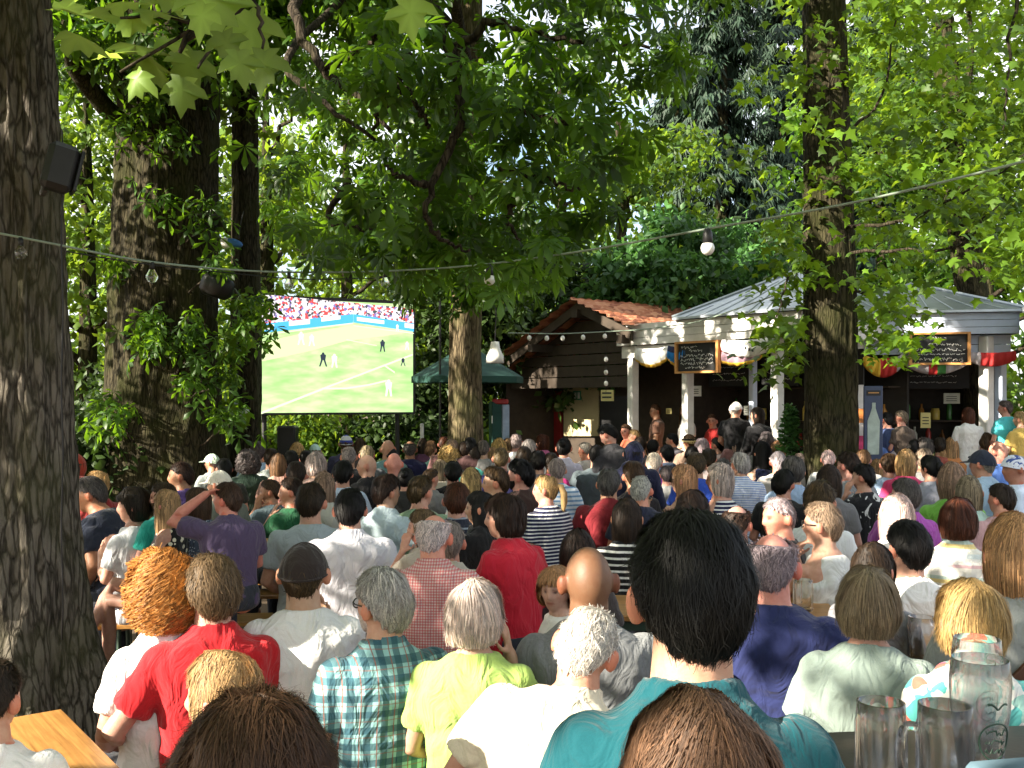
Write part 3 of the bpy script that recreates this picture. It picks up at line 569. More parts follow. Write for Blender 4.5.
# =================================================================== SCREEN, HUT, STALLS, THINGS
WHITEP = simple('white_paint', (.70, .69, .66), .6, .16, 7); GREYBL = simple('greyblue_paint', (.46, .53, .66), .5, .08, 6); DKWOOD = simple('dark_boards', (.045, .032, .022), .8, .3, 9)
CREAM = simple('cream_plaster', (.52, .44, .25), .8, .1, 4); REDP = simple('red_paint', (.28, .02, .02), .5, .15, 6); BLACK = simple('black_plastic', (.012, .012, .013), .45, .2, 20)
BLACKBOARD = simple('blackboard', (.018, .019, .02), .7, .3, 8); ORWOOD = simple('orange_wood', (.55, .26, .08), .5, .2, 14); TABLEW = simple('table_wood', (.42, .215, .06), .38, .14, 6)
CHALK = simple('chalk', (.75, .75, .72), .9, .1, 30, bmp=0); _nt = TABLEW.node_tree; _b = _nt.nodes['Principled BSDF']; _v = ocoord(_nt, (2.2, 60, 40)); _n = noise(_nt, 1.0, 6, .65, _v, .6); _nt.links.new(mix(_nt, .8, ramp(_nt, noise(_nt, 4, 4, .6, ocoord(_nt)), [(.3, (.34, .165, .045)), (.7, (.48, .25, .075))]), ramp(_nt, _n, [(.35, (.45, .4, .35)), (.6, (1, 1, 1))]), 'MULTIPLY'), _b.inputs['Base Color'])
GREENC = simple('green_canvas', (.010, .050, .040), .8, .2, 8); METAL = simple('galvanised', (.42, .46, .50), .38, .12, 10, .75)
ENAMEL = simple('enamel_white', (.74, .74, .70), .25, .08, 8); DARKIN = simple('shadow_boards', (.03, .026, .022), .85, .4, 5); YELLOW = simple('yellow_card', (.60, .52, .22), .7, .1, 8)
GREENS = simple('green_sign', (.03, .25, .15), .5, .1, 10); BLUEP = simple('blue_cloth', (.05, .16, .45), .8, .2, 10); TIMBER = simple('mossy_timber', (.20, .20, .15), .8, .25, 8)
GLASS = glassmat('clear_glass', (1, 1, 1), .0, 1.12); GLASS.node_tree.nodes['Principled BSDF'].inputs['Coat Weight'].default_value = 1.0; GLASS.node_tree.nodes['Principled BSDF'].inputs['Coat IOR'].default_value = 1.6; _gt = GLASS.node_tree; _t = N(_gt, 'ShaderNodeBsdfTransparent'); _m = N(_gt, 'ShaderNodeMixShader'); _m.inputs[0].default_value = .20; _gt.links.new(_gt.nodes['Principled BSDF'].outputs[0], _m.inputs[1]); _gt.links.new(_t.outputs[0], _m.inputs[2]); _gt.links.new(_m.outputs[0], _gt.nodes['Material Output'].inputs[0]); HGLASS = glassmat('handle_glass', (1, 1, 1), .0, 1.3); STEEL = simple('steel', (.5, .5, .5), .3, .1, 10, 1.0)
CLOTHC = {k: simple('bunting_'+k, c, .8, .1, 12) for k, c in dict(white=(.78, .77, .75), yellow=(.75, .48, .05), blue=(.02, .22, .60), red=(.48, .03, .03), green=(.05, .20, .05), grey=(.42, .38, .40), mauve=(.32, .20, .25), navy=(.02, .03, .09)).items()}
def boxpp(a, b, th=.03, h0=0, h1=1):
    """vertical board between plan points a,b (x,y) from z h0 to h1, thickness th toward the camera"""
    a = np.array(a, float); b = np.array(b, float); d = nrm(b-a); n = np.array([d[1], -d[0]])
    if n[1] > 0: n = -n
    P = [(*a, h0), (*b, h0), (*b, h1), (*a, h1)]
    return MB().slab(P, (*(n*th), 0))
def ray_plane(px, py, p0, n):
    d = np.array([(px-512)/F, 1, -(py-HOR)/F]); o = np.array([0, 0, CAMH]); t = ((np.array(p0)-o)@np.array(n))/(d@np.array(n)); return o+d*t
def sub(root, o): o.location = -np.array(root.location); return o
# ---- big screen
S00, S10 = at(253, 400, 13.5), at(413, 400, 14.5); zb, zt = 1.645, 3.205
ux = S10-S00; LW = np.linalg.norm(ux); ux /= LW; nn = np.array([ux[1], -ux[0], 0])  # toward the camera
def sp(u, v, o=0.0): return S00*np.array([1, 1, 0])+ux*(u*LW)+np.array([0, 0, zb+(zt-zb)*v])+nn*o
scr = empty('video_screen', tuple(sp(.5, 0)*np.array([1, 1, 0]))); tag(scr, 'big outdoor screen showing a football match under the chestnut boughs', 'screen')
m = MB(); m.slab([sp(-.02, -.02, -.02), sp(1.02, -.02, -.02), sp(1.02, 1.03, -.02), sp(-.02, 1.03, -.02)], -nn*.16); sub(scr, m.build('housing', BLACK, scr))
m = MB()
for u in (.08, .92):
    m.tube([sp(u, 0, -.12)*np.array([1, 1, 0]), sp(u, 1, -.21)], .035, 8); m.box(sp(u, 0, -.2)*np.array([1, 1, 0])+np.array([0, 0, .03]), (.3, .7, .06))
sub(scr, m.build('stand', BLACK, scr))
SE = .60
PITCH, pnt, pb = newmat('screen_pitch'); pb.inputs['Base Color'].default_value = (.02, .02, .02, 1); pb.inputs['Emission Strength'].default_value = SE
pn = noise(pnt, 3.0, 3, .55, ocoord(pnt, (1, .4, 3.2))); pnt.links.new(ramp(pnt, pn, [(.30, (.22, .40, .13)), (.5, (.32, .46, .19)), (.72, (.45, .54, .28))]), pb.inputs['Emission Color'])
m = MB(); m.slab([sp(0, 0, 0), sp(1, 0, 0), sp(1, 1, 0), sp(0, 1, 0)], -nn*.018); disp = m.build('display', PITCH, scr); sub(scr, disp)
def scrpart(name, polys, mat, o):
    m = MB()
    for p in polys: m.slab([sp(u, v, o) for u, v in p], nn*.0015)
    ob = m.build(name, mat, disp); return ob
EW = emis('screen_white', (.62, .62, .55), SE); EB = emis('screen_blue', (.05, .30, .52), SE); ED = emis('screen_dark', (.012, .02, .035), SE); EL = emis('screen_line', (.55, .60, .38), SE); EP = emis('screen_pale', (.60, .58, .46), SE)
EGL = emis('screen_glare', (.47, .55, .27), SE)
ym = lambda y: (413-y)/(413-301.0); xm = lambda x: (x-256)/(413-256.0)
px_ = lambda l: [(xm(256+x/1004*170-6), ym(290+y/768*130)) for x, y in l]
# crowd in the stand
cm, cnt, cb = newmat('screen_crowd'); cb.inputs['Base Color'].default_value = (.02, .02, .02, 1); cb.inputs['Emission Strength'].default_value = SE
vo = N(cnt, 'ShaderNodeTexVoronoi'); vo.inputs['Scale'].default_value = 34; cnt.links.new(ocoord(cnt), vo.inputs['Vector'])
hs = N(cnt, 'ShaderNodeSeparateColor'); cnt.links.new(vo.outputs['Color'], hs.inputs[0])
cnt.links.new(ramp(cnt, hs.outputs[0], [(0, (.45, .05, .05)), (.2, (.55, .50, .50)), (.45, (.60, .58, .58)), (.6, (.16, .12, .30)), (.72, (.5, .45, .45)), (.85, (.05, .05, .06)), (1, (.45, .15, .08))]), cb.inputs['Emission Color'])
for n_ in cnt.nodes:
    if n_.type == 'VALTORGB': n_.color_ramp.interpolation = 'CONSTANT'
scrpart('stand_crowd', [px_([(42, 240), (42, 42), (967, 90), (967, 200), (600, 140)])], cm, .001)
scrpart('pitch_glare', [px_([(42, 440), (42, 330), (280, 270), (600, 205), (900, 240), (800, 262), (560, 300), (330, 370)])], EGL, .0010)
scrpart('advert_board', [px_([(42, 275), (42, 222), (600, 138), (600, 190)]), px_([(602, 188), (602, 138), (967, 182), (967, 232)])], EB, .003)
scrpart('advert_lettering', [px_([(60, 262), (60, 230), (150, 214), (150, 238)]), px_([(232, 222), (232, 196), (350, 178), (350, 206)]), px_([(415, 190), (415, 164), (525, 150), (525, 172)]), px_([(622, 178), (622, 155), (785, 170), (785, 192)]), px_([(910, 208), (910, 182), (967, 186), (967, 214)])], EW, .005)
ln = lambda x0, y0, x1, y1, w=8: px_([(x0, y0+w), (x0, y0), (x1, y1), (x1, y1+w)])
scrpart('pitch_line', [ln(70, 725, 420, 582, 13), ln(420, 582, 960, 368, 11), ln(420, 580, 560, 578, 10), ln(560, 578, 700, 555, 10), ln(700, 555, 800, 530, 10), ln(790, 440, 850, 480, 10), ln(42, 283, 600, 190, 6), ln(602, 205, 967, 240, 5), ln(560, 290, 740, 322, 4)], EL, .003)
def player(x, y, h, mat, leg):
    h *= .86
    m = MB()
    def P(l, o=.006): m.slab([sp(xm(256+(x+a*h)/1004*170-6), ym(290+(y-b*h)/768*130), o) for a, b in l], nn*.0015)
    P([(-.07, .86), (.07, .86), (.09, .95), (0, 1.0), (-.09, .95)]); P([(-.15, .45), (.15, .45), (.2, .8), (.1, .87), (-.1, .87), (-.2, .8)]); P([(-.15, .46), (-.02, .46), (-.1-leg, 0), (-.2-leg, 0)]); P([(.02, .46), (.15, .46), (.2+leg, 0), (.1+leg, 0)])
    m.build('player_figure', mat, disp)
for q in ((425, 455, 98, ED, .08), (490, 460, 95, EP, .02), (775, 360, 86, ED, .02), (900, 445, 60, ED, .1), (812, 630, 120, EP, .0), (300, 330, 90, EP, .06), (360, 335, 80, EP, .06), (925, 345, 60, EP, .03), (865, 230, 46, EW, 0), (30, 400, 70, ED, .1)): player(*q)
# ---- brown hut with a tiled roof
HS = 1.15; Zh = lambda z: CAMH+(z-CAMH)*HS
A, B = np.array([1.32, 12.0])*HS, np.array([-.28, 14.0])*HS; gv_ = B-A; U = np.array([2.0, 1.6])/2.561; NRM = np.array([-U[0], -U[1]])   # gable faces NRM
hut = empty('wooden_hut', (1.5, 15.4, 0)); tag(hut, 'dark brown gabled wooden hut with red tiled roof and cream back wall', 'hut')
def hp(t, z, off=0.0): p = A+gv_*t+U*off*HS; return np.array([p[0], p[1], Zh(z)])
TA = .312; ZA, ZF, ZB = 3.06, 2.72, 2.24
m = MB()
# gable boarding, set back under the verge: horizontal boards
zs = np.linspace(1.98, 3.0, 8)
for i in range(7):
    z0, z1 = zs[i], zs[i+1]-.012
    def tl(z): return max(.03, TA*(1-(ZA-.05-z)/(ZA-ZF)) if False else TA-(ZA-.06-z)*TA/(ZA-ZF))
    def tr(z): return min(.98, TA+(ZA-.06-z)*(1-TA)/(ZA-ZB))
    m.slab([hp(max(.02, tl(z0)), z0, .3), hp(tr(z0), z0, .3), hp(tr(z1), z1, .3), hp(max(.02, tl(z1)), z1, .3)], (*(U*.04), 0))
sub(hut, m.build('gable_boarding', DKWOOD, hut))
def recq(px0, py0, px1, py1, off): 
    p0 = (*(A+U*off*HS), 0); n = (*NRM, 0); return [ray_plane(px0, py1, p0, n), ray_plane(px1, py1, p0, n), ray_plane(px1, py0, p0, n), ray_plane(px0, py0, p0, n)]
m = MB()
m.slab([hp(.02, 0, 1.2), hp(.995, 0, 1.2), hp(.995, 2.3, 1.2), hp(.02, 2.3, 1.2)], (*(U*.1), 0)); sub(hut, m.build('wall', DKWOOD, hut)); m = MB(); m.slab(recq(565, 388, 600, 436, 1.17), (*(NRM*.03), 0)); sub(hut, m.build('plaster_panel', CREAM, hut)); m = MB(); m.slab(recq(601, 396, 632, 440, 1.17), (*(NRM*.03), 0)); sub(hut, m.build('shade_panel', BLACK, hut))  # dark wall and black slab stand in for the shade inside the recess
m = MB(); m.slab([hp(1.0, 0, .25), hp(1.0, 2.2, .25), hp(1.0, 2.2, 3.0), hp(1.0, 0, 3.0)], (.04, .03, 0)); m.slab([hp(.0, 0, 1.22), hp(.0, 2.6, 1.22), hp(.0, 2.6, 3.2), hp(.0, 0, 3.2)], (.04, .03, 0)); sub(hut, m.build('side_wall', DKWOOD, hut))
m = MB()
for (t, z) in ((TA, ZA), ): pass
for t0, z0, t1, z1 in ((-.06, ZF-.06, TA, ZA), (TA, ZA, 1.06, ZB-.05)):   # barge boards and rafters
    for off in (0.0, .75): m.slab([hp(t0, z0-.13, off), hp(t1, z1-.13, off), hp(t1, z1-.01, off), hp(t0, z0-.01, off)], (*(U*.045), 0))
for t, z in ((TA, ZA-.10), (.0, ZF-.12), (.96, ZB-.06), (.65, 2.56)): m.slab([hp(t-.02, z-.1, -.05), hp(t+.02, z-.1, -.05), hp(t+.02, z, -.05), hp(t-.02, z, -.05)], (*(U*2.6), 0))
sub(hut, m.build('barge_board', DKWOOD, hut))
def roofgrid(t0, z0, t1, z1, L, nr, nc, mat):
    nu, nv = nr*8, nc*6; uu, vv = np.meshgrid(np.linspace(0, 1, nu+1), np.linspace(-.04, 1, nv+1), indexing='ij')
    tt = t0+(t1-t0)*uu; zz = z0+(z1-z0)*uu; base = A[None, None]+gv_[None, None]*tt[..., None]+U[None, None]*(vv*L*HS)[..., None]
    fr = (uu*nr) % 1.0; k = np.floor(uu*nr)
    h = .04*(1-fr)+.018*np.abs(np.sin((vv*nc+.5*(k % 2))*math.pi))+.006*np.sin(vv*37+k*5)
    V = np.concatenate([base, (Zh(zz)+h)[..., None]], -1).reshape(-1, 3); I, J = np.meshgrid(np.arange(nu), np.arange(nv), indexing='ij')
    Fs = np.stack([I*(nv+1)+J, I*(nv+1)+J+1, (I+1)*(nv+1)+J+1, (I+1)*(nv+1)+J], -1).reshape(-1, 4); return npmesh('roof', V, Fs, False)
TILE, tnt, tb = newmat('roof_tiles'); tv = ocoord(tnt, (7, 7, 16)); vo = N(tnt, 'ShaderNodeTexVoronoi'); vo.inputs['Scale'].default_value = 1.0; tnt.links.new(tv, vo.inputs['Vector'])
hs = N(tnt, 'ShaderNodeSeparateColor'); tnt.links.new(vo.outputs['Color'], hs.inputs[0])
tnt.links.new(ramp(tnt, hs.outputs[0], [(0, (.20, .06, .03)), (.5, (.40, .14, .065)), (1, (.55, .26, .14))]), tb.inputs['Base Color']); tb.inputs['Roughness'].default_value = .85
rf = obj('roof', roofgrid(-.09, ZF-.06, TA, ZA, 2.9, 8, 20, TILE), TILE, hut); sub(hut, rf)
rb = obj('roof', roofgrid(1.07, ZB-.06, TA, ZA, 2.9, 10, 20, TILE), TILE, hut); sub(hut, rb)
m = MB(); pr = hp(TA, ZA+.03, -.1); m.tube([pr, hp(TA, ZA+.03, 2.9)], .05, 8); sub(hut, m.build('ridge_tiles', TILE, rf)); 
# things in the recess
m = MB(); q = recq(544, 391, 563, 470, 1.19); m.slab(q, (*(NRM*.05), 0)); dr = m.build('door', REDP, hut); sub(hut, dr)
m = MB(); q = recq(547, 395, 560, 412, 1.13); m.slab(q, (*(NRM*.012), 0)); m.build('door_panel', simple('brown_panel', (.10, .045, .02), .5), dr)
m = MB(); m.slab(recq(505, 419, 541, 445, 1.19), (*(NRM*.03), 0)); sub(hut, m.build('lower_boarding', simple('tan_boards', (.20, .13, .06), .7), hut))
nb = empty('notice_board', tuple(recq(505, 393, 541, 418, 1.1)[0])); tag(nb, 'glazed dark notice board with pinned papers on the hut wall', 'notice board')
m = MB(); m.slab(recq(504, 392, 541, 419, 1.15), (*(NRM*.04), 0)); sub(nb, m.build('frame', BLACK, nb))
pm = simple('pinned_paper', (.30, .31, .28), .8, .2)
for x0, y0, x1, y1 in ((508, 396, 518, 404), (519, 396, 529, 404), (530, 396, 538, 405), (508, 406, 520, 415), (521, 406, 530, 416), (531, 407, 538, 415)):
    m = MB(); m.slab(recq(x0, y0, x1, y1, 1.105), (*(NRM*.004), 0)); sub(nb, m.build('paper', pm, nb))
def signpx(name, label, px0, py0, px1, py1, off, face, ink, shapes, cat='sign'):
    q = recq(px0, py0, px1, py1, off); r = empty(name, tuple(q[0])); tag(r, label, cat); m = MB(); m.slab(q, (*(NRM*.02), 0)); sub(r, m.build('panel', face, r))
    m = MB()
    for (a, b, c, d) in shapes:
        qq = recq(px0+(px1-px0)*a, py0+(py1-py0)*b, px0+(px1-px0)*c, py0+(py1-py0)*d, off); m.slab([p+np.array([*(NRM*.022), 0]) for p in qq], (*(NRM*.004), 0))
    sub(r, m.build('lettering', ink, r)); return r
signpx('hanging_sign', 'pale yellow sign with two dark lines hanging under the hut gable', 602, 390, 614, 401, .15, YELLOW, BLACK, [(.12, .2, .88, .36), (.12, .58, .88, .74)])
signpx('toilet_sign', 'small green sign with white figures on the cream hut wall', 574, 391, 582, 400, 1.16, GREENS, CHALK, [(.15, .15, .42, .85), (.58, .15, .85, .85)])
# ---- green parasol, post and lamp near the hut
par = empty('parasol', (*at(468, 400, 13.0)[:2], 0)); tag(par, 'dark green parasol partly hidden behind the sun flecked trunk', 'parasol')
m = MB(); m.tube([(0, 0, 0), (0, 0, 2.55)], .028, 8); m.build('pole', BLACK, par)
m = MB(); n8 = 8; V = [(0, 0, 2.55)]+[(.74*math.cos(2*math.pi*(k+.3)/n8), .74*math.sin(2*math.pi*(k+.3)/n8), 2.12) for k in range(n8)]+[(.74*math.cos(2*math.pi*(k+.3)/n8), .74*math.sin(2*math.pi*(k+.3)/n8), 2.04) for k in range(n8)]
m.add(V, [(0, 1+k, 1+(k+1) % n8) for k in range(n8)]+[(1+k, 9+k, 9+(k+1) % n8, 1+(k+1) % n8) for k in range(n8)]); m.build('canopy', GREENC, par)
m = MB(); m.lathe([(0, .0), (.28, .0), (.28, .06), (.06, .1), (0, .1)], seg=20); m.build('base', TIMBER, par)
gp = empty('green_column', (*at(498, 400, 13.4)[:2], 0)); tag(gp, 'square green advertising column with grey side left of the notice board', 'column')
m = MB(); m.box((-.03, 0, .9), (.15, .16, 1.8), Rz(.3), .01); m.build('front_panel', GREENC, gp)
m = MB(); m.box((.085, .01, .88), (.10, .15, 1.76), Rz(.3), .01); m.build('side_panel', simple('grey_side', (.23, .30, .40), .5), gp)
m = MB(); m.box((-.06, -.085, 1.56), (.05, .012, .10), Rz(.3)); m.build('emblem', CHALK, gp)
m = MB(); m.box((.03, 0, 1.80), (.22, .18, .07), None, .02); m.build('red_cap', REDP, gp)
pl_ = empty('pendant_lamp', tuple(at(495, 345, 11.0))); tag(pl_, 'white enamel pendant lamp shade hanging beside the sun flecked trunk', 'lamp')
m = MB(); m.lathe([(.0, .04), (.045, .035), (.055, -.03), (.060, -.05), (.095, -.12), (.10, -.20), (.092, -.195), (.086, -.12), (.05, -.06), (0, -.05)], seg=28); m.build('shade', ENAMEL, pl_, True)
m = MB(); m.tube([(0, 0, .04), (.01, 0, .3), (.0, 0, 1.3)], .006, 6); m.build('cable', BLACK, pl_); m = MB(); m.ellip((0, 0, -.12), (.03, .03, .045)); m.build('bulb', ENAMEL, pl_, True)
# ---- food stalls
KS = 1.22; Zk = lambda z: CAMH+(z-CAMH)*KS
def stall(name, label, K0, K1, depth, zt, fh, apex, fmat, rmat, rs=0.0):
    K0 = np.array(K0)*KS; K1 = np.array(K1)*KS; depth *= KS; zt = Zk(zt); apex = Zk(apex); fh *= KS; k = nrm(K1-K0); b = np.array([-k[1], k[0]]); b = b if b[1] > 0 else -b; L = np.linalg.norm(K1-K0)
    r = empty(name, (*((K0+K1)/2+b*depth/2), 0)); tag(r, label, 'food stall')
    P = lambda s, o, z: np.array([*(K0+k*(s*L)+b*o), z])
    m = MB()
    for (a, bb) in (((0, 0), (1, 0)), ((0, depth), (0, 0)), ((1, 0), (1, depth))):
        p0, p1 = P(a[0], a[1], 0)[:2], P(bb[0], bb[1], 0)[:2]; n_ = nrm(p1-p0); off = np.array([n_[1], -n_[0]])*.03
        for i in range(3):
            z0 = zt-fh+fh*i/3; m.slab([(*(p0), z0), (*(p1), z0), (*(p1), z0+fh/3-.006), (*(p0), z0+fh/3-.006)], (*off, 0))
    sub(r, m.build('fascia', fmat, r))
    e = .10; ap = P((1+rs)/2, depth/2, apex); c = [P(rs-e/L, -e, zt), P(1+e/L, -e, zt), P(1+e/L, depth+e, zt), P(rs-e/L, depth+e, zt)]
    m = MB()
    for i in range(4): m.slab([c[i], c[(i+1) % 4], ap], (0, 0, .03))
    for i in range(4): m.tube([c[i]+np.array([0, 0, .04]), ap+np.array([0, 0, .045])], .022, 6)
    for i in range(4):
        for t in np.linspace(.12, .88, 7):
            e0 = c[i]+(c[(i+1) % 4]-c[i])*t; q = min(t, 1-t)*2; m.tube([e0+np.array([0, 0, .035]), e0+(ap-e0)*q*.96+np.array([0, 0, .035])], .008, 4)
    sub(r, m.build('roof', rmat, r))
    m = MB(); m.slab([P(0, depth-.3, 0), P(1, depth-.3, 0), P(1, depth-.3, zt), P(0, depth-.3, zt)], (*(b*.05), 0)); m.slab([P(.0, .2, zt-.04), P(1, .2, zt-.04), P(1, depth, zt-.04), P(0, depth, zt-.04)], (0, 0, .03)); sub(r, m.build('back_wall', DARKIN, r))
    m = MB(); m.slab([P(.02, .25, .0), P(.98, .25, 0), P(.98, .25, .98), P(.02, .25, .98)], (*(b*.05), 0)); sub(r, m.build('counter_front', DKWOOD, r)); m = MB(); m.slab([P(.0, .12, .99), P(1, .12, .99), P(1, .8, .99), P(0, .8, .99)], (0, 0, .04)); sub(r, m.build('counter_top', ORWOOD, r))
    m = MB()
    for z in (1.12, 1.5, 1.98): m.slab([P(.03, depth-.6, z), P(.97, depth-.6, z), P(.97, depth-.31, z), P(.03, depth-.31, z)], (0, 0, .025))
    sub(r, m.build('shelf', DKWOOD, r))
    P2_ = lambda s, o, z: P(s, o*KS, Zk(z))
    return r, P2_
def postp(parent, p, w_, h, mat, z0=0):
    h = Zk(h); w_ *= KS; m = MB(); m.box((*p[:2], (h+z0)/2), (w_, w_, h-z0), Rz(.5), .012); o = m.build('post', mat, parent); sub(parent, o); return o
st1, P1 = stall('food_stall', 'white fronted food stall with peaked metal roof beside the tiled hut', (1.22, 11.5), (2.76, 9.6), 2.2, 2.68, .24, 3.22, WHITEP, METAL, .40)
st2, P2 = stall('food_stall', 'pale blue food stall behind the upright mossy trunk with red and yellow bunting', (3.50, 10.6), (5.15, 10.2), 2.2, 2.72, .22, 3.12, GREYBL, METAL)
st3, P3 = stall('food_stall', 'grey blue stall end cut off by the right picture edge', (5.0, 9.6), (6.2, 8.9), 2.2, 2.66, .24, 3.05, GREYBL, METAL)
for s in (.05, .385, .86): postp(st1, P1(s, .12, 0), .10, 2.44, WHITEP)
postp(st1, P1(.62, .5, 0), .07, 2.4, GREYBL)
m = MB(); m.slab([P1(0, .06, 2.30), P1(.38, .06, 2.30), P1(.38, .06, 2.43), P1(0, .06, 2.43)], (.03, .03, 0)); sub(st1, m.build('beam', WHITEP, st1))
for s in (.09, .84): postp(st2, P2(s, .08, 0), .11, 2.48, WHITEP)
postp(st2, P2(.93, .16, 0), .09, 2.48, GREYBL)
m = MB()
for i in range(2): m.slab([P2(.02, .10, 2.30+.1*i), P2(.98, .10, 2.30+.1*i), P2(.98, .10, 2.393+.1*i), P2(.02, .10, 2.393+.1*i)], (.0, .04, 0))
sub(st2, m.build('frieze_board', GREYBL, st2))
m = MB(); m.slab([P3(0, -.05, 2.24), P3(1, -.05, 2.24), P3(1, -.05, 2.39), P3(0, -.05, 2.39)], (.04, .06, 0)); sub(st3, m.build('beam', TIMBER, st3)); postp(st3, P3(.9, .1, 0), .1, 2.3, WHITEP)
# menu boards at the back of each stall
def chalkboard(name, label, P, s0, s1, z0, z1, o, frame, lines, cat='chalkboard', big=1.0):
    c = (P(s0, o, z0)+P(s1, o, z0))/2; r = empty(name, tuple(c)); tag(r, label, cat); bdir = P(.5, 1, 0)-P(.5, 0, 0); f = -bdir
    m = MB(); m.slab([P(s0, o, z0), P(s1, o, z0), P(s1, o, z1), P(s0, o, z1)], bdir*.02); sub(r, m.build('board', BLACKBOARD, r))
    if frame is not None:
        m = MB(); ds = (s1-s0)*.045; dz = (z1-z0)*.06
        for a, b_, c_, d_ in ((s0-ds, s0+ds*.2, z0-dz, z1+dz), (s1-ds*.2, s1+ds, z0-dz, z1+dz), (s0+ds*.21, s1-ds*.21, z0-dz, z0+dz*.2), (s0+ds*.21, s1-ds*.21, z1-dz*.2, z1+dz)):
            m.slab([P(a, o, c_)+f*.03, P(b_, o, c_)+f*.03, P(b_, o, d_)+f*.03, P(a, o, d_)+f*.03], bdir*.052)
        sub(r, m.build('frame', frame, r))
    m = MB(); rr = np.random.default_rng(int(s0*1000)+3)
    for (a, b_, zf, h) in lines:
        t = a
        while t < b_:
            wl = rr.uniform(.04, .10)*big; e = min(t+wl, b_); k = max(4, int((e-t)*90)); tt = np.linspace(t, e, k)
            path = [P(s0+(s1-s0)*q, o, z0+(z1-z0)*(zf+h*rr.uniform(-.5, .5)))+f*.006 for q in tt]
            m.tube(path, .0036*big, 4); t = e+.022*big
    sub(r, m.build('writing', CHALK, r)); return r
chalkboard('chalkboard', 'chalk menu board in orange frame hanging from the white stall front', P1, .40, .62, 2.12, 2.42, -.08, ORWOOD, [(.1, .5, .85, .1), (.3, .62, .72, .12), (.08, .9, .56, .12), (.08, .9, .42, .12), (.08, .9, .28, .12), (.2, .7, .14, .1)])
chalkboard('chalkboard', 'chalk menu board in pale wooden frame hanging on the pale blue stall', P2, .40, .72, 2.20, 2.50, -.06, ORWOOD, [(.35, .62, .86, .1), (.3, .88, .64, .12), (.08, .95, .46, .12), (.08, .95, .3, .05), (.3, .9, .13, .14), (.05, .4, .14, .12)])
for s0, s1 in ((.10, .38), (.42, .62), (.65, .95)): chalkboard('menu_board', {.10: 'dark menu board inside the white stall left of the hanging chalk board', .42: 'dark menu board inside the white stall below the hanging chalk board', .65: 'dark menu board inside the white stall right of the hanging chalk board'}[s0], P1, s0, s1, 1.98, 2.36, 1.3, None, [(.1, .8, q, .05) for q in (.2, .4, .6, .8)], 'menu board', .8)
for s0, s1 in ((.08, .40), (.44, .85)): chalkboard('menu_board', {.08: 'dark menu board inside the pale blue stall on the left', .44: 'dark menu board inside the pale blue stall under the framed chalk board'}[s0], P2, s0, s1, 1.95, 2.30, 1.0, None, [(.1, .8, q, .05) for q in (.2, .4, .6, .8)], 'menu board', .8)
# bunting
def swag(label, P, s0, s1, ztop, hgt, sag, o, cols):
    n = 40; c = P((s0+s1)/2, o, ztop); r = bpy.data.meshes.new('bunting'); V = []; Fs = []; mi = []
    for i in range(n+1):
        t = i/n; s = s0+(s1-s0)*t; dip = sag*4*t*(1-t)
        for j in range(7):
            q = j/6; V.append(P(s, o-.03*math.sin(q*3.1)+.012*math.sin(t*40+q*3), ztop-dip*(.35+.4*q)-q*(hgt*(.78+.22*4*t*(1-t))))-np.array([c[0], c[1], c[2]]))
    for i in range(n):
        for j in range(6):
            Fs.append((i*7+j, (i+1)*7+j, (i+1)*7+j+1, i*7+j+1))
            mi.append(min(len(cols)-1, int((i/n)*len(cols)*.999)) if not isinstance(cols[0], tuple) else min(len(cols[0])-1, int(j/6*len(cols[0]))))
    r.from_pydata([tuple(v) for v in V], [], Fs); cc = cols if not isinstance(cols[0], tuple) else cols[0]
    for k in cc: r.materials.append(CLOTHC[k])
    r.polygons.foreach_set('material_index', mi); r.polygons.foreach_set('use_smooth', [True]*len(Fs))
    ob = obj('bunting', r); ob.location = c; md = ob.modifiers.new('thick', 'SOLIDIFY'); md.thickness = .004; return tag(ob, label, 'bunting', 'bunting draped under the stall fronts')
swag('white and yellow bunting swag left of the orange framed chalk board', P1, .13, .33, 2.41, .18, .07, -.04, [('white', 'white', 'white', 'yellow')])
swag('blue and yellow bunting swag touching the orange framed chalk board', P1, .33, .44, 2.41, .19, .05, -.045, [('navy', 'blue', 'blue', 'yellow')])
swag('mauve yellow and green bunting swag right of the orange framed chalk board', P1, .58, .84, 2.39, .18, .06, -.03, [('red', 'mauve', 'mauve', 'yellow')])
sw = swag('white bunting flag with small dark marks near the stall post', P1, .64, .90, 2.44, .15, .06, -.07, ['white'])
m = MB()
for i in range(3): m.box(P1(.775+.018*i, -.115, 2.335-.012*i)-np.array(sw.location), (.022, .008, .035), Rz(-.9), .004)
m.build('emblem', BLACK, sw)
swag('yellow and red bunting swag beside the mossy trunk', P2, .12, .36, 2.30, .14, .14, -.02, ['yellow', 'yellow', 'red', 'red', 'grey'])
swag('grey bunting swag with red stripe below the pale blue stall board', P2, .34, .74, 2.30, .12, .13, -.02, ['grey', 'grey', 'grey', 'red', 'green', 'grey', 'grey', 'grey'])
swag('red bunting swag by the white stall post on the right', P2, .72, .99, 2.32, .12, .05, -.02, ['grey', 'red', 'red', 'red'])
swag('red and white bunting swag at the right picture edge', P3, .02, .6, 2.26, .16, .06, .05, ['red', 'red', 'green', 'white', 'red'])
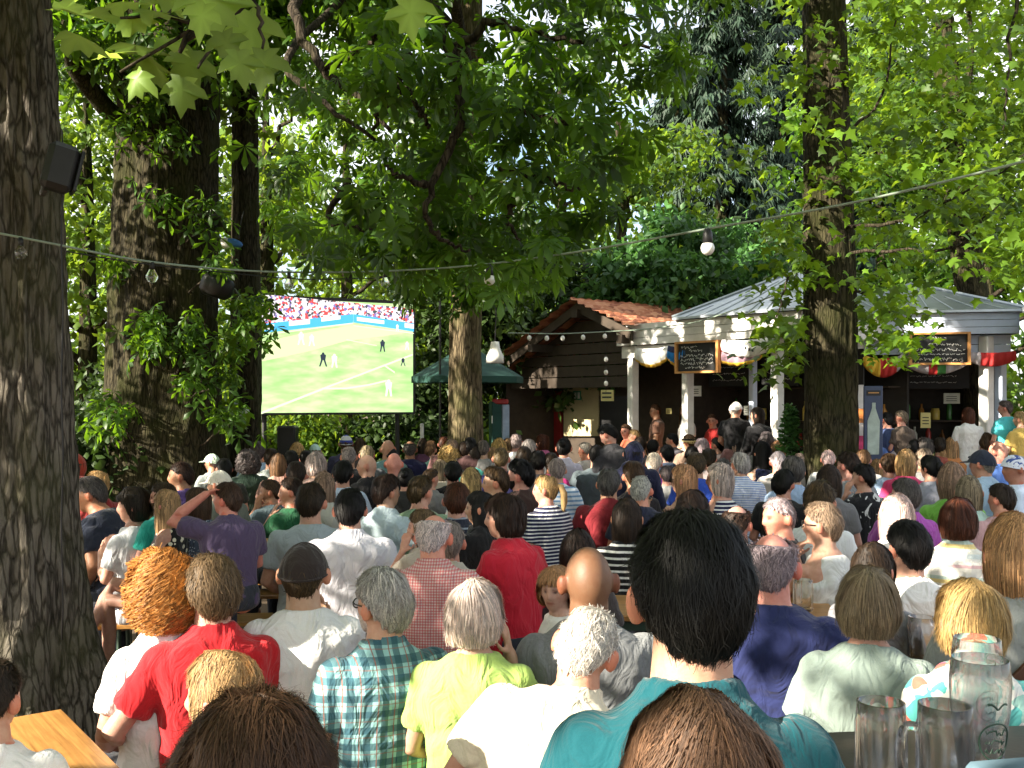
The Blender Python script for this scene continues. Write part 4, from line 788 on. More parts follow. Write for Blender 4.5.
# bottles, jars and boxes on shelves and counters
bt = MB(); bt.lathe([(0, 0), (.034, 0), (.036, .02), (.036, .17), (.014, .22), (.013, .28), (0, .28)], seg=12); bme = bt.mesh('bottle', True)
jr = MB(); jr.lathe([(0, 0), (.055, 0), (.058, .02), (.058, .13), (.05, .15), (.05, .17), (0, .17)], seg=14); jme = jr.mesh('jar', True)
BM = [simple('bottle_'+n_, c, .2, .1) for n_, c in (('brown', (.12, .05, .015)), ('green', (.05, .16, .04)), ('clear', (.45, .45, .38)), ('amber', (.35, .16, .03)), ('red', (.35, .04, .03)), ('yellow', (.55, .42, .08)))]
dpk = (2.2-.46/KS)
for i in range(40):
    st_, s_, zw = ((P1, .06+.041*i, 1.527 if i % 2 else 1.147) if i < 22 else (P2, .12+.046*(i-22), 1.527 if i % 2 else 1.147)); isj = i % 5 == 0
    me = (jme if isj else bme).copy(); me.materials.append(BM[i*7 % 6]); b_ = obj('jar' if isj else 'bottle', me); p_ = st_(s_, dpk, 1.5); b_.location = (p_[0], p_[1], zw); b_.scale = (1.1, 1.1, .85+.3*((i*5) % 3)/2)
    w1 = 'white fronted' if i < 22 else 'pale blue'
    tag(b_, ('small jar' if isj else 'small bottle')+' on the back shelves of the %s food stall' % w1, 'jar' if isj else 'bottle', ('jars' if isj else 'bottles')+' on the %s stall shelves' % w1)
for i, (s_, w_) in enumerate(((.50, .10), (.60, .07), (.68, .12), (.36, .08))):
    p_ = P2(s_, .35, 1.5); r = empty('food_tray', (p_[0], p_[1], 1.03)); tag(r, ['yellow tray of food on the pale blue stall counter', 'small green tray on the pale blue stall counter', 'white tray of food on the pale blue stall counter', 'brown basket on the pale blue stall counter'][i], 'tray'); m = MB(); m.box((0, 0, .05), (w_*2.6, .22, .10), None, .02); m.build('tray', [YELLOW, GREENS, WHITEP, ORWOOD][i], r); m = MB()
    for k in range(7): m.ellip((w_*2.2*(k/6-.5), .04*math.sin(k*2), .12), (.04, .04, .035), None, 8, 6)
    m.build('food', [BM[5], BM[1], BM[3], BM[0]][i], r, True)
def card(name, label, P, s, z, o, w_, h, mat, cat='sign'):
    r = empty(name, tuple(P(s, o, z))); tag(r, label, cat); m = MB(); a = P(s, o, z); k = nrm(P(1, 0, 0)-P(0, 0, 0)); m.slab([-k*w_/2, k*w_/2, k*w_/2+np.array([0, 0, h]), -k*w_/2+np.array([0, 0, h])], (0, .015, 0)); m.build('panel', mat, r)
    m = MB()
    for i in range(3): m.slab([-k*w_*.35+np.array([0, -.004, h*(.25+.2*i)]), k*w_*.3+np.array([0, -.004, h*(.25+.2*i)]), k*w_*.3+np.array([0, -.004, h*(.31+.2*i)]), -k*w_*.35+np.array([0, -.004, h*(.31+.2*i)])], (0, .003, 0))
    m.build('lettering', BLACK, r); return r
card('paper_notice', 'white bordered notice hanging behind the second stall post', P1, .36, 1.86, .3, .24, .14, WHITEP)
card('price_card', 'small yellow card beside the left stall post', P1, .17, 1.66, .4, .10, .08, YELLOW)
card('paper_notice', 'grey paper notice on the thin dark stall post', P1, .622, 1.66, .38, .07, .12, pm)
card('price_card', 'yellowish price card standing on the pale blue stall counter', P2, .52, 1.52, .35, .12, .2, YELLOW)
card('paper_notice', 'white paper notice by the menu of the pale blue stall', P2, .70, 1.78, .6, .2, .14, simple('faded_paper', (.4, .4, .34), .8))
# banner stand
bs = empty('banner_stand', (*at(873, 400, 11.4)[:2], 0)); tag(bs, 'dark blue upright banner with pale bottle picture beside the mossy trunk', 'banner')
m = MB(); m.box((0, 0, 1.30), (.215, .03, 1.36), None, .006); m.box((0, 0, .31), (.05, .03, .62)); m.box((0, 0, .015), (.34, .28, .03)); m.build('panel', simple('banner_blue', (.035, .055, .12), .4, .15), bs)
m = MB(); m.box((.0, -.018, 1.90), (.16, .006, .06)); m.build('black_label', BLACK, bs); m = MB(); m.box((0, -.0225, 1.902), (.12, .003, .012)); m.build('orange_lettering', ORWOOD, bs)
m = MB(); Vb = [(-.065, 1.20), (.065, 1.20), (.07, 1.58), (.035, 1.68), (.02, 1.73), (.02, 1.79), (-.02, 1.79), (-.02, 1.73), (-.035, 1.68), (-.07, 1.58)]; m.slab([(x+.012*(z-1.5), -.0155, z) for x, z in Vb], (0, -.004, 0)); m.build('bottle_picture', simple('bottle_print', (.42, .50, .46), .6), bs)
# red and white drinks fridge sliver beside the trunk
fr_ = empty('drinks_sign', (*at(862, 400, 11.8)[:2], 0)); tag(fr_, 'narrow orange white and pink upright sign between trunk and blue banner', 'sign')
for nme, z0, z1, c in (('orange_panel', 1.55, 1.72, (.6, .22, .06)), ('white_panel', 1.40, 1.55, (.75, .7, .68)), ('pink_panel', 0, 1.40, (.55, .05, .16))):
    m = MB(); m.box((0, 0, (z0+z1)/2), (.11, .06, z1-z0-.003)); m.build(nme, simple(nme, c, .5), fr_)
# potted conifer by the stall post
ps = empty('potted_shrub', (*at(790, 400, 11.0)[:2], 0)); tag(ps, 'small cone shaped dark evergreen shrub beside the stall post', 'shrub'); r_ = np.random.default_rng(3)
m = MB(); m.lathe([(0, 0), (.17, 0), (.22, .38), (.19, .38), (.18, .33), (0, .33)], seg=20); m.build('pot', simple('terracotta', (.33, .14, .07), .8), ps)
m = MB(); m.tube([(0, 0, .3), (0, 0, 1.6)], [.02, .006], 6); m.build('stem', BARKD, ps)
q = r_.uniform(0, 1, 1500); a = r_.uniform(0, 6.28, 1500); rad = (.26*(1-q)+.03)*r_.uniform(.5, 1.05, 1500); Pq = np.stack([np.cos(a)*rad, np.sin(a)*rad, .45+1.3*q], 1); obj('foliage', leaf_mesh('foliage', T_SIMPLE, Pq, r_.uniform(.05, .09, 1500), r_, (-50, 20), 30), LF_COOL, ps)
# ---- cables with bulbs
def cable(name, pts, label, r=.006, mat=BLACK, cat='string lights'):
    P = np.array([at(*p) for p in pts]); t = np.linspace(0, 1, 60); s = np.linspace(0, 1, len(P)); Q = np.stack([np.interp(t, s, P[:, k]) for k in range(3)], 1)
    for _ in range(8): Q[1:-1] = .25*Q[:-2]+.5*Q[1:-1]+.25*Q[2:]
    root = empty(name, tuple(Q[30])); tag(root, label, cat); m = MB(); m.tube(Q-Q[30], r, 6); m.build('cable', mat, root, True); return root, Q
CABG = simple('grey_green_cable', (.22, .28, .22), .5)
c1_, Q1 = cable('string_lights', [(-60, 222, 4.8), (60, 245, 4.85), (140, 262, 5.3), (260, 273, 6.0), (380, 272, 6.4), (480, 266, 6.3), (600, 249, 5.6), (715, 227, 5.0), (850, 205, 4.5), (1024, 162, 4.1), (1100, 140, 4)], 'long light cable with bulbs strung across the whole garden', .0065, CABG)
def bulb(root, p, kind, sc_=1.0, px=None):
    o = np.array(p)-np.array(root.location); m = MB()
    if kind == 'big':
        m.lathe([(0, 0), (.016, 0), (.018, -.01), (.024, -.02), (.026, -.075), (.02, -.078), (0, -.078)], o, 14); sk = m.build('socket', BLACK, root, True); m = MB(); m.ellip(o+np.array([0, 0, -.098]), (.035, .035, .036)); m.build('bulb', ENAMEL, sk, True)
    elif kind == 'clear':
        m.lathe([(0, 0), (.011, 0), (.013, -.04), (0, -.042)], o, 10); sk = m.build('socket', BLACK, root, True); m = MB(); m.lathe([(.012*sc_, -.04*sc_), (.02*sc_, -.055*sc_), (.036*sc_, -.085*sc_), (.037*sc_, -.1*sc_), (.025*sc_, -.125*sc_), (.004*sc_, -.132*sc_)], o, 14); m.build('bulb', GLASS, sk, True)
    else:
        m.tube([o, o+np.array([0, 0, -.03])], .011, 8); sk = m.build('socket', BLACK, root); m = MB(); m.ellip(o+np.array([0, 0, -.06]), (.03, .03, .036), None, 10, 8); m.build('bulb', ENAMEL, sk, True)
def onc(Q, px): x, _ = pxof(Q); return Q[np.argmin(np.abs(x-px))]
bulb(c1_, onc(Q1, 30), 'clear', .8); bulb(c1_, onc(Q1, 392), 'clear', .8); bulb(c1_, onc(Q1, 152), 'clear', .85); bulb(c1_, onc(Q1, 294), 'clear', .8); bulb(c1_, onc(Q1, 484), 'big', 1.2); bulb(c1_, onc(Q1, 715), 'big', 1.2)
c2_, Q2 = cable('cable', [(-60, 230, 6.2), (140, 264, 7), (300, 280, 8), (420, 277, 8.6), (520, 262, 9)], 'thin dark second cable above the big screen', .005, BLACK, 'cable')
c3_, Q3 = cable('string_lights', [(508, 333, 13.2), (560, 334, 13.3), (640, 330, 13.3), (700, 322, 12.5), (790, 290, 11)], 'short string of small white bulbs in front of the hut gable', .008, CABG)
for x in (528, 547, 565, 583, 603): bulb(c3_, onc(Q3, x), 'small')
c4_, Q4 = cable('string_lights', [(605, 335, 13.4), (606, 372, 13.6), (606, 392, 13.6)], 'little bulbs hanging on a wire above the yellow sign', .003, BLACK)
for y in (360, 373, 384): bulb(c4_, at(606, y-5, 13.5), 'small')
# ---- loudspeakers and boxes on trunks
lsp = empty('loudspeaker', tuple(at(60, 168, 4.75))); tag(lsp, 'black wall loudspeaker mounted on the rough left edge trunk', 'loudspeaker')
m = MB(); R_ = Rz(.55)@Ry(.22); m.box((0, 0, 0), (.14, .12, .225), R_, .025); m.build('cabinet', BLACK, lsp); m = MB(); m.box(R_@np.array([.078, -.0, 0]), (.018, .108, .20), R_, .012); m.build('grille', simple('speaker_grille', (.006, .006, .008), .3), lsp)
m = MB(); m.box((-.10, .10, .0), (.03, .12, .22), R_, .006); m.tube([(-.13, .2, .0), (-.02, .06, .0)], .02, 8); m.build('bracket', simple('bracket_grey', (.05, .05, .05), .5), lsp)
m = MB(); Qd = [lsp.matrix_world]; m.tube([at(62, y, 4.86+.002*i)+np.array([.004*math.sin(i*1.3), 0, 0])-np.array(lsp.location) for i, y in enumerate(range(130, 660, 30))], .0045, 6); m.build('wire', BLACK, lsp, True)
ls2 = empty('loudspeaker', tuple(at(217, 286, 11.2))); tag(ls2, 'round black loudspeaker on the massive overgrown trunk', 'loudspeaker')
m = MB(); m.box((0, 0, 0), (.36, .28, .26), Ry(.3)@Rz(.3), .09); m.build('cabinet', BLACK, ls2, True); m = MB(); m.lathe([(0, .16), (.11, .155), (.12, .14)], (0, 0, 0), 18, Rx(math.pi/2)); m.build('cone', BLACK, ls2, True)
m = MB(); m.tube([(0, .1, 0), (-.1, .5, .05)], .02, 6); m.build('bracket', BLACK, ls2)
fl = empty('floodlight', tuple(at(211, 220, 11.2))); tag(fl, 'flat dark floodlight fixed high on the massive overgrown trunk', 'floodlight')
m = MB(); m.box((0, 0, 0), (.27, .2, .035), Rx(-.5)@Ry(.15), .01); m.build('housing', simple('flood_grey', (.035, .033, .033), .5), fl); m = MB(); m.box((0, .0, -.06), (.13, .12, .08), Rx(-.5), .02); m.tube([(0, .05, -.08), (.02, .5, -.2)], .015, 6); m.build('bracket', BLACK, fl)
bg = empty('carrier_bag', tuple(at(230, 243, 11.4))); tag(bg, 'crumpled blue and white bag hanging beside the floodlight', 'bag')
m = MB(); m.ellip((.05, 0, 0), (.10, .05, .045), Ry(.3)); m.build('blue_part', BLUEP, bg, True); m = MB(); m.ellip((-.05, 0, .0), (.07, .04, .06), Ry(.8)); m.build('white_part', WHITEP, bg, True); m = MB(); m.tube([(.1, 0, .05), (.11, .02, .2), (.1, .2, .4)], .006, 5); m.build('cord', BLACK, bg)
bx = empty('plastic_box', tuple(at(240, 413, 12.7))); tag(bx, 'pale translucent box fixed on the slim trunk left of the screen', 'box')
m = MB(); m.box((0, 0, 0), (.2, .12, .15), Ry(.35), .02); m.build('body', simple('milky_plastic', (.45, .5, .42), .3), bx); m = MB(); m.box((0, 0, .085), (.22, .14, .03), Ry(.35), .01); m.build('lid', simple('milky_lid', (.36, .42, .36), .35), bx)
sb = empty('loudspeaker', (*at(288, 400, 13.2)[:2], 0)); tag(sb, 'black loudspeaker on a stand below the left half of the screen', 'loudspeaker')
m = MB(); m.box((0, 0, 1.28), (.24, .24, .40), None, .02); m.build('cabinet', BLACK, sb); m = MB(); m.box((0, -.125, 1.28), (.2, .012, .36), None, .004); m.build('grille', simple('sb_grille', (.01, .01, .012), .4), sb)
m = MB(); m.tube([(0, 0, .1), (0, 0, 1.1)], .018, 8); [m.tube([(0, 0, .45), (.4*math.cos(a), .4*math.sin(a), .0)], .012, 6) for a in (0, 2.1, 4.2)]; m.build('stand', BLACK, sb)
wp = tag(MB().box((0, 0, .75), (.05, .05, 1.5), None, .008).build('white_post', WHITEP), 'slim white post at the right end of the bushes below the screen', 'post'); wp.location = at(422, 400, 13.6)*np.array([1, 1, 0])
pole = empty('thin_pole', (*at(440, 400, 12.4)[:2], 0)); tag(pole, 'thin dark pole between the screen and the sun flecked trunk', 'pole'); MB().tube([(0, 0, 0), (0, 0, 3.6)], .014, 6).build('shaft', BLACK, pole); MB().lathe([(0, 0), (.14, 0), (.14, .03), (0, .04)]).build('foot', BLACK, pole)
# ---- tables, benches, glasses
def table(label, p, ang, L=2.2, W=.7, z=.77, name='beer_table', mat=TABLEW):
    r = empty(name, (p[0], p[1], 0), ang); tag(r, label, 'table', 'beer garden tables')
    m = MB(); m.box((0, 0, z-.015), (L, W, .03), None, .006); m.build('tabletop', mat, r)
    m = MB(); m.box((0, W/2-.05, z-.055), (L-.1, .03, .05)); m.box((0, -W/2+.05, z-.055), (L-.1, .03, .05)); m.build('rail', simple('green_steel', (.03, .06, .04), .5) if 'green_steel' not in bpy.data.materials else bpy.data.materials['green_steel'], r)
    for sx in (-1, 1):
        m = MB(); x = sx*(L/2-.35)
        m.tube([(x, -W/2+.08, z-.06), (x+sx*.02, -W/2+.05, 0.0)], .016, 8); m.tube([(x, W/2-.08, z-.06), (x+sx*.02, W/2-.05, 0.0)], .016, 8); m.box((x+sx*.012, 0, .25), (.02, W-.16, .02)); m.build('leg', bpy.data.materials['green_steel'], r)
    return r
def bench(label, p, ang, L=2.2, z=.45):
    r = empty('beer_bench', (p[0], p[1], 0), ang); tag(r, label, 'bench', 'beer garden benches')
    m = MB(); m.box((0, 0, z-.015), (L, .26, .03), None, .006); m.build('seat', TABLEW, r)
    for sx in (-1, 1):
        m = MB(); x = sx*(L/2-.3); m.tube([(x, -.1, z-.03), (x, -.12, 0)], .014, 8); m.tube([(x, .1, z-.03), (x, .12, 0)], .014, 8); m.box((x, 0, .2), (.018, .2, .018)); m.build('leg', bpy.data.materials['green_steel'], r)
    return r
e1 = at(62, 710, 3.42); e2 = at(115, 768, 2.92); dv = nrm(e2-e1)[:2]; ang = math.atan2(dv[1], dv[0]); nrml = np.array([dv[1], -dv[0]]); nrml = nrml if nrml[0] < 0 else -nrml
cpt = e1[:2]+dv*1.1+nrml*.35
table('sunlit orange wooden table corner at the bottom left edge', cpt, ang, z=.765)
pp = empty('paper_sheet', (*(e1[:2]+dv*.12+nrml*.30), .768), .4); tag(pp, 'white paper lying on the sunlit table at bottom left', 'paper'); MB().box((0, 0, .0), (.16, .11, .002)).build('sheet', WHITEP, pp)
table('wooden table corner in front of the woman in the red cardigan', (at(503, 400, 5.4)[0]-.06, 5.38), 1.42, 1.5, .6, z=.80)
table('wooden table under the elbows of the woman with black glasses', (at(842, 400, 4.8)[0]-.6, 4.95), -.08, 1.2, .5, z=.80)
table('wooden table beside the cross legged woman in the floral dress', (at(165, 400, 6.6)[0], 6.75), .12, 2.4, .55, z=.84)
bench('bench carrying the cross legged woman and her neighbours', (at(165, 400, 6.1)[0], 6.25), .12, 1.2)
tall = table('dark high table with empty beer glasses at the bottom right corner', (1.16, 1.92), .1, 1.3, .8, 1.065, 'high_table', simple('dark_table', (.035, .028, .022), .4))
def mug(label, p, h=.13, r=.046, rot=0, sc_=1.0, grp=None):
    o = empty('beer_mug', tuple(p), rot); tag(o, label, 'beer mug', grp); n = 60; prof = []
    th = np.linspace(0, 2*math.pi, n, endpoint=False); fl_ = 1+.085*np.abs(np.cos(th*5))
    V = []; Fs = []
    rings = [(0, 0, 0), (r*.95, 0, .3), (r, .008, 1), (r, h*.82, 1), (r*1.0, h*.86, .2), (r*1.0, h, 0), (r-.004, h+.001, 0), (r-.006, h*.8, 0), (r-.007, .022, 0), (r*.5, .016, 0), (0, .016, 0)]
    for (rr, z, fw) in rings: f_ = 1+(fl_-1)*fw; V += [(math.cos(t)*rr*q, math.sin(t)*rr*q, z) for t, q in zip(th, f_)]
    for i in range(len(rings)-1):
        for j in range(n): Fs.append((i*n+j, i*n+(j+1) % n, (i+1)*n+(j+1) % n, (i+1)*n+j))
    MB().add(V, Fs).build('glass', GLASS, o, True)
    m = MB(); m.tube(limb_path([(r*.99, 0, h*.78), (r+.022, 0, h*.80), (r+.033, 0, h*.62), (r+.03, 0, h*.34), (r+.016, 0, h*.17), (r*.99, 0, h*.2)], 18, 0), np.full((18, 2), .0085), 8, up=(0, 1, 0)); m.build('handle', HGLASS, o, True); o.scale = (sc_,)*3; return o
def tallglass(label, p, h=.23, sc_=1.0):
    o = empty('wheat_beer_glass', tuple(p), .5); tag(o, label, 'beer glass'); prof = [(0, 0), (.034, 0), (.035, .01), (.030, .03), (.027, .06), (.031, .10), (.039, .16), (.041, .20), (.038, h), (.0365, h+.001), (.039, .198), (.037, .16), (.029, .10), (.0245, .06), (.022, .04), (.0, .036)]
    MB().lathe(prof, seg=40).build('glass', GLASS, o, True)
    a0 = -math.pi/2-.35; pr = lambda z: np.interp(z, [.06, .10, .16, .2], [.027, .031, .039, .041])+.0012
    onp = lambda a, z: (math.cos(a)*pr(z), math.sin(a)*pr(z), z)
    m = MB(); path = [onp(a0+.62*math.cos(t), .125+.026*math.sin(t)) for t in np.linspace(0, 2*math.pi, 40)]; m.tube(path, .0012, 5)
    rr = np.random.default_rng(9)
    for z in (.138, .124, .112): m.tube([onp(a0+q, z+.004*rr.uniform(-1, 1)) for q in np.linspace(-.4, .4, 16)], .0011, 4)
    m.tube([onp(a0+q, .170+.008*abs(math.sin(q*6))) for q in np.linspace(-.35, .35, 18)], .0016, 4)
    m.build('emblem', simple('green_print', (.02, .05, .035), .5), o); o.scale = (sc_,)*3; return o
mug('thick ribbed empty beer mug standing leftmost on the dark high table', (*at(881, 700, 1.85)[:2], 1.067), .195, .043, -.25)
mug('thick ribbed empty beer mug between the other mug and the tall glasses', (*at(945, 695, 1.80)[:2], 1.067), .205, .046, math.pi-.3)
tallglass('tall curved beer glass with round emblem in front at the right', (*at(980, 700, 1.78)[:2], 1.067), .23, 1.27)
tallglass('tall curved beer glass behind the one with the full round emblem', (*at(977, 640, 2.02)[:2], 1.067), .23, 1.18)
mug('empty mug with small emblem in front of the white shirted man', (*at(922, 400, 3.9)[:2], .80), .175, .05, .2)
ht2 = table('wooden table end behind the patterned blouse', (at(922, 400, 3.9)[0]+.1, 4.0), 0, 1.0, .5, .80)
m2 = [((492, 5.0, .80), 'small drinking mug on the table corner by the red cardigan'), ((803, 4.85, .80), 'small glass mug by the elbow of the woman with black glasses'), ((735, 4.75, .80), 'glass mug on the table beside the man in the navy shirt')]
for (x, d, z), l in m2: mug(l, (*at(x, 400, d)[:2], z), .15, .045, .3*d)
jean = empty('folded_jacket', (*at(1012, 742, 1.62)[:2], 1.067)); tag(jean, 'blue folded jacket on the high table at the bottom right corner', 'jacket'); m = MB(); [m.box((.02*i, 0, .025+.05*i), (.20-.02*i, .16, .045), Rz(.1*i), .018) for i in range(3)]; m.build('fabric', simple('faded_cloth', (.10, .17, .22), .8, .2, 10), jean, True)
# =================================================================== PEOPLE
HC = dict(black=(.008, .007, .007), darkbrown=(.034, .021, .014), brown=(.075, .044, .024), lightbrown=(.17, .105, .055), auburn=(.085, .028, .012), ginger=(.47, .185, .055), blond=(.47, .31, .15), ash=(.28, .21, .15), grey=(.31, .28, .27), darkgrey=(.115, .10, .098), white=(.67, .62, .59), silver=(.49, .45, .435), yellow=(.57, .41, .17))
SKIN = dict(fair=(.52, .30, .215), pink=(.56, .27, .20), tan=(.36, .19, .115), brown=(.17, .085, .048), dark=(.06, .03, .018))
def mat_skin():
    m, nt, b = newmat('skin'); oi = N(nt, 'ShaderNodeObjectInfo'); a = N(nt, 'ShaderNodeAttribute', attribute_name='tint')
    v = ocoord(nt); n = noise(nt, 45, 4, .6, v); c = mix(nt, 1.0, oi.outputs['Color'], a.outputs['Color'], 'MULTIPLY')
    c = mix(nt, .6, c, ramp(nt, n, [(.3, (.80, .62, .56)), (.7, (1, 1, 1))]), 'MULTIPLY'); nt.links.new(c, b.inputs['Base Color'])
    b.inputs['Roughness'].default_value = .5; b.inputs['Specular IOR Level'].default_value = .35; b.inputs['Subsurface Weight'].default_value = .12; b.inputs['Subsurface Radius'].default_value = (.02, .007, .004); b.inputs['Subsurface Scale'].default_value = .5
    bump(nt, b, noise(nt, 240, 4, .7, v), .35, .002); return m
def mat_hair():
    m, nt, b = newmat('hair'); oi = N(nt, 'ShaderNodeObjectInfo'); a = N(nt, 'ShaderNodeAttribute', attribute_name='v')
    c = mix(nt, 1.0, oi.outputs['Color'], ramp(nt, a.outputs['Fac'], [(0, (.35, .33, .31)), (.5, (.9, .9, .9)), (1, (1.7, 1.65, 1.55))]), 'MULTIPLY'); nt.links.new(c, b.inputs['Base Color'])
    v = ocoord(nt, (420, 420, 40)); n = noise(nt, 1.0, 3, .7, v); c = mix(nt, .5, c, ramp(nt, n, [(.3, (.35, .35, .35)), (.7, (1.25, 1.22, 1.18))]), 'MULTIPLY'); nt.links.new(c, b.inputs['Base Color']); bump(nt, b, n, .35, .002)
    b.inputs['Roughness'].default_value = .5; b.inputs['Specular IOR Level'].default_value = .25
    tr = N(nt, 'ShaderNodeBsdfTranslucent'); nt.links.new(mix(nt, 1.0, c, (1.6, 1.35, 1.1), 'MULTIPLY'), tr.inputs[0]); mx = N(nt, 'ShaderNodeMixShader'); mx.inputs[0].default_value = .28; nt.links.new(b.outputs[0], mx.inputs[1]); nt.links.new(tr.outputs[0], mx.inputs[2]); nt.links.new(mx.outputs[0], nt.nodes['Material Output'].inputs[0]); return m
def cloth_finish(nt, b, colsock, v):
    n = noise(nt, 3.2, 4, .55, v, .6); n2 = noise(nt, 420, 2, .5, v)
    c = mix(nt, .5, colsock, ramp(nt, n2, [(.35, (.8, .8, .8)), (.65, (1.0, 1.0, 1.0))]), 'MULTIPLY'); nt.links.new(c, b.inputs['Base Color'])
    b.inputs['Roughness'].default_value = .88; b.inputs['Specular IOR Level'].default_value = .2; b.inputs['Sheen Weight'].default_value = .15
    w = N(nt, 'ShaderNodeTexNoise'); w.inputs['Scale'].default_value = 7; w.inputs['Detail'].default_value = 3; w.inputs['Distortion'].default_value = 1.2
    mp = N(nt, 'ShaderNodeMapping'); mp.inputs['Scale'].default_value = (1.6, 1.6, .8); mp.inputs['Rotation'].default_value = (.3, .5, 0); nt.links.new(v, mp.inputs[0]); nt.links.new(mp.outputs[0], w.inputs['Vector'])
    h = math_(nt, 'ADD', math_(nt, 'MULTIPLY', w.outputs[0], 1.0), math_(nt, 'MULTIPLY', n2, .02)); bump(nt, b, h, .8, .035)
def mat_cloth():
    m, nt, b = newmat('cloth'); oi = N(nt, 'ShaderNodeObjectInfo'); cloth_finish(nt, b, oi.outputs['Color'], ocoord(nt)); return m
def band(nt, v, axis, freq, duty, ph=0.0):
    s = N(nt, 'ShaderNodeSeparateXYZ'); nt.links.new(v, s.inputs[0]); f = math_(nt, 'FRACT', math_(nt, 'ADD', math_(nt, 'MULTIPLY', s.outputs[axis], freq), ph+50)); return math_(nt, 'LESS_THAN', f, duty)
_pm = {}
def pattern(kind, *cols):
    key = (kind, cols)
    if key in _pm: return _pm[key]
    m, nt, b = newmat('cloth_'+kind); v = ocoord(nt)
    if kind == 'stripes': c = mix(nt, band(nt, v, 2, cols[2] if len(cols) > 2 else 28, cols[3] if len(cols) > 3 else .5), cols[0], cols[1])
    elif kind == 'plaid':
        c = mix(nt, math_(nt, 'MULTIPLY', band(nt, v, 0, 17, .42), .75), cols[0], cols[1]); c = mix(nt, math_(nt, 'MULTIPLY', band(nt, v, 2, 17, .42), .75), c, cols[1]); c = mix(nt, math_(nt, 'MULTIPLY', band(nt, v, 0, 17, .07, .25), .8), c, cols[2]); c = mix(nt, math_(nt, 'MULTIPLY', band(nt, v, 2, 17, .07, .25), .5), c, cols[2])
    elif kind == 'check':
        c = mix(nt, math_(nt, 'MULTIPLY', band(nt, v, 0, 75, .5), .55), cols[0], cols[1]); c = mix(nt, math_(nt, 'MULTIPLY', band(nt, v, 2, 75, .5), .55), c, cols[1])
    elif kind == 'pastel':
        s = N(nt, 'ShaderNodeSeparateXYZ'); nt.links.new(v, s.inputs[0]); f = math_(nt, 'FRACT', math_(nt, 'MULTIPLY', s.outputs[2], 5.2)); c = ramp(nt, f, [(0, (.75, .72, .66)), (.16, (.62, .42, .45)), (.25, (.75, .72, .68)), (.42, (.60, .66, .66)), (.55, (.76, .74, .66)), (.68, (.70, .56, .25)), (.8, (.45, .55, .50)), (.9, (.76, .74, .70))])
        for n_ in nt.nodes:
            if n_.type == 'VALTORGB': n_.color_ramp.interpolation = 'CONSTANT'
    elif kind in ('floral', 'dots'):
        vo = N(nt, 'ShaderNodeTexVoronoi'); vo.inputs['Scale'].default_value = 17 if kind == 'floral' else 60; nt.links.new(v, vo.inputs['Vector']); thr = .34 if kind == 'floral' else .2
        d = math_(nt, 'ADD', vo.outputs['Distance'], math_(nt, 'MULTIPLY', noise(nt, 40, 3, .6, v), .25 if kind == 'floral' else .05)); c = mix(nt, math_(nt, 'LESS_THAN', d, thr+.1), cols[0], cols[1])
    elif kind == 'triangles':
        vo = N(nt, 'ShaderNodeTexVoronoi', distance='MANHATTAN'); vo.inputs['Scale'].default_value = 24; nt.links.new(v, vo.inputs['Vector']); hs = N(nt, 'ShaderNodeSeparateColor'); nt.links.new(vo.outputs['Color'], hs.inputs[0])
        c = ramp(nt, hs.outputs[0], [(0, (.72, .70, .66)), (.36, (.10, .42, .40)), (.58, (.66, .68, .64)), (.72, (.30, .52, .46)), (.84, (.62, .14, .10)), (.93, (.58, .05, .25))])
        for n_ in nt.nodes:
            if n_.type == 'VALTORGB': n_.color_ramp.interpolation = 'CONSTANT'
    elif kind == 'heather': c = ramp(nt, noise(nt, 120, 5, .8, ocoord(nt, (1, 1, .25))), [(.3, tuple(x*.7 for x in cols[0])), (.7, cols[0])])
    elif kind == 'print':
        n = noise(nt, 9, 2, .5, v, 1.5); c = mix(nt, math_(nt, 'LESS_THAN', n, .4), cols[0], cols[1])
    cloth_finish(nt, b, c, v); _pm[key] = m; return m
M_SKIN, M_HAIR, M_CLOTH = mat_skin(), mat_hair(), mat_cloth()
tmp = bpy.data.scenes.new('remesh_tmp')
def remesh(mb, vox, name, smooth=0, fold=0.0, seed=0):
    me0 = mb.mesh('tmp'); o = bpy.data.objects.new('tmp', me0); tmp.collection.objects.link(o); md = o.modifiers.new('r', 'REMESH'); md.mode = 'VOXEL'; md.voxel_size = vox; md.use_smooth_shade = True
    if smooth: sm = o.modifiers.new('s', 'SMOOTH'); sm.factor = .5; sm.iterations = smooth
    vl = tmp.view_layers[0]; vl.update(); dg = vl.depsgraph; me = bpy.data.meshes.new_from_object(o.evaluated_get(dg)); me.name = name
    bpy.data.objects.remove(o); bpy.data.meshes.remove(me0); me.materials.clear()
    me.polygons.foreach_set('use_smooth', np.ones(len(me.polygons), bool))
    if fold:
        n = len(me.vertices); co = np.empty(n*3, np.float32); me.vertices.foreach_get('co', co); nr = np.empty(n*3, np.float32); me.vertex_normals.foreach_get('vector', nr); co = co.reshape(-1, 3).astype(float); nr = nr.reshape(-1, 3)
        a = vnoise(co*np.array([9, 9, 4.5])+seed, seed); b = vnoise((co+a[:, None]*.05)*np.array([6, 6, 17])+seed*3, seed+1); co += nr*(fold*(1-2*np.abs(a))+fold*.6*(1-2*np.abs(b)))[:, None]; me.vertices.foreach_set('co', co.astype(np.float32).ravel()); me.update()
    return me
D2 = math.pi/180
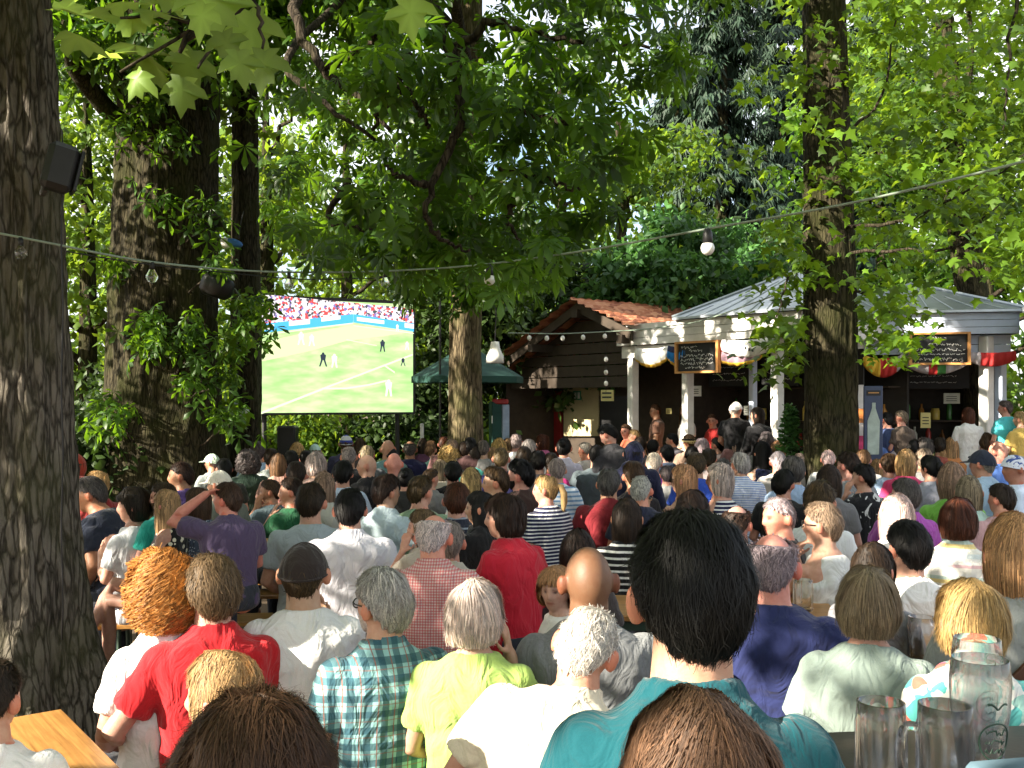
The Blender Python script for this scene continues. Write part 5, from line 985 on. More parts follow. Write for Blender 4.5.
def headr(az, el, male=True):
    az = np.asarray(az, float); el = np.asarray(el, float); az = (az+180) % 360-180
    a, b, c = (.0765, .096, .115) if male else (.073, .092, .112)
    ce, se = np.cos(el*D2), np.sin(el*D2); x, y, z = np.sin(az*D2)*ce, np.cos(az*D2)*ce, se
    r = 1/np.sqrt((x/a)**2+(y/b)**2+(z/c)**2); A = np.abs(az)
    g = lambda a0, e0, sa, se_, amp: amp*np.exp(-((A-a0)/sa)**2/2-((el-e0)/se_)**2/2)
    r = r*(1-.10*np.clip(-el/60, 0, 1)*np.clip((A-25)/50, 0, 1)*np.clip((150-A)/30, 0, 1))      # jaw narrows
    r = r+g(0, -54, 22, 12, .017 if male else .012)+g(0, -14, 7.5, 8, .019)+g(0, -2, 6, 9, .008)+g(0, 14, 26, 6, .004)-g(21, 3, 8, 6, .009)+g(0, -33, 11, 3, .004)-g(0, -25, 9, 3, .003)+g(40, -9, 14, 10, .004)-g(52, -35, 14, 14, .003)+g(180, 8, 45, 30, .004)
    return r
def hdir(az, el): ce = np.cos(np.asarray(el)*D2); return np.stack([np.sin(np.asarray(az)*D2)*ce, np.cos(np.asarray(az)*D2)*ce, np.sin(np.asarray(el)*D2)*np.ones_like(ce)], -1)
def head_shape(nu, nv, male):
    el = np.linspace(-88, 88, nv); az = np.linspace(0, 360, nu, endpoint=False); E, A = np.meshgrid(el, az, indexing='ij'); V = hdir(A, E)*headr(A, E, male)[..., None]; Fs = []
    for i in range(nv-1):
        for j in range(nu): Fs.append((i*nu+j, (i+1)*nu+j, (i+1)*nu+(j+1) % nu, i*nu+(j+1) % nu))
    Fs += [tuple(range(nu)), tuple(reversed(range((nv-1)*nu, nv*nu)))]; return V.reshape(-1, 3), Fs
HL_AZ = [0, 25, 45, 60, 75, 90, 105, 125, 150, 180]
HAIRLINE = dict(short=[40, 40, 38, 30, 24, 19, 6, -18, -45, -53], receding=[66, 52, 56, 38, 26, 19, 6, -18, -40, -46], long=[42, 40, 34, 20, 2, -20, -30, -40, -45, -48], bowl=[26, 26, 22, 12, -4, -14, -22, -34, -44, -46])
def hair_mesh(style, d, male, rng, wave=.0):
    """hair in head space; returns V, F(quads), v"""
    st = dict(short=dict(th=.012, hl='short', lift=.007, jit=.004, L=.30), crop=dict(th=.007, hl='short', lift=.004, jit=.0015, L=.14), thick=dict(th=.021, hl='short', lift=.008, jit=.006, L=.32), receding=dict(th=.010, hl='receding', lift=.006, jit=.003, L=.22),
              balding=dict(th=.009, hl='receding', lift=.006, jit=.002, L=.2, top=52), bob=dict(th=.018, hl='long', lift=.004, jit=.006, L=.95, hang=-.135, a0=58), shortbob=dict(th=.021, hl='bowl', lift=.008, jit=.006, L=.45, hang=-.095, a0=70), long=dict(th=.016, hl='long', lift=.003, jit=.005, L=1.0, hang=-.34, a0=62), mid=dict(th=.016, hl='long', lift=.003, jit=.005, L=1.0, hang=-.20, a0=62),
              curly=dict(th=.042, hl='long', lift=.010, jit=.014, L=.30, hang=-.12, a0=60, curl=.019), up=dict(th=.018, hl='long', lift=.003, jit=.003, L=.5), pony=dict(th=.012, hl='long', lift=.002, jit=.002, L=.5), bun=dict(th=.012, hl='long', lift=.002, jit=.002, L=.5), messy=dict(th=.018, hl='short', lift=.010, jit=.007, L=.30))[style]
    hang = st.get('hang'); a0 = st.get('a0', 60); th = st['th']; top = st.get('top', 89)
    lsd = float(rng.uniform(0, 50))
    def path(az, s):
        az = (np.asarray(az, float)+180) % 360-180; A = np.abs(az); s = np.asarray(s, float); hl = np.interp(A, HL_AZ, HAIRLINE[st['hl']])
        wob = 1+.14*np.sin(az*.11+1)*np.sin(s*5)+.34*vnoise(np.stack([np.sin(az*D2)*2.6+lsd, np.cos(az*D2)*2.6, s*3.4+0*az], -1).reshape(-1, 3), 11).reshape(np.broadcast(az, s).shape)+.22*vnoise(np.stack([np.sin(az*D2)*7+lsd, np.cos(az*D2)*7, s*7+0*az], -1).reshape(-1, 3), 12).reshape(np.broadcast(az, s).shape); hl = hl+4*np.sin(az*.37+lsd)+3*np.sin(az*.83+lsd*2)
        if hang is None:
            el = top+(hl-top)*s; t = th*wob*np.clip((el-hl)/14+.30, 0, 1)*np.interp(el, [-52, -20, 15], [.35, .7, 1.0])
            if top < 80: t = t*np.clip((top+2-el)/10, .1, 1)
            return hdir(az, el)*(headr(az, np.maximum(el, -50), male)+t)[..., None]
        k = np.clip((A-a0)/18, 0, 1)      # 0: fringe, 1: hanging
        el_end = hl*(1-k)+0*k; q = np.clip(s/.5, 0, 1)*(k > 0)+s*(k == 0); el = top+(el_end-top)*q
        t = th*wob*np.where(k > 0, 1.0, np.clip((el-hl)/14+.35, 0, 1)); P = hdir(az, el)*(headr(az, el, male)+t)[..., None]
        u = np.clip((s-.5)/.5, 0, 1)*k; z = hang*u*(1-.25*np.clip((110-A)/50, 0, 1)); f = 1+np.sin(u*3)*.02-(.24*u*u if hang > -.25 else -.12*np.clip(u*(-hang)-.16, 0, 1)/.18*.5)
        w_ = wave*np.sin(u*14+az*.2)
        P = np.stack([P[..., 0]*(f+w_), P[..., 1]*(f+w_), P[..., 2]+z], -1); return P
    na, ns = (64, 26) if d < 4 else (36, 14); az = np.linspace(-180, 180, na, endpoint=False); s = np.linspace(0.0, 1, ns); A, S = np.meshgrid(az, s); V = path(A, S); jit = vnoise(V.reshape(-1, 3)*np.array([60, 60, 22]), 5).reshape(V.shape[:2])*st['jit']*1.2; V = V*(1+(jit/np.linalg.norm(V, axis=-1)))[..., None]
    V = V.reshape(-1, 3); I, J = np.meshgrid(np.arange(ns-1), np.arange(na), indexing='ij'); J2 = (J+1) % na; Fq = np.stack([I*na+J, (I+1)*na+J, (I+1)*na+J2, I*na+J2], -1).reshape(-1, 4)
    v = .30+.22*vnoise(V*np.array([70, 70, 20]), 9)
    # strands
    n = int(np.interp(d, [1.0, 2.5, 4.5, 7, 10], [17000, 9500, 3800, 1300, 500])); wd = np.interp(d, [1, 2.5, 5, 10], [.0006, .0012, .0028, .0065]); k = 7 if d < 4 else 5
    if style in ('crop',): n = int(n*.9)
    a = rng.uniform(-180, 180, n); L = st['L']*rng.uniform(.7, 1.25, n); s0 = rng.uniform(0, 1, n)**.8*np.clip(1-L*.75, .02, 1); u = np.linspace(0, 1, k)
    drift = rng.normal(0, 12 if hang is None else 4, n); AA = a[:, None]+drift[:, None]*u[None]; SS = np.clip(s0[:, None]+L[:, None]*u[None], 0, 1.02+.07*rng.uniform(0, 1, n)[:, None]*(np.abs(((a+180) % 360)-180) > 125)[:, None])
    if hang is not None: A_ = np.abs((AA+180) % 360-180)
    P = path(AA, SS); nrml = nrm(P*np.array([1, 1, .6 if hang is None else .15])); off = (.002+rng.uniform(-.4, 1, n)*st['jit'])[:, None]+(st['lift']*rng.uniform(.1, 1, n)*np.where(rng.uniform(0, 1, n) < .05, 2.6, 1.0)+np.where(rng.uniform(0, 1, n) < .04, .012, 0))[:, None]*u[None]**1.5
    P = P+nrml*off[..., None]
    part_ = (hang is not None) or style in ('up', 'bun', 'pony'); dy_ = rng.uniform(-.055, .035, n)*(1.0 if part_ else .5); dx_ = rng.normal(0, .004 if part_ else .016, n); fade = np.clip(1-2.2*SS, 0, 1); P[..., 1] += dy_[:, None]*fade; P[..., 0] += dx_[:, None]*fade; P[..., 2] -= ((dy_**2+dx_**2)[:, None]*fade**2)/.2
    if st.get('curl'):
        ph = (14*vnoise(P[:, 0]*26+lsd, 21)+rng.normal(0, .5, n))[:, None]+u[None]*(10+4*vnoise(P[:, 0]*18, 22))[:, None]; tz = np.array([0, 0, 1.0]); P = P+(nrml*np.cos(ph)[..., None]+np.cross(nrml, tz)*np.sin(ph)[..., None])*st['curl']
    T = nrm(np.gradient(P, axis=1)); W = nrm(np.cross(T, nrml))*wd*np.interp(u, [0, .6, 1], [1, .9, .25])[None, :, None]
    SV = np.stack([P-W, P+W], 2).reshape(-1, 3); b = len(V)+(np.arange(n)*k*2)[:, None]+(np.arange(k-1)*2)[None]; SF = np.stack([b, b+1, b+3, b+2], -1).reshape(-1, 4); sv = np.repeat(rng.beta(2.2, 2.2, n), k*2)
    V = np.concatenate([V, SV]); Fq = np.concatenate([Fq, SF]); v = np.concatenate([v, sv])
    def blob(c, r, tail=None):
        nonlocal V, Fq, v
        m = MB(); m.ellip(c, r, None, 12, 8) if tail is None else m.tube(tail, r, 10)
        q = np.concatenate(m.V); f = [x if len(x) == 4 else None for x in m.F]; f = np.array([x for x in f if x is not None])+len(V); V = np.concatenate([V, q*(1+.03*np.sin(np.arange(len(q))*2.1))[:, None]]); Fq = np.concatenate([Fq, f]); v = np.concatenate([v, .45+.3*vnoise(q*90, 3)])
    if style == 'bun': blob((0, -.10, .055), (.042, .04, .042))
    if style == 'up': blob((0, -.105, .02), (.05, .035, .055)); blob((.02, -.11, -.02), (.035, .03, .04))
    if style == 'pony': blob(None, np.array([.018, .026, .030, .026, .010]), [(0, -.098, .04), (0, -.13, .03), (0, -.155, -.02), (0, -.16, -.09), (0, -.15, -.17)])
    return V, Fq, v
def hand(m, wr, dirv, palm_n, side, R=1.0, curl=.5):
    """five fingered hand: wrist point, finger direction, palm normal"""
    d = nrm(np.array(dirv, float)); n = np.array(palm_n, float); n = nrm(n-d*(n@d)); x = np.cross(d, n)*side
    m.tube([wr-d*.01, wr+d*.03, wr+d*.075, wr+d*.09], np.array([(.026, .018), (.036, .016), (.040, .014), (.036, .011)])*R, 10, up=n)
    for k, (o, L) in enumerate(((-.030, .072), (-.010, .082), (.010, .077), (.029, .060))):
        p0 = wr+d*.075+x*o; c = curl; p1 = p0+(d*math.cos(c*.5)+n*math.sin(c*.5)+x*o*1.5)*L*.45; p2 = p1+(d*math.cos(c*1.2)+n*math.sin(c*1.2))*L*.32; p3 = p2+(d*math.cos(c*1.9)+n*math.sin(c*1.9))*L*.26
        m.tube([p0, p1, p2, p3], np.array([.0098, .0092, .0085, .007])*R, 7, round_ends=True)
    p0 = wr+d*.02-x*.026; p1 = p0+(-x*.7+d*.6+n*.3)*.045; p2 = p1+(d*.9-x*.15+n*.35)*.045; m.tube([p0, p1, p2], np.array([.014, .011, .008])*R, 7, round_ends=True)
def torso_rings(Hn, sx, sy, grow=0.0, top=-.262, belly=0.0, narrow=1.0):
    T = [(-.228, .062, .060, -.016), (-.250, .080, .068, -.026), (-.272, .106, .076, -.034), (-.298, .144, .088, -.038), (-.334, .180, .100, -.038), (-.38, .190, .110, -.034), (-.42, .188, .114, -.028), (-.52, .172, .112, -.015), (-.62, .160, .108, -.008), (-.72, .163, .112, 0), (-.80, .178, .122, 0), (-.87, .175, .125, 0), (-.905, .13, .10, 0)]
    out = []
    for i, (z, rx, ry, y) in enumerate(T):
        k = np.exp(-((z+.68)/.12)**2)*belly
        out.append((Hn+z, (rx*(sx if z < -.26 else 1)*(narrow if -.40 < z < -.24 else 1)+grow+k*.5), ry*(sy if z < -.26 else 1)+grow+k*.5, y+k*.5))
    return out
def loft(m, rings, seg=28, sq=2.5):
    th = np.linspace(0, 2*math.pi, seg, endpoint=False); c, s = np.cos(th), np.sin(th); e = 2/sq
    cx, sx_ = np.sign(c)*np.abs(c)**e, np.sign(s)*np.abs(s)**e
    V = np.concatenate([np.stack([cx*rx, sx_*ry+y, np.full(seg, z)], 1) for z, rx, ry, y in rings]); Fs = []; n = len(rings)
    for i in range(n-1):
        for j in range(seg): Fs.append((i*seg+j, i*seg+(j+1) % seg, (i+1)*seg+(j+1) % seg, (i+1)*seg+j))
    Fs += [tuple(range(seg)), tuple(reversed(range((n-1)*seg, n*seg)))]; return V, Fs
POSE = {  # elbow, wrist, finger dir, palm normal   (x is outward for that side, z from the head top)
    'table': ((.225, .10, -.60), (.13, .33, -.625), (-.45, .85, -.05), (0, 0, -1)), 'lap': ((.245, -.02, -.60), (.14, .22, -.72), (-.5, .8, -.2), (-.3, -.1, -1)), 'down': ((.235, -.05, -.62), (.245, .03, -.87), (0, .15, -1), (-1, 0, 0)),
    'chin': ((.17, .26, -.60), (.035, .155, -.305), (-.15, -.35, .85), (-.4, -1, 0)), 'cheek': ((.20, .24, -.60), (.085, .125, -.27), (-.05, -.25, .9), (-1, -.2, 0)), 'head': ((.33, .16, -.24), (.10, .115, -.075), (-.8, -.45, .3), (0, -.7, -.7)), 'cup': ((.20, .22, -.58), (.08, .27, -.33), (-.5, .3, .75), (-.8, -.3, .2)),
    'fold': ((.23, .08, -.58), (-.02, .19, -.56), (-1, .1, 0), (0, -1, 0)), 'wide': ((.33, -.02, -.58), (.27, .22, -.66), (-.3, .9, -.1), (0, 0, -1)), 'chest': ((.22, .05, -.60), (.10, .20, -.42), (-.6, .1, .6), (-.4, -1, 0))}
PEOPLE = []
GR = 'people seated and standing in the beer garden crowd'
def P(x, y, w, yaw, hs, hc, shirt, label, top='tee', pat=None, skin='fair', male=True, stand=False, arms=('lap', 'lap'), lean=0.0, tilt=0.0, pitch=0.0, body=None, bw=1.0, K=None, hat=None, specs=None, beard=None, D=None, belly=0.0, trousers=(.03, .035, .05), roll=0.0, bare=False, htilt=0, cross=False, nk=0.0):
    PEOPLE.append(locals().copy())
def build_person(q, idx):
    x, y, w, male = q['x'], q['y'], q['w'], q['male']; hs = q['hs']; rng = np.random.default_rng(1000+idx)
    K = (q['K'] or 0)*1.06 or dict(short=.190, crop=.172, thick=.206, receding=.178, balding=.176, bald=.158, bob=.198, shortbob=.205, long=.192, mid=.192, curly=.245, up=.188, pony=.180, bun=.180, messy=.21)[hs]
    yw = q['yaw']; K *= 1+.18*abs(math.sin(yw*D2))
    dw = 1000*K/w; dh = (CAMH-1.30)*1000/max(y-HOR, 1); d = dw if q['stand'] else math.sqrt(dw*dh)
    d = min(d, float(np.interp(x, [0, 104, 106, 232, 236, 442, 446, 486, 490, 560, 620, 680, 760, 800, 804, 862, 868, 1000, 1030], [8, 8, 11.0, 11.0, 12.8, 12.8, 10.9, 10.9, 13.3, 13.2, 13.0, 12.6, 11.7, 11.2, 10.2, 10.2, 12.2, 11.8, 11.4])))
    if q['D']: d = q['D']
    H = CAMH-(y-HOR)/1000*d; s = float(np.clip((w*d/1000)/K, .80, 1.12))*(.96 if d > 3.6 else 1.0); Ht = H/s
    view = -math.degrees(math.atan((x-512)/1000)); body = q['body'] if q['body'] is not None else (yw*.45 if abs(yw) < 110 else yw*.72)
    hy = (yw-body)*D2; root_rz = (body+view)*D2
    vox = float(np.interp(d, [2.0, 4.0, 6.0, 9.0], [.0068, .0085, .011, .0155])); cv = float(np.interp(d, [1.5, 4, 8], [.010, .014, .021]))
    lean, tilt = q['lean']*D2, q['tilt']*D2; standing = q['stand'] or H > 1.47
    hair_h = dict(bald=0, crop=.006, balding=.002, receding=.010).get(hs, .018)
    Hn = Ht-hair_h+.88*(1-math.cos(lean))*.9; hipz = Hn-.86; piv = np.array([0, 0, hipz]); RL = Ry(tilt)@Rx(-lean)
    bend = lambda V: (np.asarray(V)-piv)@RL.T+piv
    sx = (1.0 if male else .88)*q['bw']; sy = (1.0 if male else .93)*(.5+.5*q['bw'])
    hc = bend(np.array([0, .005, Hn-.115])); HR = Rz(hy)@Rx(-(q['pitch'])*D2)@Ry(q['htilt']*D2)
    hc = hc+np.array([0, .03*math.sin(q['pitch']*D2), 0])
    m = MB(); V, Fs = head_shape(*((64, 40) if d < 5 else (36, 24)), male); m.add(V@HR.T+hc, Fs)
    for sd in (-1, 1):   # ears
        e = hdir(sd*97, -4)*headr(97, -4, male); m.ellip(HR@(e+np.array([sd*.015, -.004, 0]))+hc, (.015, .022, .035), HR@Rz(-sd*.45), 10, 8)
    Hb = Hn-q['nk']
    nb = bend(np.array([0, -.028, Hb-.275])); m.tube([nb, (nb+hc)/2+np.array([0, -.008, -.03]), hc+HR@np.array([0, -.018, -.05])], np.array([.074, .066, .062])*(1 if male else .85), 16, up=(0, 1, 0))
    V, Fs = loft(m, torso_rings(Hb, sx*.95, sy*.92, -.004, belly=q['belly']*.9)); m.add(bend(V), Fs)
    sh = .172*sx; shirt_arms = []
    for sd, ps in zip((-1, 1), q['arms']):
        el, wr, fd, pn = POSE[ps]; S = bend(np.array([sd*sh*.96, -.035, Hb-.335])); E = bend(np.array([sd*el[0]*sx, el[1], Hb+el[2]])); Wr = bend(np.array([sd*wr[0], wr[1], Hb+wr[2]]))
        if ps in ('head', 'chin', 'cheek', 'cup'): Wr = hc+HR@np.array([sd*wr[0], wr[1]-.0, wr[2]+.115])
        a = .9 if not male else 1.0; a *= .6+.4*q['bw']
        m.tube([S+nrm(E-S)*.015, S+(E-S)*.35, E, E+(Wr-E)*.3, E+(Wr-E)*.75, Wr], np.array([.046, .047, .040, .043, .032, .026])*a, 14, round_ends=True)
        f = np.array([sd*fd[0], fd[1], fd[2]]); n = np.array([sd*pn[0], pn[1], pn[2]])
        if ps in ('head', 'chin', 'cheek', 'cup'): f, n = HR@f, HR@n
        hand(m, Wr, f, n, -sd, .95 if male else .85, .75 if ps in ('chin', 'cup') else .5); shirt_arms.append((S, E, Wr, a))
    legs = []
    for sd in (-1, 1):
        hp_ = np.array([sd*.088, 0, hipz])
        if standing: k = np.array([sd*.10, .02, hipz*.52]); an = np.array([sd*.11, -.01, .085])
        elif q['cross'] and sd == 1: k = np.array([-.02, .44, hipz+.13]); an = np.array([-.22, .52, max(.28, hipz-.22)])
        elif q['cross']: k = np.array([-.10, .42, hipz+.01]); an = np.array([-.06, .46, .13])
        else: k = np.array([sd*.12, .42, hipz+.02]); an = np.array([sd*.12, .40, .085])
        legs.append((hp_, k, an)); fd = nrm(np.array([0, 1, -.12])) if not (q['cross'] and sd == 1) else nrm(np.array([-.2, .7, -.5]))
        m.tube([hp_, hp_+(k-hp_)*.3, k, k+(an-k)*.3, k+(an-k)*.8, an], [.082, .078, .056, .056, .038, .036], 14, round_ends=True); m.tube([an-fd*.03, an+fd*.07+np.array([0, 0, -.03]), an+fd*.17+np.array([0, 0, -.05])], np.array([(.034, .036), (.040, .030), (.034, .016)]), 10, round_ends=True)
    me = remesh(m, vox, 'person'); n = len(me.vertices); co = np.empty(n*3, np.float32); me.vertices.foreach_get('co', co); co = co.reshape(-1, 3); loc = (co-hc)@HR; r = np.linalg.norm(loc, axis=1); az = np.degrees(np.arctan2(loc[:, 0], loc[:, 1])); el = np.degrees(np.arcsin(np.clip(loc[:, 2]/(r+1e-6), -1, 1))); A = np.abs(az); hd = (r < .16)
    tint = np.ones((n, 4), np.float32); g = lambda a0, e0, sa, se: np.exp(-((A-a0)/sa)**2/2-((el-e0)/se)**2/2)*hd
    eye = np.clip(g(20, 3, 5.5, 2.6)*1.5, 0, 1)[:, None]; tint[:, :3] = tint[:, :3]*(1-eye)+np.array([.10, .10, .12])*eye
    br = np.clip(g(20, 12.5, 9, 2.2)*1.1, 0, .75)[:, None]; tint[:, :3] = tint[:, :3]*(1-br)+np.array([.28, .24, .22])*br
    lp = np.clip(g(0, -33, 11, 3.2), 0, 1)[:, None]; tint[:, :3] = tint[:, :3]*(1-lp)+np.array([.85, .42, .42])*lp
    mo = np.clip(g(0, -33, 11, .9), 0, .8)[:, None]; tint[:, :3] *= 1-mo*.6
    ck = np.clip(g(42, -14, 14, 10), 0, 1)[:, None]*.4; tint[:, :3] = tint[:, :3]*(1-ck)+np.array([1.05, .78, .74])*ck
    ear = (np.abs(loc[:, 0]) > .077)*(A > 70)*(A < 125)*hd; tint[ear > 0, :3] *= np.array([1.05, .74, .68])
    at_ = me.attributes.new('tint', 'FLOAT_COLOR', 'POINT'); at_.data.foreach_set('color', tint.ravel())
    sk = SKIN[q['skin']]; o = obj('person', me, M_SKIN, None, tuple(c*rng.uniform(.92, 1.06) for c in sk)); tag(o, q['label'], 'person', GR)
    o.rotation_euler = (0, 0, root_rz); o.scale = (s, s, s)
    # put the top of the head where it belongs
    tl = hc+np.array([0, 0, .115]); tgt = at(x, y, d); off = Rz(root_rz)@(np.array([tl[0], tl[1], 0])*s); o.location = (tgt[0]-off[0], tgt[1]-off[1], 0)
    # ---- clothes
    sc_ = q['shirt']; tp = q['top']; g0 = .013; mat = q['pat'] if q['pat'] is not None else M_CLOTH
    m = MB(); rings = torso_rings(Hb, sx, sy, g0, belly=q['belly'], narrow=.68 if tp == 'tank' else 1.0)
    rings = rings[1:] if tp not in ('tank',) else rings[2:]
    V, Fs = loft(m, rings); m.add(bend(V), Fs); 
    for sd, (S, E, Wr, a) in zip((-1, 1), shirt_arms):
        if tp == 'tank': continue
        if tp in ('long', 'hood'): m.tube([S-nrm(E-S)*.005, S+(E-S)*.3, E, E+(Wr-E)*.5, E+(Wr-E)*.94], (np.array([.062, .064, .056, .050, .040]))*a+.006, 14, round_ends=True)
        else: m.tube([S-nrm(E-S)*.015, S-nrm(E-S)*.005, S+(E-S)*.25, S+(E-S)*.66], (np.array([.045, .060, .066, .068]))*a+.005, 14); ax = nrm(E-S); m.ellip(S+ax*.005, np.array([.064, .064, .060])*a+.004, None, 14, 10)
    if tp in ('polo', 'shirt', 'long') or tp == 'hood':
        c0 = bend(np.array([0, -.020, Hb-.268])); up = nrm(hc-c0)
        for dz, rr in ((0.0, .083), (.018, .078), (.034, .074)): m.tube([c0+up*dz*1.0+np.array([math.cos(t)*rr*.98, math.sin(t)*rr*.95+.004, -.018*math.sin(t)]) for t in np.linspace(0, 2*math.pi, 22)], .0105, 6, cap=True)
    if tp == 'tee':
        c0 = bend(np.array([0, -.022, Hb-.256])); m.tube([c0+np.array([math.cos(t)*.079, math.sin(t)*.076, -.022*math.sin(t)]) for t in np.linspace(0, 2*math.pi, 22)], .0075, 6)
    if tp == 'hood': m.ellip(bend(np.array([0, -.09, Hb-.27])), (.11, .06, .07), RL, 14, 10)
    sm = remesh(m, cv, 'shirt', 2 if d > 3 else 3, .0065, idx); so_ = obj('shirt' if tp != 'tank' else 'sleeveless_top', sm, mat, o, sc_)
    m = MB(); fl_ = Hb-.79
    if not q['bare']:
        V, Fs = loft(m, [(z, rx+.016, ry+.016, yy) for z, rx, ry, yy in torso_rings(Hb, sx, sy, 0, belly=q['belly'])[-4:]]); m.add(V, Fs)
        for hp_, k, an in legs: m.tube([hp_, hp_+(k-hp_)*.3, k, k+(an-k)*.4, an+np.array([0, 0, .03])], [.096, .094, .074, .066, .058], 12, round_ends=False)
        obj('trousers', remesh(m, .022, 'trousers', 1), M_CLOTH, o, q['trousers'])
    else:
        V, Fs = loft(m, [(z, rx+.016, ry+.016, yy) for z, rx, ry, yy in torso_rings(Hb, sx, sy, 0)[-4:]]); m.add(V, Fs)
        for hp_, k, an in legs: m.tube([hp_, hp_+(k-hp_)*.45], [.096, .092], 12)
        obj('skirt', remesh(m, .016, 'skirt', 1), mat, o, q['trousers'])
    if standing or d < 7:
        m = MB()
        for sd, (hp_, k, an) in zip((-1, 1), legs):
            if q['cross']: continue
            m.tube([an+np.array([0, -.05, -.045]), an+np.array([0, .06, -.045]), an+np.array([0, .19, -.055])], np.array([(.044, .04), (.050, .042), (.040, .026)]), 10, round_ends=True)
        if m.V: m.build('shoes', BLACK, o, True)
    # ---- hair
    X = lambda V: V@HR.T+hc
    if hs != 'bald':
        V, Fq, v = hair_mesh(hs, d, male, rng, .012 if hs in ('long', 'mid') else 0.006)
        if q['hat'] and q['hat'][0] != 'straw':
            ez = np.degrees(np.arcsin(np.clip(V[:, 2]/(np.linalg.norm(V, axis=1)+1e-6), -1, 1))); Fq = Fq[(ez[Fq].max(1) < 16)]
        V = X(V); hm = npmesh('hair', V, Fq); a_ = hm.attributes.new('v', 'FLOAT', 'POINT'); a_.data.foreach_set('value', v.astype(np.float32)); c = HC[q['hc']]; obj('hair', hm, M_HAIR, o, tuple(min(1, t*rng.uniform(.9, 1.1)) for t in c))
    if q['beard']:
        nu, nv_ = 34, 14; az_, el_ = np.meshgrid(np.linspace(-78, 78, nu), np.linspace(-62, -18, nv_)); keep = .011*np.minimum(np.clip((np.abs(az_)-9)/5+np.clip((-36-el_)/4, 0, 1)+np.clip((el_+29)/3, 0, 1)*(np.abs(az_) < 14), .0, 1), np.minimum(np.clip((78-np.abs(az_))/18, 0, 1), np.clip((el_+63)/10, 0, 1)))-.008
        keep = np.minimum(keep, .011*np.clip((-18-el_)/7+np.clip((np.abs(az_)-66)/10, 0, 1), 0, 1)-.008); V = hdir(az_, el_)*(headr(az_, el_, male)+keep+.003)[..., None]; V = V.reshape(-1, 3); V *= (1+.012*vnoise(V*140, 2))[:, None]; I, J = np.meshgrid(np.arange(nv_-1), np.arange(nu-1), indexing='ij'); Fq = np.stack([I*nu+J, I*nu+J+1, (I+1)*nu+J+1, (I+1)*nu+J], -1).reshape(-1, 4); hm = npmesh('beard', X(V), Fq); a_ = hm.attributes.new('v', 'FLOAT', 'POINT'); a_.data.foreach_set('value', (.5+.3*vnoise(V*200, 4)).astype(np.float32)); obj('beard', hm, M_HAIR, o, HC[q['beard']])
    def part(m, name, mat, smooth=True, color=None):
        me = m.mesh(name, smooth); n = len(me.vertices); c = np.empty(n*3, np.float32); me.vertices.foreach_get('co', c); me.vertices.foreach_set('co', X(c.reshape(-1, 3)).astype(np.float32).ravel()); me.update(); return obj(name, me, mat, o, color)
    if q['specs']:
        m = MB(); sun_ = q['specs'] == 'sun'; up_ = .075 if q['specs'] == 'top' else 0; ey = .0 if not up_ else -.03
        for sd in (-1, 1):
            c = np.array([sd*.032, .097+ey, .006+up_]); m.tube([c+np.array([.024*math.cos(t), -.004*abs(math.cos(t)), .018*math.sin(t)]) for t in np.linspace(0, 6.28, 18)], .0028, 5); m.tube([c+np.array([sd*.024, -.002, .006]), np.array([sd*.078, .06+ey, .012+up_]), np.array([sd*.082, -.01+ey, .008+up_])], .0026, 5)
        m.tube([(-.009, .099+ey, .01+up_), (.009, .099+ey, .01+up_)], .0025, 5); gl = part(m, 'glasses', BLACK)
        if sun_ or up_:
            m = MB(); [m.ellip((sd*.032, .097+ey, .006+up_), (.023, .004, .017)) for sd in (-1, 1)]; part(m, 'lenses', BLACK).parent = gl
    if q['hat']:
        kind, hcol = q['hat'][:2]; m = MB(); na = 40; V = []; n_el = 10
        lo = 20; lof = lambda a: (4+18*(.5+.5*math.cos(a*D2)))*(1 if kind != 'hoodup' else 0)-(40 if kind == 'hoodup' and 75 < a % 360 < 285 else 0)
        for i in range(n_el+1):
            pass
            for j in range(na): a = j*360/na; el_ = lof(a)+(88-lof(a))*i/n_el; V.append(hdir(a, el_)*(headr(a, el_, male)+.020-(.004 if kind == 'beanie' else 0)+.003*math.sin(a*D2*6)*(i/n_el)))
        V = np.array(V); V[:, 2] -= .012; Fs = [(i*na+j, i*na+(j+1) % na, (i+1)*na+(j+1) % na, (i+1)*na+j) for i in range(n_el) for j in range(na)]+[tuple(range(n_el*na, (n_el+1)*na))]
        m.add(V, Fs); m.tube([hdir(a, lof(a)-1)*(headr(a, lof(a)-1, male)+.020)-np.array([0, 0, .012]) for a in np.linspace(0, 360, 40)], .004, 6)
        hat = part(m, {'cap': 'cap', 'beanie': 'hat', 'straw': 'straw_hat', 'hoodup': 'hood', 'scarf': 'bandana'}[kind], q['hat'][3] if len(q['hat']) > 3 else M_CLOTH, True, hcol)
        if kind == 'cap':
            m = MB(); th = np.linspace(-1.05, 1.05, 15); bk = -1 if (len(q['hat']) > 2 and q['hat'][2] == 'back') else 1; inn = [hdir(t/D2+(0 if bk > 0 else 180), lo)*(headr(t/D2, lo)+.018) for t in th]; out = [p+np.array([0, bk*.075*math.cos(t*1.1), -.022*abs(math.cos(t))-.006]) for p, t in zip(inn, th)]; inn = [p+np.array([0, 0, -.012]) for p in inn]
            V = np.array(inn+out); n_ = len(th); V = np.concatenate([V, V-np.array([0, 0, .005])]); Fs = [(i, i+1, n_+i+1, n_+i) for i in range(n_-1)]+[(2*n_+i, 3*n_+i, 3*n_+i+1, 2*n_+i+1) for i in range(n_-1)]+[(n_+i, n_+i+1, 3*n_+i+1, 3*n_+i) for i in range(n_-1)]; m.add(V, Fs); part(m, 'peak', M_CLOTH, True, q['hat'][4] if len(q['hat']) > 4 else hcol).parent = hat
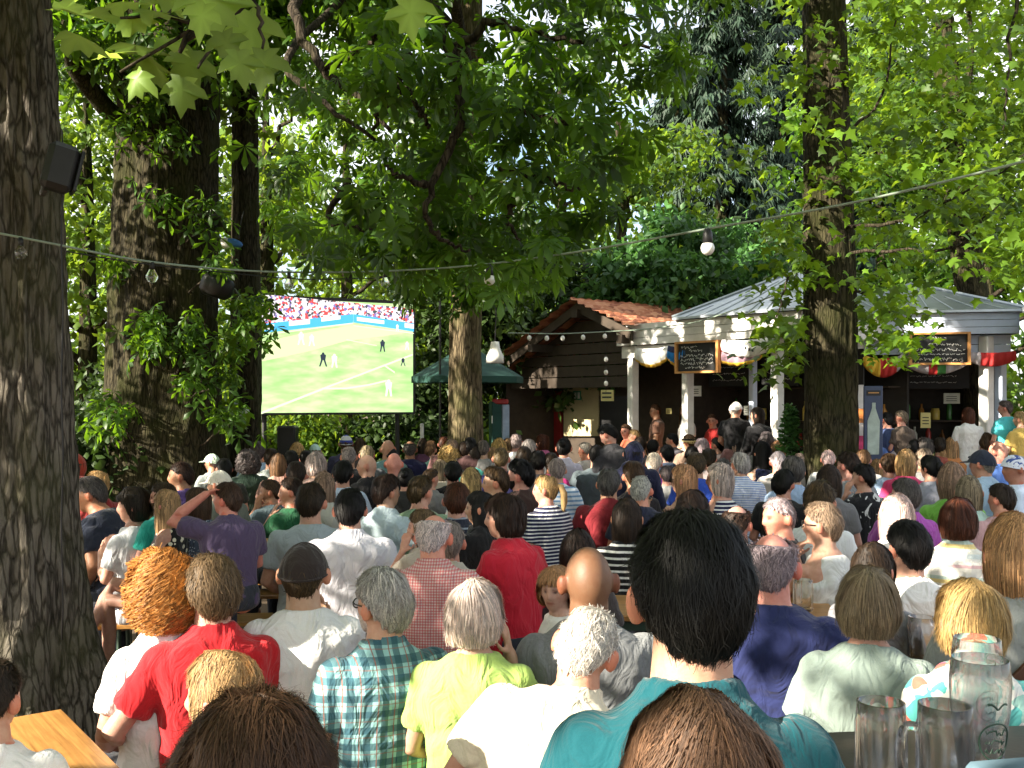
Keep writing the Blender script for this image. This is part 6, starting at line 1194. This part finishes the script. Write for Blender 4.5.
        if kind == 'straw':
            m = MB(); m.lathe([(.088, .0), (.15, -.008), (.152, -.003), (.09, .008)], (0, 0, .028), 30); part(m, 'brim', M_CLOTH, True, hcol).parent = hat; m = MB(); m.lathe([(.111, 0), (.111, .026)], (0, 0.003, .036), 30); part(m, 'hat_band', M_CLOTH, True, (.01, .01, .012)).parent = hat
    q['_o'] = o; q['_d'] = d; q['_H'] = H; q['_s'] = s; q['_hc'] = hc; q['_Hn'] = Hn; q['_HR'] = HR; q['_bend'] = bend
    return o
W = (.78, .77, .76); LB = (.34, .46, .66); NV = (.018, .022, .055); BK = (.010, .010, .012); GRT = (.33, .36, .39)
ST_N = pattern('stripes', (.75, .75, .76), (.015, .018, .06), 34, .62); ST_BW = pattern('stripes', (.012, .012, .014), (.72, .72, .70), 26, .35); ST_LB = pattern('stripes', (.66, .72, .80), (.18, .32, .52), 22, .42); ST_NP = pattern('stripes', (.018, .022, .04), (.24, .28, .34), 16, .18); ST_B2 = pattern('stripes', (.72, .76, .84), (.12, .22, .55), 60, .4)
# ---------------- front rows
P(-9, 660, 62, -35, 'short', 'darkbrown', W, 'dark haired person in white cut off by the left edge above the sunlit table')
P(163, 560, 72, 38, 'curly', 'ginger', W, 'ginger curly haired woman in a white top at lower left', male=False)
P(212, 556, 60, 12, 'messy', 'lightbrown', (.46, .012, .018), 'man in red polo shirt with sandy hair beside the ginger curls', 'polo', arms=('wide', 'table'), bw=1.02)
P(221, 651, 84, 62, 'mid', 'blond', (.7, .66, .6), 'straight haired blonde in front of the red polo shirt', male=False, K=.19)
P(255, 701, 164, -6, 'thick', 'brown', (.05, .05, .06), 'large dark brown head of hair at the bottom left of the photo', K=.19, D=1.12)
P(304, 543, 53, -12, 'crop', 'brown', W, 'man in dark leather cap and white tee shirt', arms=('table', 'chin'), hat=('cap', (.028, .020, .018)), K=.178)
P(382, 570, 58, 44, 'thick', 'silver', W, 'bearded man with glasses in turquoise plaid shirt', 'shirt', pat=pattern('plaid', (.27, .50, .52), (.018, .075, .11), (.26, .09, .06)), specs='clear', beard='white', bw=1.08, K=.178)
P(475, 580, 60, -24, 'shortbob', 'white', (.36, .52, .13), 'white haired woman in lime green top leaning on her hand', male=False, arms=('lap', 'cheek'), bw=1.1)
P(586, 601, 62, -18, 'crop', 'white', (.70, .62, .48), 'sunlit bald white haired man in cream shirt leaning to the side', 'shirt', tilt=14, htilt=14, pitch=14, lean=10, bw=1.15, skin='pink', K=.165)
P(588, 547, 50, 14, 'bald', 'black', GRT, 'brown skinned bald man in grey marl tee shirt', skin='brown', pat=pattern('heather', (.20, .21, .22)), bw=1.05)
P(556, 566, 40, 158, 'shortbob', 'blond', W, 'blonde woman in white looking back past the bald brown head', male=False, body=110)
P(690, 516, 124, 14, 'thick', 'black', (.003, .066, .084), 'tall man with thick black hair in teal polo shirt', 'polo', stand=True, bw=.96, K=.182, nk=.02)
P(699, 692, 172, 22, 'mid', 'lightbrown', (.2, .1, .08), 'brown haired head at the bottom edge in front of the teal polo', male=False, D=1.06)
P(772, 534, 54, -10, 'balding', 'grey', (.018, .025, .095), 'man with thinning grey hair in navy tee shirt', arms=('lap', 'wide'), bw=1.12, K=.168, skin='pink')
P(868, 567, 58, 4, 'shortbob', 'ash', (.27, .34, .31), 'person with ash grey bob in pale grey green tee', male=False, bw=1.12, D=2.75)
P(970, 580, 50, 32, 'shortbob', 'blond', W, 'blonde woman in colourful triangle patterned blouse', male=False, pat=pattern('triangles'), K=.175, D=2.5)
P(1018, 513, 66, 14, 'bob', 'blond', (.27, .285, .28), 'blonde bobbed woman in grey tee with brown strap at the right edge', male=False, bw=1.12, D=2.95)
P(908, 522, 47, 34, 'thick', 'black', W, 'dark haired man in white tee shirt before the striped pastel jumper', arms=('table', 'lap'), K=.185)
P(873, 543, 46, -24, 'bob', 'darkbrown', (.2, .2, .22), 'dark brown head bent down beside the white tee shirt man', male=False)
P(822, 501, 43, 74, 'short', 'ash', (.62, .64, .64), 'woman with black glasses and short grey hair resting chin on hands', 'tank', male=False, arms=('chin', 'chin'), specs='clear', body=45, bw=1.05)
P(778, 498, 36, 128, 'crop', 'silver', BK, 'laughing sunlit man in black with grey crop facing left', skin='pink', K=.168)
P(737, 506, 31, -22, 'balding', 'darkbrown', (.55, .56, .55), 'balding dark haired man in pale shirt behind the black haired head', 'shirt')
P(693, 490, 37, -28, 'up', 'darkbrown', (.12, .1, .1), 'woman with dark pinned up hair above the thick black hair', male=False)
P(683, 464, 30, 72, 'mid', 'blond', BK, 'blonde woman wearing sunglasses in black sleeveless top', 'tank', male=False, specs='sun', arms=('cup', 'lap'), K=.185)
P(719, 463, 31, 78, 'bob', 'silver', W, 'grey blonde bobbed woman in navy striped top', 'tank', male=False, pat=ST_N)
P(740, 452, 22, 30, 'short', 'silver', W, 'grey haired man in fine blue striped shirt', 'shirt', pat=ST_B2)
P(696, 452, 21, 10, 'short', 'brown', (.03, .08, .45), 'man in bright blue tee behind the blonde with sunglasses')
P(762, 441, 21, 35, 'long', 'black', (.014, .02, .06), 'long black haired woman in navy sleeveless top', 'tank', male=False)
P(784, 470, 24, -26, 'thick', 'black', BK, 'dark haired man in black above the laughing sunlit man', bw=1.1, K=.18)
P(793, 457, 24, 15, 'thick', 'darkgrey', LB, 'dark grey haired man in light blue shirt by the mossy trunk', 'shirt', K=.18)
P(829, 464, 26, -8, 'mid', 'darkbrown', (.15, .15, .16), 'dark brown long haired woman just right of the mossy trunk base', male=False)
P(820, 481, 38, -14, 'messy', 'brown', (.72, .74, .76), 'wavy brown haired woman in white behind the black glasses woman', male=False, K=.205)
P(848, 451, 26, 55, 'short', 'darkbrown', (.22, .23, .25), 'dark haired man in grey shirt looking left near the mossy trunk')
P(863, 463, 26, 72, 'short', 'black', BK, 'short black haired woman in black printed tee resting head on hand', male=False, arms=('cheek', 'lap'), pat=pattern('print', (.012, .012, .015), (.6, .6, .6)))
P(828, 450, 15, 10, 'short', 'white', (.5, .5, .5), 'white haired head against the mossy trunk')
P(863, 449, 17, -10, 'short', 'lightbrown', (.3, .3, .3), 'light brown head between the mossy trunk and the blue tee man')
P(875, 425, 13, 0, 'short', 'black', (.10, .17, .42), 'black haired man in blue tee standing below the blue banner', stand=True)
P(877, 459, 15, 10, 'bob', 'blond', (.5, .5, .5), 'blond head left of the light blue shirt near the mossy trunk', male=False)
P(889, 453, 19, 10, 'short', 'brown', LB, 'brown haired man in light blue shirt beside the pink top blonde')
P(906, 449, 22, -8, 'bob', 'blond', (.62, .05, .16), 'blonde bobbed woman in bright pink top', male=False)
P(930, 455, 23, 55, 'up', 'black', (.26, .27, .32), 'dark haired woman in grey top right of the pink top', male=False)
P(897, 493, 38, 8, 'mid', 'white', W, 'person with long white sunlit hair in white', male=False, K=.19)
P(905, 477, 33, 60, 'short', 'darkgrey', (.34, .07, .36), 'grey haired woman in purple cardigan with hand at her mouth', 'long', male=False, arms=('chin', 'lap'))
P(952, 462, 30, 5, 'bob', 'ash', (.16, .40, .06), 'grey blonde bobbed woman in grass green top', male=False)
P(969, 475, 27, 0, 'mid', 'ash', (.46, .66, .60), 'straight ash brown haired woman in mint top', male=False)
P(958, 498, 38, -4, 'shortbob', 'auburn', W, 'auburn bobbed woman in pastel striped jumper', 'long', male=False, pat=pattern('pastel'), bw=1.12)
P(1001, 483, 29, 58, 'short', 'darkbrown', (.55, .34, .36), 'dark haired man in pinkish shirt with sun on his cheek', skin='pink')
P(982, 450, 28, 66, 'crop', 'grey', (.40, .56, .74), 'man with navy peaked cap in light blue shirt', 'shirt', hat=('cap', (.02, .026, .045)), K=.18)
P(1014, 456, 22, 120, 'bald', 'black', (.55, .65, .8), 'tanned man with blue and white bandana at the right edge', skin='tan', hat=('scarf', (.4, .5, .75), '', pattern('print', (.62, .66, .75), (.06, .10, .30))))
P(998, 441, 18, 60, 'bald', 'black', (.10, .20, .55), 'bald red faced sunlit man in blue shirt', skin='pink')
P(985, 432, 18, 20, 'short', 'brown', (.45, .55, .70), 'brown haired man in pale blue above the navy peaked cap')
P(1016, 432, 17, 120, 'crop', 'darkgrey', (.22, .23, .25), 'man wearing sunglasses in grey shirt at the right edge', specs='sun')
P(968, 407, 14, 30, 'mid', 'auburn', W, 'auburn haired woman in sunlit white standing at the white post', 'long', male=False, stand=True)
P(1005, 400, 13, 80, 'short', 'darkgrey', (.08, .50, .55), 'person in turquoise top standing right of the white post', male=False, stand=True)
P(1020, 411, 13, 70, 'short', 'blond', (.65, .45, .12), 'person in yellow top at the right picture edge', male=False, stand=True)
P(901, 410, 14, 78, 'short', 'ash', (.10, .075, .06), 'standing woman in brown waistcoat before the pale blue stall', male=False, stand=True)
P(887, 412, 13, 40, 'short', 'black', (.04, .06, .14), 'standing man in dark blue between banner and waistcoat woman', stand=True)
P(952, 437, 16, 10, 'long', 'blond', (.55, .22, .08), 'long blond haired woman before the sunlit white woman', male=False)
P(940, 437, 15, -10, 'short', 'darkbrown', (.3, .08, .06), 'dark haired head before the pale blue stall counter')
P(925, 437, 19, 30, 'short', 'darkgrey', (.2, .25, .35), 'blue grey haired head below the price card of the pale blue stall')
P(912, 438, 16, 10, 'short', 'black', (.1, .1, .12), 'black haired head beside the waistcoat woman')
P(894, 433, 12, -10, 'short', 'black', (.5, .42, .45), 'small black haired head right of the blue tee man', male=False)
P(903, 437, 13, 20, 'short', 'brown', (.5, .40, .42), 'small brown haired head left of the waistcoat woman')
P(924, 448, 18, 0, 'short', 'ash', (.3, .3, .3), 'ash haired head between the pink top and the green top')
P(943, 448, 14, 0, 'mid', 'blond', (.50, .2, .35), 'blond head behind the grass green top', male=False)
# ---------------- middle
P(545, 474, 27, 78, 'pony', 'blond', W, 'blonde ponytail woman in navy and white striped tee', male=False, pat=ST_N, stand=False, body=35, arms=('down', 'lap'), trousers=(.06, .09, .16), K=.17)
P(557, 458, 19, 0, 'short', 'grey', W, 'grey haired man in light blue striped shirt behind the ponytail', pat=ST_LB)
P(609, 468, 26, -8, 'short', 'darkgrey', (.20, .018, .025), 'grey haired man in maroon sweatshirt', 'long', bw=1.12)
P(641, 476, 23, -14, 'crop', 'silver', (.02, .024, .05), 'white cropped man in navy waistcoat', skin='pink')
P(633, 460, 26, 22, 'short', 'brown', (.03, .025, .03), 'brown haired woman in dark top above the white cropped man', male=False)
P(627, 498, 33, 2, 'mid', 'darkbrown', W, 'dark long haired woman in black and white striped top', male=False, pat=ST_BW, K=.185)
P(578, 529, 38, -6, 'bob', 'darkbrown', (.06, .05, .05), 'chestnut brown bobbed head behind the bald brown man', male=False)
P(504, 494, 42, 80, 'shortbob', 'darkbrown', (.50, .015, .035), 'woman in red cardigan with short dark bob', 'long', male=False, body=40, arms=('table', 'lap'), K=.175, lean=8, D=4.55)
P(479, 491, 32, 84, 'long', 'black', BK, 'long black haired woman next to the red cardigan', 'long', male=False, D=5.7)
P(520, 460, 29, 72, 'thick', 'black', (.055, .03, .025), 'bearded young man in brown shirt looking left', 'polo', beard='black', K=.178)
P(495, 467, 27, 88, 'thick', 'brown', W, 'brown haired man in white shirt seen in profile', 'shirt', K=.17)
P(457, 482, 29, -4, 'short', 'auburn', NV, 'reddish brown haired person in navy striped polo', 'polo', pat=ST_NP, bw=1.1, K=.18)
P(453, 462, 19, 0, 'thick', 'black', BK, 'round black head of hair above the navy striped polo')
P(450, 445, 18, -12, 'curly', 'yellow', (.15, .15, .16), 'golden blonde curly head', male=False, K=.2)
P(452, 439, 15, -10, 'short', 'ash', (.3, .3, .3), 'ash blond head behind the golden blonde curls')
P(430, 440, 16, -24, 'short', 'lightbrown', (.24, .55, .46), 'man in mint checked shirt below the right end of the screen', 'shirt', pat=pattern('check', (.45, .72, .62), (.10, .36, .30)), bw=1.15)
P(440, 459, 17, 10, 'mid', 'ash', (.45, .40, .32), 'fair long haired woman with sunglasses on her head', male=False, specs='top')
P(431, 468, 19, -60, 'short', 'brown', (.2, .2, .2), 'brown haired woman with glasses pushed up behind the sage tee', male=False, specs='top')
P(471, 467, 22, -12, 'long', 'blond', W, 'long blond haired woman left of the white shirt profile', male=False)
P(475, 444, 16, 0, 'short', 'darkbrown', (.10, .48, .44), 'dark haired person in turquoise tee in the back rows', bw=1.1)
P(499, 438, 17, -8, 'bob', 'yellow', (.3, .3, .3), 'yellow blonde head in front of the green column', male=False)
P(492, 447, 16, 4, 'long', 'blond', (.12, .12, .14), 'blond long haired head next to the navy back', male=False)
P(501, 448, 17, -4, 'crop', 'lightbrown', (.03, .03, .12), 'light brown cropped man in navy tee')
P(516, 434, 13, 0, 'crop', 'grey', W, 'grey cropped man in white near the green column')
P(508, 438, 12, 0, 'short', 'lightbrown', (.3, .25, .2), 'small light brown head beside the grey cropped man in white')
P(529, 439, 17, -10, 'short', 'grey', (.25, .25, .25), 'grey head left of the woman with sunny face')
P(524, 446, 17, 0, 'short', 'darkbrown', (.12, .12, .12), 'dark brown head under the notice board')
P(538, 451, 19, 4, 'thick', 'black', (.05, .05, .06), 'bushy black head in the middle of the crowd')
P(542, 434, 15, 60, 'bob', 'auburn', (.45, .12, .25), 'auburn haired woman with sunny face before the red door', male=False)
P(564, 437, 17, -10, 'bun', 'black', (.62, .58, .72), 'black haired person in lilac white shirt before the red door', 'shirt', male=False)
P(551, 452, 17, 0, 'short', 'darkbrown', (.42, .02, .16), 'person in magenta top left of the lilac white shirt', male=False)
P(585, 442, 16, 62, 'short', 'grey', (.4, .38, .36), 'grey haired man with sunlit face below the cream wall', skin='pink')
P(597, 445, 17, -10, 'crop', 'black', (.085, .11, .125), 'black cropped man in slate grey tee', bw=1.15)
P(608, 424, 20, 66, 'thick', 'black', (.03, .03, .035), 'standing dark haired man in black jacket looking down', 'long', pitch=32, stand=True, K=.18, lean=14)
P(634, 440, 22, -14, 'short', 'black', (.014, .016, .045), 'person in navy hooded top leaning forward', 'hood', lean=16, hat=('hoodup', (.014, .016, .045)), bw=1.05, D=8.6)
P(654, 452, 18, -8, 'short', 'white', (.20, .03, .30), 'white haired person in purple shirt', male=False)
P(667, 465, 16, 10, 'short', 'darkgrey', (.3, .3, .3), 'dark grey head left of the blonde with sunglasses')
P(640, 436, 15, 10, 'short', 'darkbrown', (.1, .1, .1), 'dark brown head behind the navy hooded top')
P(653, 439, 14, -10, 'short', 'black', (.1, .08, .1), 'black haired head near the first white stall post')
P(667, 444, 17, 20, 'short', 'black', (.03, .045, .08), 'black haired person in dark blue with pale hood edge', 'hood', male=False)
P(672, 433, 14, 76, 'short', 'black', (.1, .1, .12), 'dark haired man in profile beside the straw hat', 'long')
P(689, 434, 15, 50, 'short', 'brown', (.3, .2, .15), 'man in straw hat with black band', hat=('straw', (.62, .50, .22)), K=.18)
P(702, 438, 17, 10, 'short', 'silver', (.3, .3, .3), 'silver haired head right of the straw hat')
P(692, 446, 15, 0, 'short', 'black', (.05, .05, .06), 'black haired head under the straw hat')
P(717, 437, 15, 60, 'short', 'black', (.12, .10, .10), 'dark haired head turned toward the stall posts', male=False)
P(709, 449, 18, -10, 'thick', 'darkbrown', (.3, .25, .25), 'dark brown bushy head behind the grey blonde bob')
P(733, 429, 15, 70, 'short', 'darkbrown', (.2, .1, .1), 'dark haired woman below the black tee man at the stall', male=False)
P(736, 440, 16, 5, 'shortbob', 'ash', (.35, .35, .33), 'ash blond head in front of the stall counter', male=False)
P(723, 459, 19, -10, 'messy', 'darkgrey', (.2, .2, .22), 'tousled dark grey head behind the fine blue stripes')
P(766, 431, 17, 10, 'short', 'darkgrey', (.2, .2, .2), 'dark grey head behind the long black hair')
P(778, 441, 17, -5, 'shortbob', 'blond', (.35, .33, .30), 'sandy blond head beside the dark shrub', male=False)
P(778, 451, 18, 15, 'short', 'silver', (.45, .42, .40), 'silver haired head under the sandy blond head')
P(800, 453, 17, 25, 'short', 'grey', (.4, .35, .33), 'grey head left of the mossy trunk')
P(736, 402, 13, -40, 'crop', 'white', BK, 'man in black tee with sun glaring on his head at the stall', stand=True, skin='pink', hat=('cap', (.75, .72, .70)))  # white cap added to stand in for the sun glare on his head
P(757, 407, 14, 74, 'mid', 'darkbrown', BK, 'dark haired woman in black jacket standing at the stall', 'long', male=False, stand=True)
P(655, 404, 13, 120, 'short', 'brown', (.12, .06, .04), 'server in brown behind the counter left of the first post', stand=True, skin='tan', D=14.0)
P(685, 404, 13, 160, 'long', 'lightbrown', (.6, .6, .58), 'long haired server in white behind the counter', male=False, stand=True, D=13.8)
P(712, 414, 10, 170, 'short', 'brown', (.50, .04, .04), 'small person in red and white behind the counter', stand=True, D=13.8)
P(626, 424, 13, 150, 'short', 'brown', (.5, .12, .06), 'sunlit red faced person below the yellow hanging sign', stand=True, skin='pink')
P(634, 429, 13, 100, 'short', 'blond', (.6, .3, .12), 'sunlit person in orange beside the red faced one', male=False, stand=True)
# ---------------- left half
P(227, 482, 31, 58, 'short', 'brown', (.075, .055, .115), 'man in dusky purple polo with hand on his head', 'polo', arms=('head', 'table'), skin='pink', body=18, bw=1.1, lean=6, pitch=-6, D=5.6)
P(219, 469, 27, 60, 'short', 'brown', (.12, .14, .12), 'person in white peaked cap behind the hand on the head', hat=('cap', (.70, .66, .58)), D=7.3)
P(212, 453, 17, 62, 'short', 'grey', (.25, .28, .28), 'person in pale green and white cap by the overgrown trunk', hat=('cap', (.52, .66, .52)), K=.18)
P(224, 458, 18, 20, 'short', 'black', (.03, .035, .03), 'dark head between the pale green cap and the dark green shirt')
P(181, 462, 26, 78, 'crop', 'darkbrown', (.07, .04, .16), 'man in violet shirt in profile before the overgrown trunk', 'polo', skin='tan', K=.165)
P(133, 487, 33, 84, 'shortbob', 'darkbrown', (.70, .72, .76), 'woman in white tee with sunglasses on her dark hair', male=False, specs='top', body=40, arms=('chest', 'table'), K=.172)
P(163, 482, 27, 84, 'short', 'brown', (.03, .42, .36), 'bearded man in turquoise shirt in profile', beard='brown', D=6.25)
P(166, 489, 28, 56, 'long', 'blond', (.02, .02, .02), 'woman in black floral dress with crossed bare legs', 'tank', male=False, pat=pattern('floral', (.012, .012, .014), (.66, .62, .48)), body=62, bare=True, cross=True, trousers=(.02, .02, .02), D=6.0)
P(197, 487, 26, 60, 'mid', 'brown', (.07, .09, .14), 'person in dotted slate blue top under the raised elbow', male=False, pat=pattern('dots', (.055, .075, .115), (.45, .5, .55)), D=6.2)
P(90, 476, 34, 78, 'short', 'darkgrey', (.016, .022, .042), 'grey haired man in navy shirt leaning behind the left trunk', lean=22, pitch=10, body=55, skin='tan', bw=1.1)
P(74, 452, 20, 50, 'short', 'brown', (.30, .035, .02), 'person in rust red hood peeking out behind the left trunk', 'hood', hat=('hoodup', (.32, .045, .025)), D=7.2)
P(97, 470, 22, 60, 'short', 'yellow', (.26, .03, .03), 'blond person in red behind the navy shirt', male=False, D=7.0)
P(248, 452, 20, 24, 'curly', 'darkgrey', (.025, .05, .035), 'grey haired person in dark green shirt by the slim trunk', 'long', K=.2)
P(258, 441, 17, 10, 'short', 'darkgrey', LB, 'grey brown head in pale blue at the foot of the slim trunk')
P(278, 453, 18, 8, 'mid', 'lightbrown', (.35, .2, .16), 'light brown long haired woman left of the white grey head', male=False)
P(271, 448, 16, 0, 'short', 'darkbrown', (.5, .55, .55), 'dark head next to the light brown long hair')
P(291, 450, 17, 10, 'short', 'black', (.3, .12, .1), 'black haired head below the yellow cap of hair')
P(296, 461, 21, 0, 'short', 'darkbrown', (.32, .14, .12), 'wide dark brown head left of the white grey head')
P(297, 442, 16, 0, 'bob', 'yellow', (.25, .25, .2), 'yellow blond head under the left half of the screen', male=False)
P(306, 450, 14, 0, 'short', 'black', (.1, .1, .1), 'black haired head between yellow blond and white grey heads')
P(315, 443, 12, 0, 'short', 'brown', (.2, .2, .2), 'person in pale mint sun hat under the screen', hat=('beanie', (.55, .75, .68)), K=.17)
P(316, 452, 22, -6, 'shortbob', 'silver', (.45, .3, .26), 'white grey haired head in the rows under the screen')
P(270, 479, 21, 82, 'short', 'brown', (.08, .12, .14), 'brown haired man in profile holding his cheek', arms=('cheek', 'table'), skin='tan', K=.165)
P(291, 477, 25, 82, 'short', 'darkbrown', (.012, .085, .035), 'dark haired man in green tee with fist at chin', arms=('chin', 'table'), K=.165)
P(311, 482, 33, -14, 'short', 'darkbrown', (.36, .42, .46), 'broad backed man in plain grey tee beside the white tees', bw=1.1)
P(350, 488, 34, -4, 'short', 'black', (.66, .65, .72), 'man with dark thinning crown in lilac white tee', 'polo', bw=1.15)
P(324, 471, 24, 0, 'mid', 'ash', (.5, .5, .45), 'ash brown head peeking out behind the broad grey tee', male=False)
P(343, 461, 22, -4, 'thick', 'black', (.48, .58, .74), 'black haired man in light blue tee')
P(367, 455, 19, 80, 'bald', 'black', BK, 'bald man in black shirt in profile', 'polo', K=.15)
P(394, 453, 17, -12, 'bald', 'black', BK, 'bald head with black and white shirt seen from behind', skin='pink', bw=1.1)
P(349, 447, 16, -6, 'crop', 'grey', BK, 'grey cropped man in black under the screen')
P(367, 445, 16, -4, 'short', 'ash', (.08, .09, .1), 'ash blond head under the middle of the screen')
P(346, 434, 14, 0, 'short', 'brown', (.05, .05, .1), 'person in red white and blue woolly hat', hat=('beanie', (.5, .05, .06), '', pattern('stripes', (.05, .07, .35), (.65, .66, .68), 9.5, .55)), K=.17)
P(360, 438, 13, 0, 'mid', 'brown', (.1, .08, .08), 'long brown haired head right of the woolly hat', male=False)
P(388, 440, 14, -8, 'bald', 'black', (.18, .34, .38), 'bald head in teal grey shirt under the screen')
P(392, 447, 14, 0, 'short', 'black', W, 'black capped head in front of the teal grey shirt', hat=('cap', (.012, .012, .014), 'back'))
P(410, 441, 14, -4, 'balding', 'darkgrey', (.022, .024, .08), 'balding head in navy shirt below the right end of the screen', skin='tan')
P(406, 467, 18, -10, 'bun', 'black', (.03, .03, .03), 'black haired woman between the light blue and sage shirts', male=False)
P(387, 475, 29, -58, 'thick', 'darkbrown', (.50, .62, .68), 'dark haired man in pale aqua shirt looking right', 'shirt', K=.17)
P(421, 475, 28, -44, 'short', 'brown', (.22, .33, .21), 'brown haired man in sage green tee', K=.17, bw=1.15, arms=('lap', 'table'), lean=6)
P(422, 509, 29, 82, 'mid', 'lightbrown', (.4, .35, .3), 'girl in profile with cheek resting on her hand', male=False, arms=('cheek', 'table'), K=.165, D=5.4)
P(434, 515, 40, -18, 'balding', 'white', (.5, .1, .1), 'white haired man in red gingham shirt', 'shirt', pat=pattern('check', (.62, .48, .46), (.48, .03, .04)), lean=10, pitch=10, skin='pink', bw=1.1, K=.176, D=4.35)
P(449, 521, 34, -8, 'short', 'grey', (.52, .50, .42), 'person in beige shirt mostly hidden by the red gingham shirt', 'long', D=4.9)
P(465, 441, 13, 0, 'short', 'darkbrown', (.1, .1, .1), 'dark brown head at the foot of the sun flecked trunk')
P(483, 440, 14, 0, 'short', 'darkgrey', (.2, .2, .2), 'dark grey head left of the green column')
P(470, 437, 12, 20, 'short', 'black', (.1, .05, .05), 'black haired head before the sun flecked trunk')
P(423, 438, 12, 0, 'mid', 'darkbrown', (.12, .05, .1), 'dark brown haired head by the slim white post', male=False)
P(444, 436, 12, 0, 'short', 'auburn', (.2, .1, .1), 'auburn head left of the sun flecked trunk', male=False)
P(512, 496, 0.1, 0, 'short', 'brown', W, '', D=4) if False else None
import time as _t
_t0 = _t.time(); labels = set()
ONLY = globals().get('ONLY_N')
for i, q in enumerate(PEOPLE):
    if ONLY is not None and i >= ONLY: break
    assert q['label'] not in labels, q['label']; labels.add(q['label']); nw = len(q['label'].split()); assert 4 <= nw <= 16, q['label']
    build_person(q, i)
print('DS', [(q['label'][:20], round(q['_d'], 2)) for q in PEOPLE[:24] if '_d' in q])
print('people', len(PEOPLE), round(_t.time()-_t0, 1), 's', [(q['label'][:28], round(q['_d'], 1), round(q['_H'], 2)) for q in PEOPLE if '_H' in q and not q['stand'] and not 1.1 < q['_H'] < 1.46])
# benches under the seated crowd (one bench carries the neighbours that sit at about the same depth)
seated = sorted([q for q in PEOPLE if '_o' in q and not q['stand'] and q['_H'] < 1.47], key=lambda q: q['_d']); proto = None
pos_ = lambda q: (q['_o'].location.x, q['_o'].location.y)
while seated:
    q0 = seated.pop(0); x0, y0 = pos_(q0); mates = [q0]+[q for q in seated if abs(pos_(q)[1]-y0) < .26 and abs(pos_(q)[0]-x0) < 1.0]
    for q in mates[1:]: seated.remove(q)
    if q0['label'].startswith('woman in black floral'): continue
    xs_ = [pos_(q)[0] for q in mates]; yy = sum(pos_(q)[1] for q in mates)/len(mates); L = max(xs_)-min(xs_)+.5; z = max(.3, min((q['_Hn']-.955)*q['_s'] for q in mates))
    if proto is None:
        proto = bench('wooden bench hidden beneath the seated crowd', (0, 0), 0, 2.2); b_ = proto; proto['group'] = 'benches beneath the seated crowd'
    else:
        b_ = proto.copy(); COL.objects.link(b_)
        for ch in list(proto.children): c_ = ch.copy(); COL.objects.link(c_); c_.parent = b_
    b_.location = ((max(xs_)+min(xs_))/2, yy+.02, 0); b_.scale = (L/2.2, 1, z/.45)
# things worn or carried
bp = next((q for q in PEOPLE if 'backpack strap' in q['label'] or 'brown strap' in q['label']), None)
if bp and '_o' in bp:
    Hn, bend = bp['_Hn'], bp['_bend']; LEATHER = simple('brown_leather', (.085, .032, .016), .45, .2, 10)
    pk = empty('shoulder_bag', bp['_o'].location[:]); pk.rotation_euler = bp['_o'].rotation_euler; pk.scale = bp['_o'].scale; tag(pk, 'brown bag hanging on a wide strap over the grey tee at the right edge', 'bag')
    m = MB(); m.tube(bend(limb_path([(-.20, .02, Hn-.80), (-.13, -.165, Hn-.62), (-.01, -.176, Hn-.46), (.09, -.168, Hn-.34), (.125, -.10, Hn-.265), (.125, .03, Hn-.27), (.08, .115, Hn-.38), (-.05, .16, Hn-.6)], 30, 0)), np.array([(.030, .005)]*30), 8, up=(0, -1, .2)); m.build('strap', LEATHER, pk, True)
    m = MB(); m.box((-.27, .02, Hn-.92), (.10, .26, .22), None, .03); m.build('pouch', LEATHER, pk, True)
bpy.data.scenes.remove(tmp)
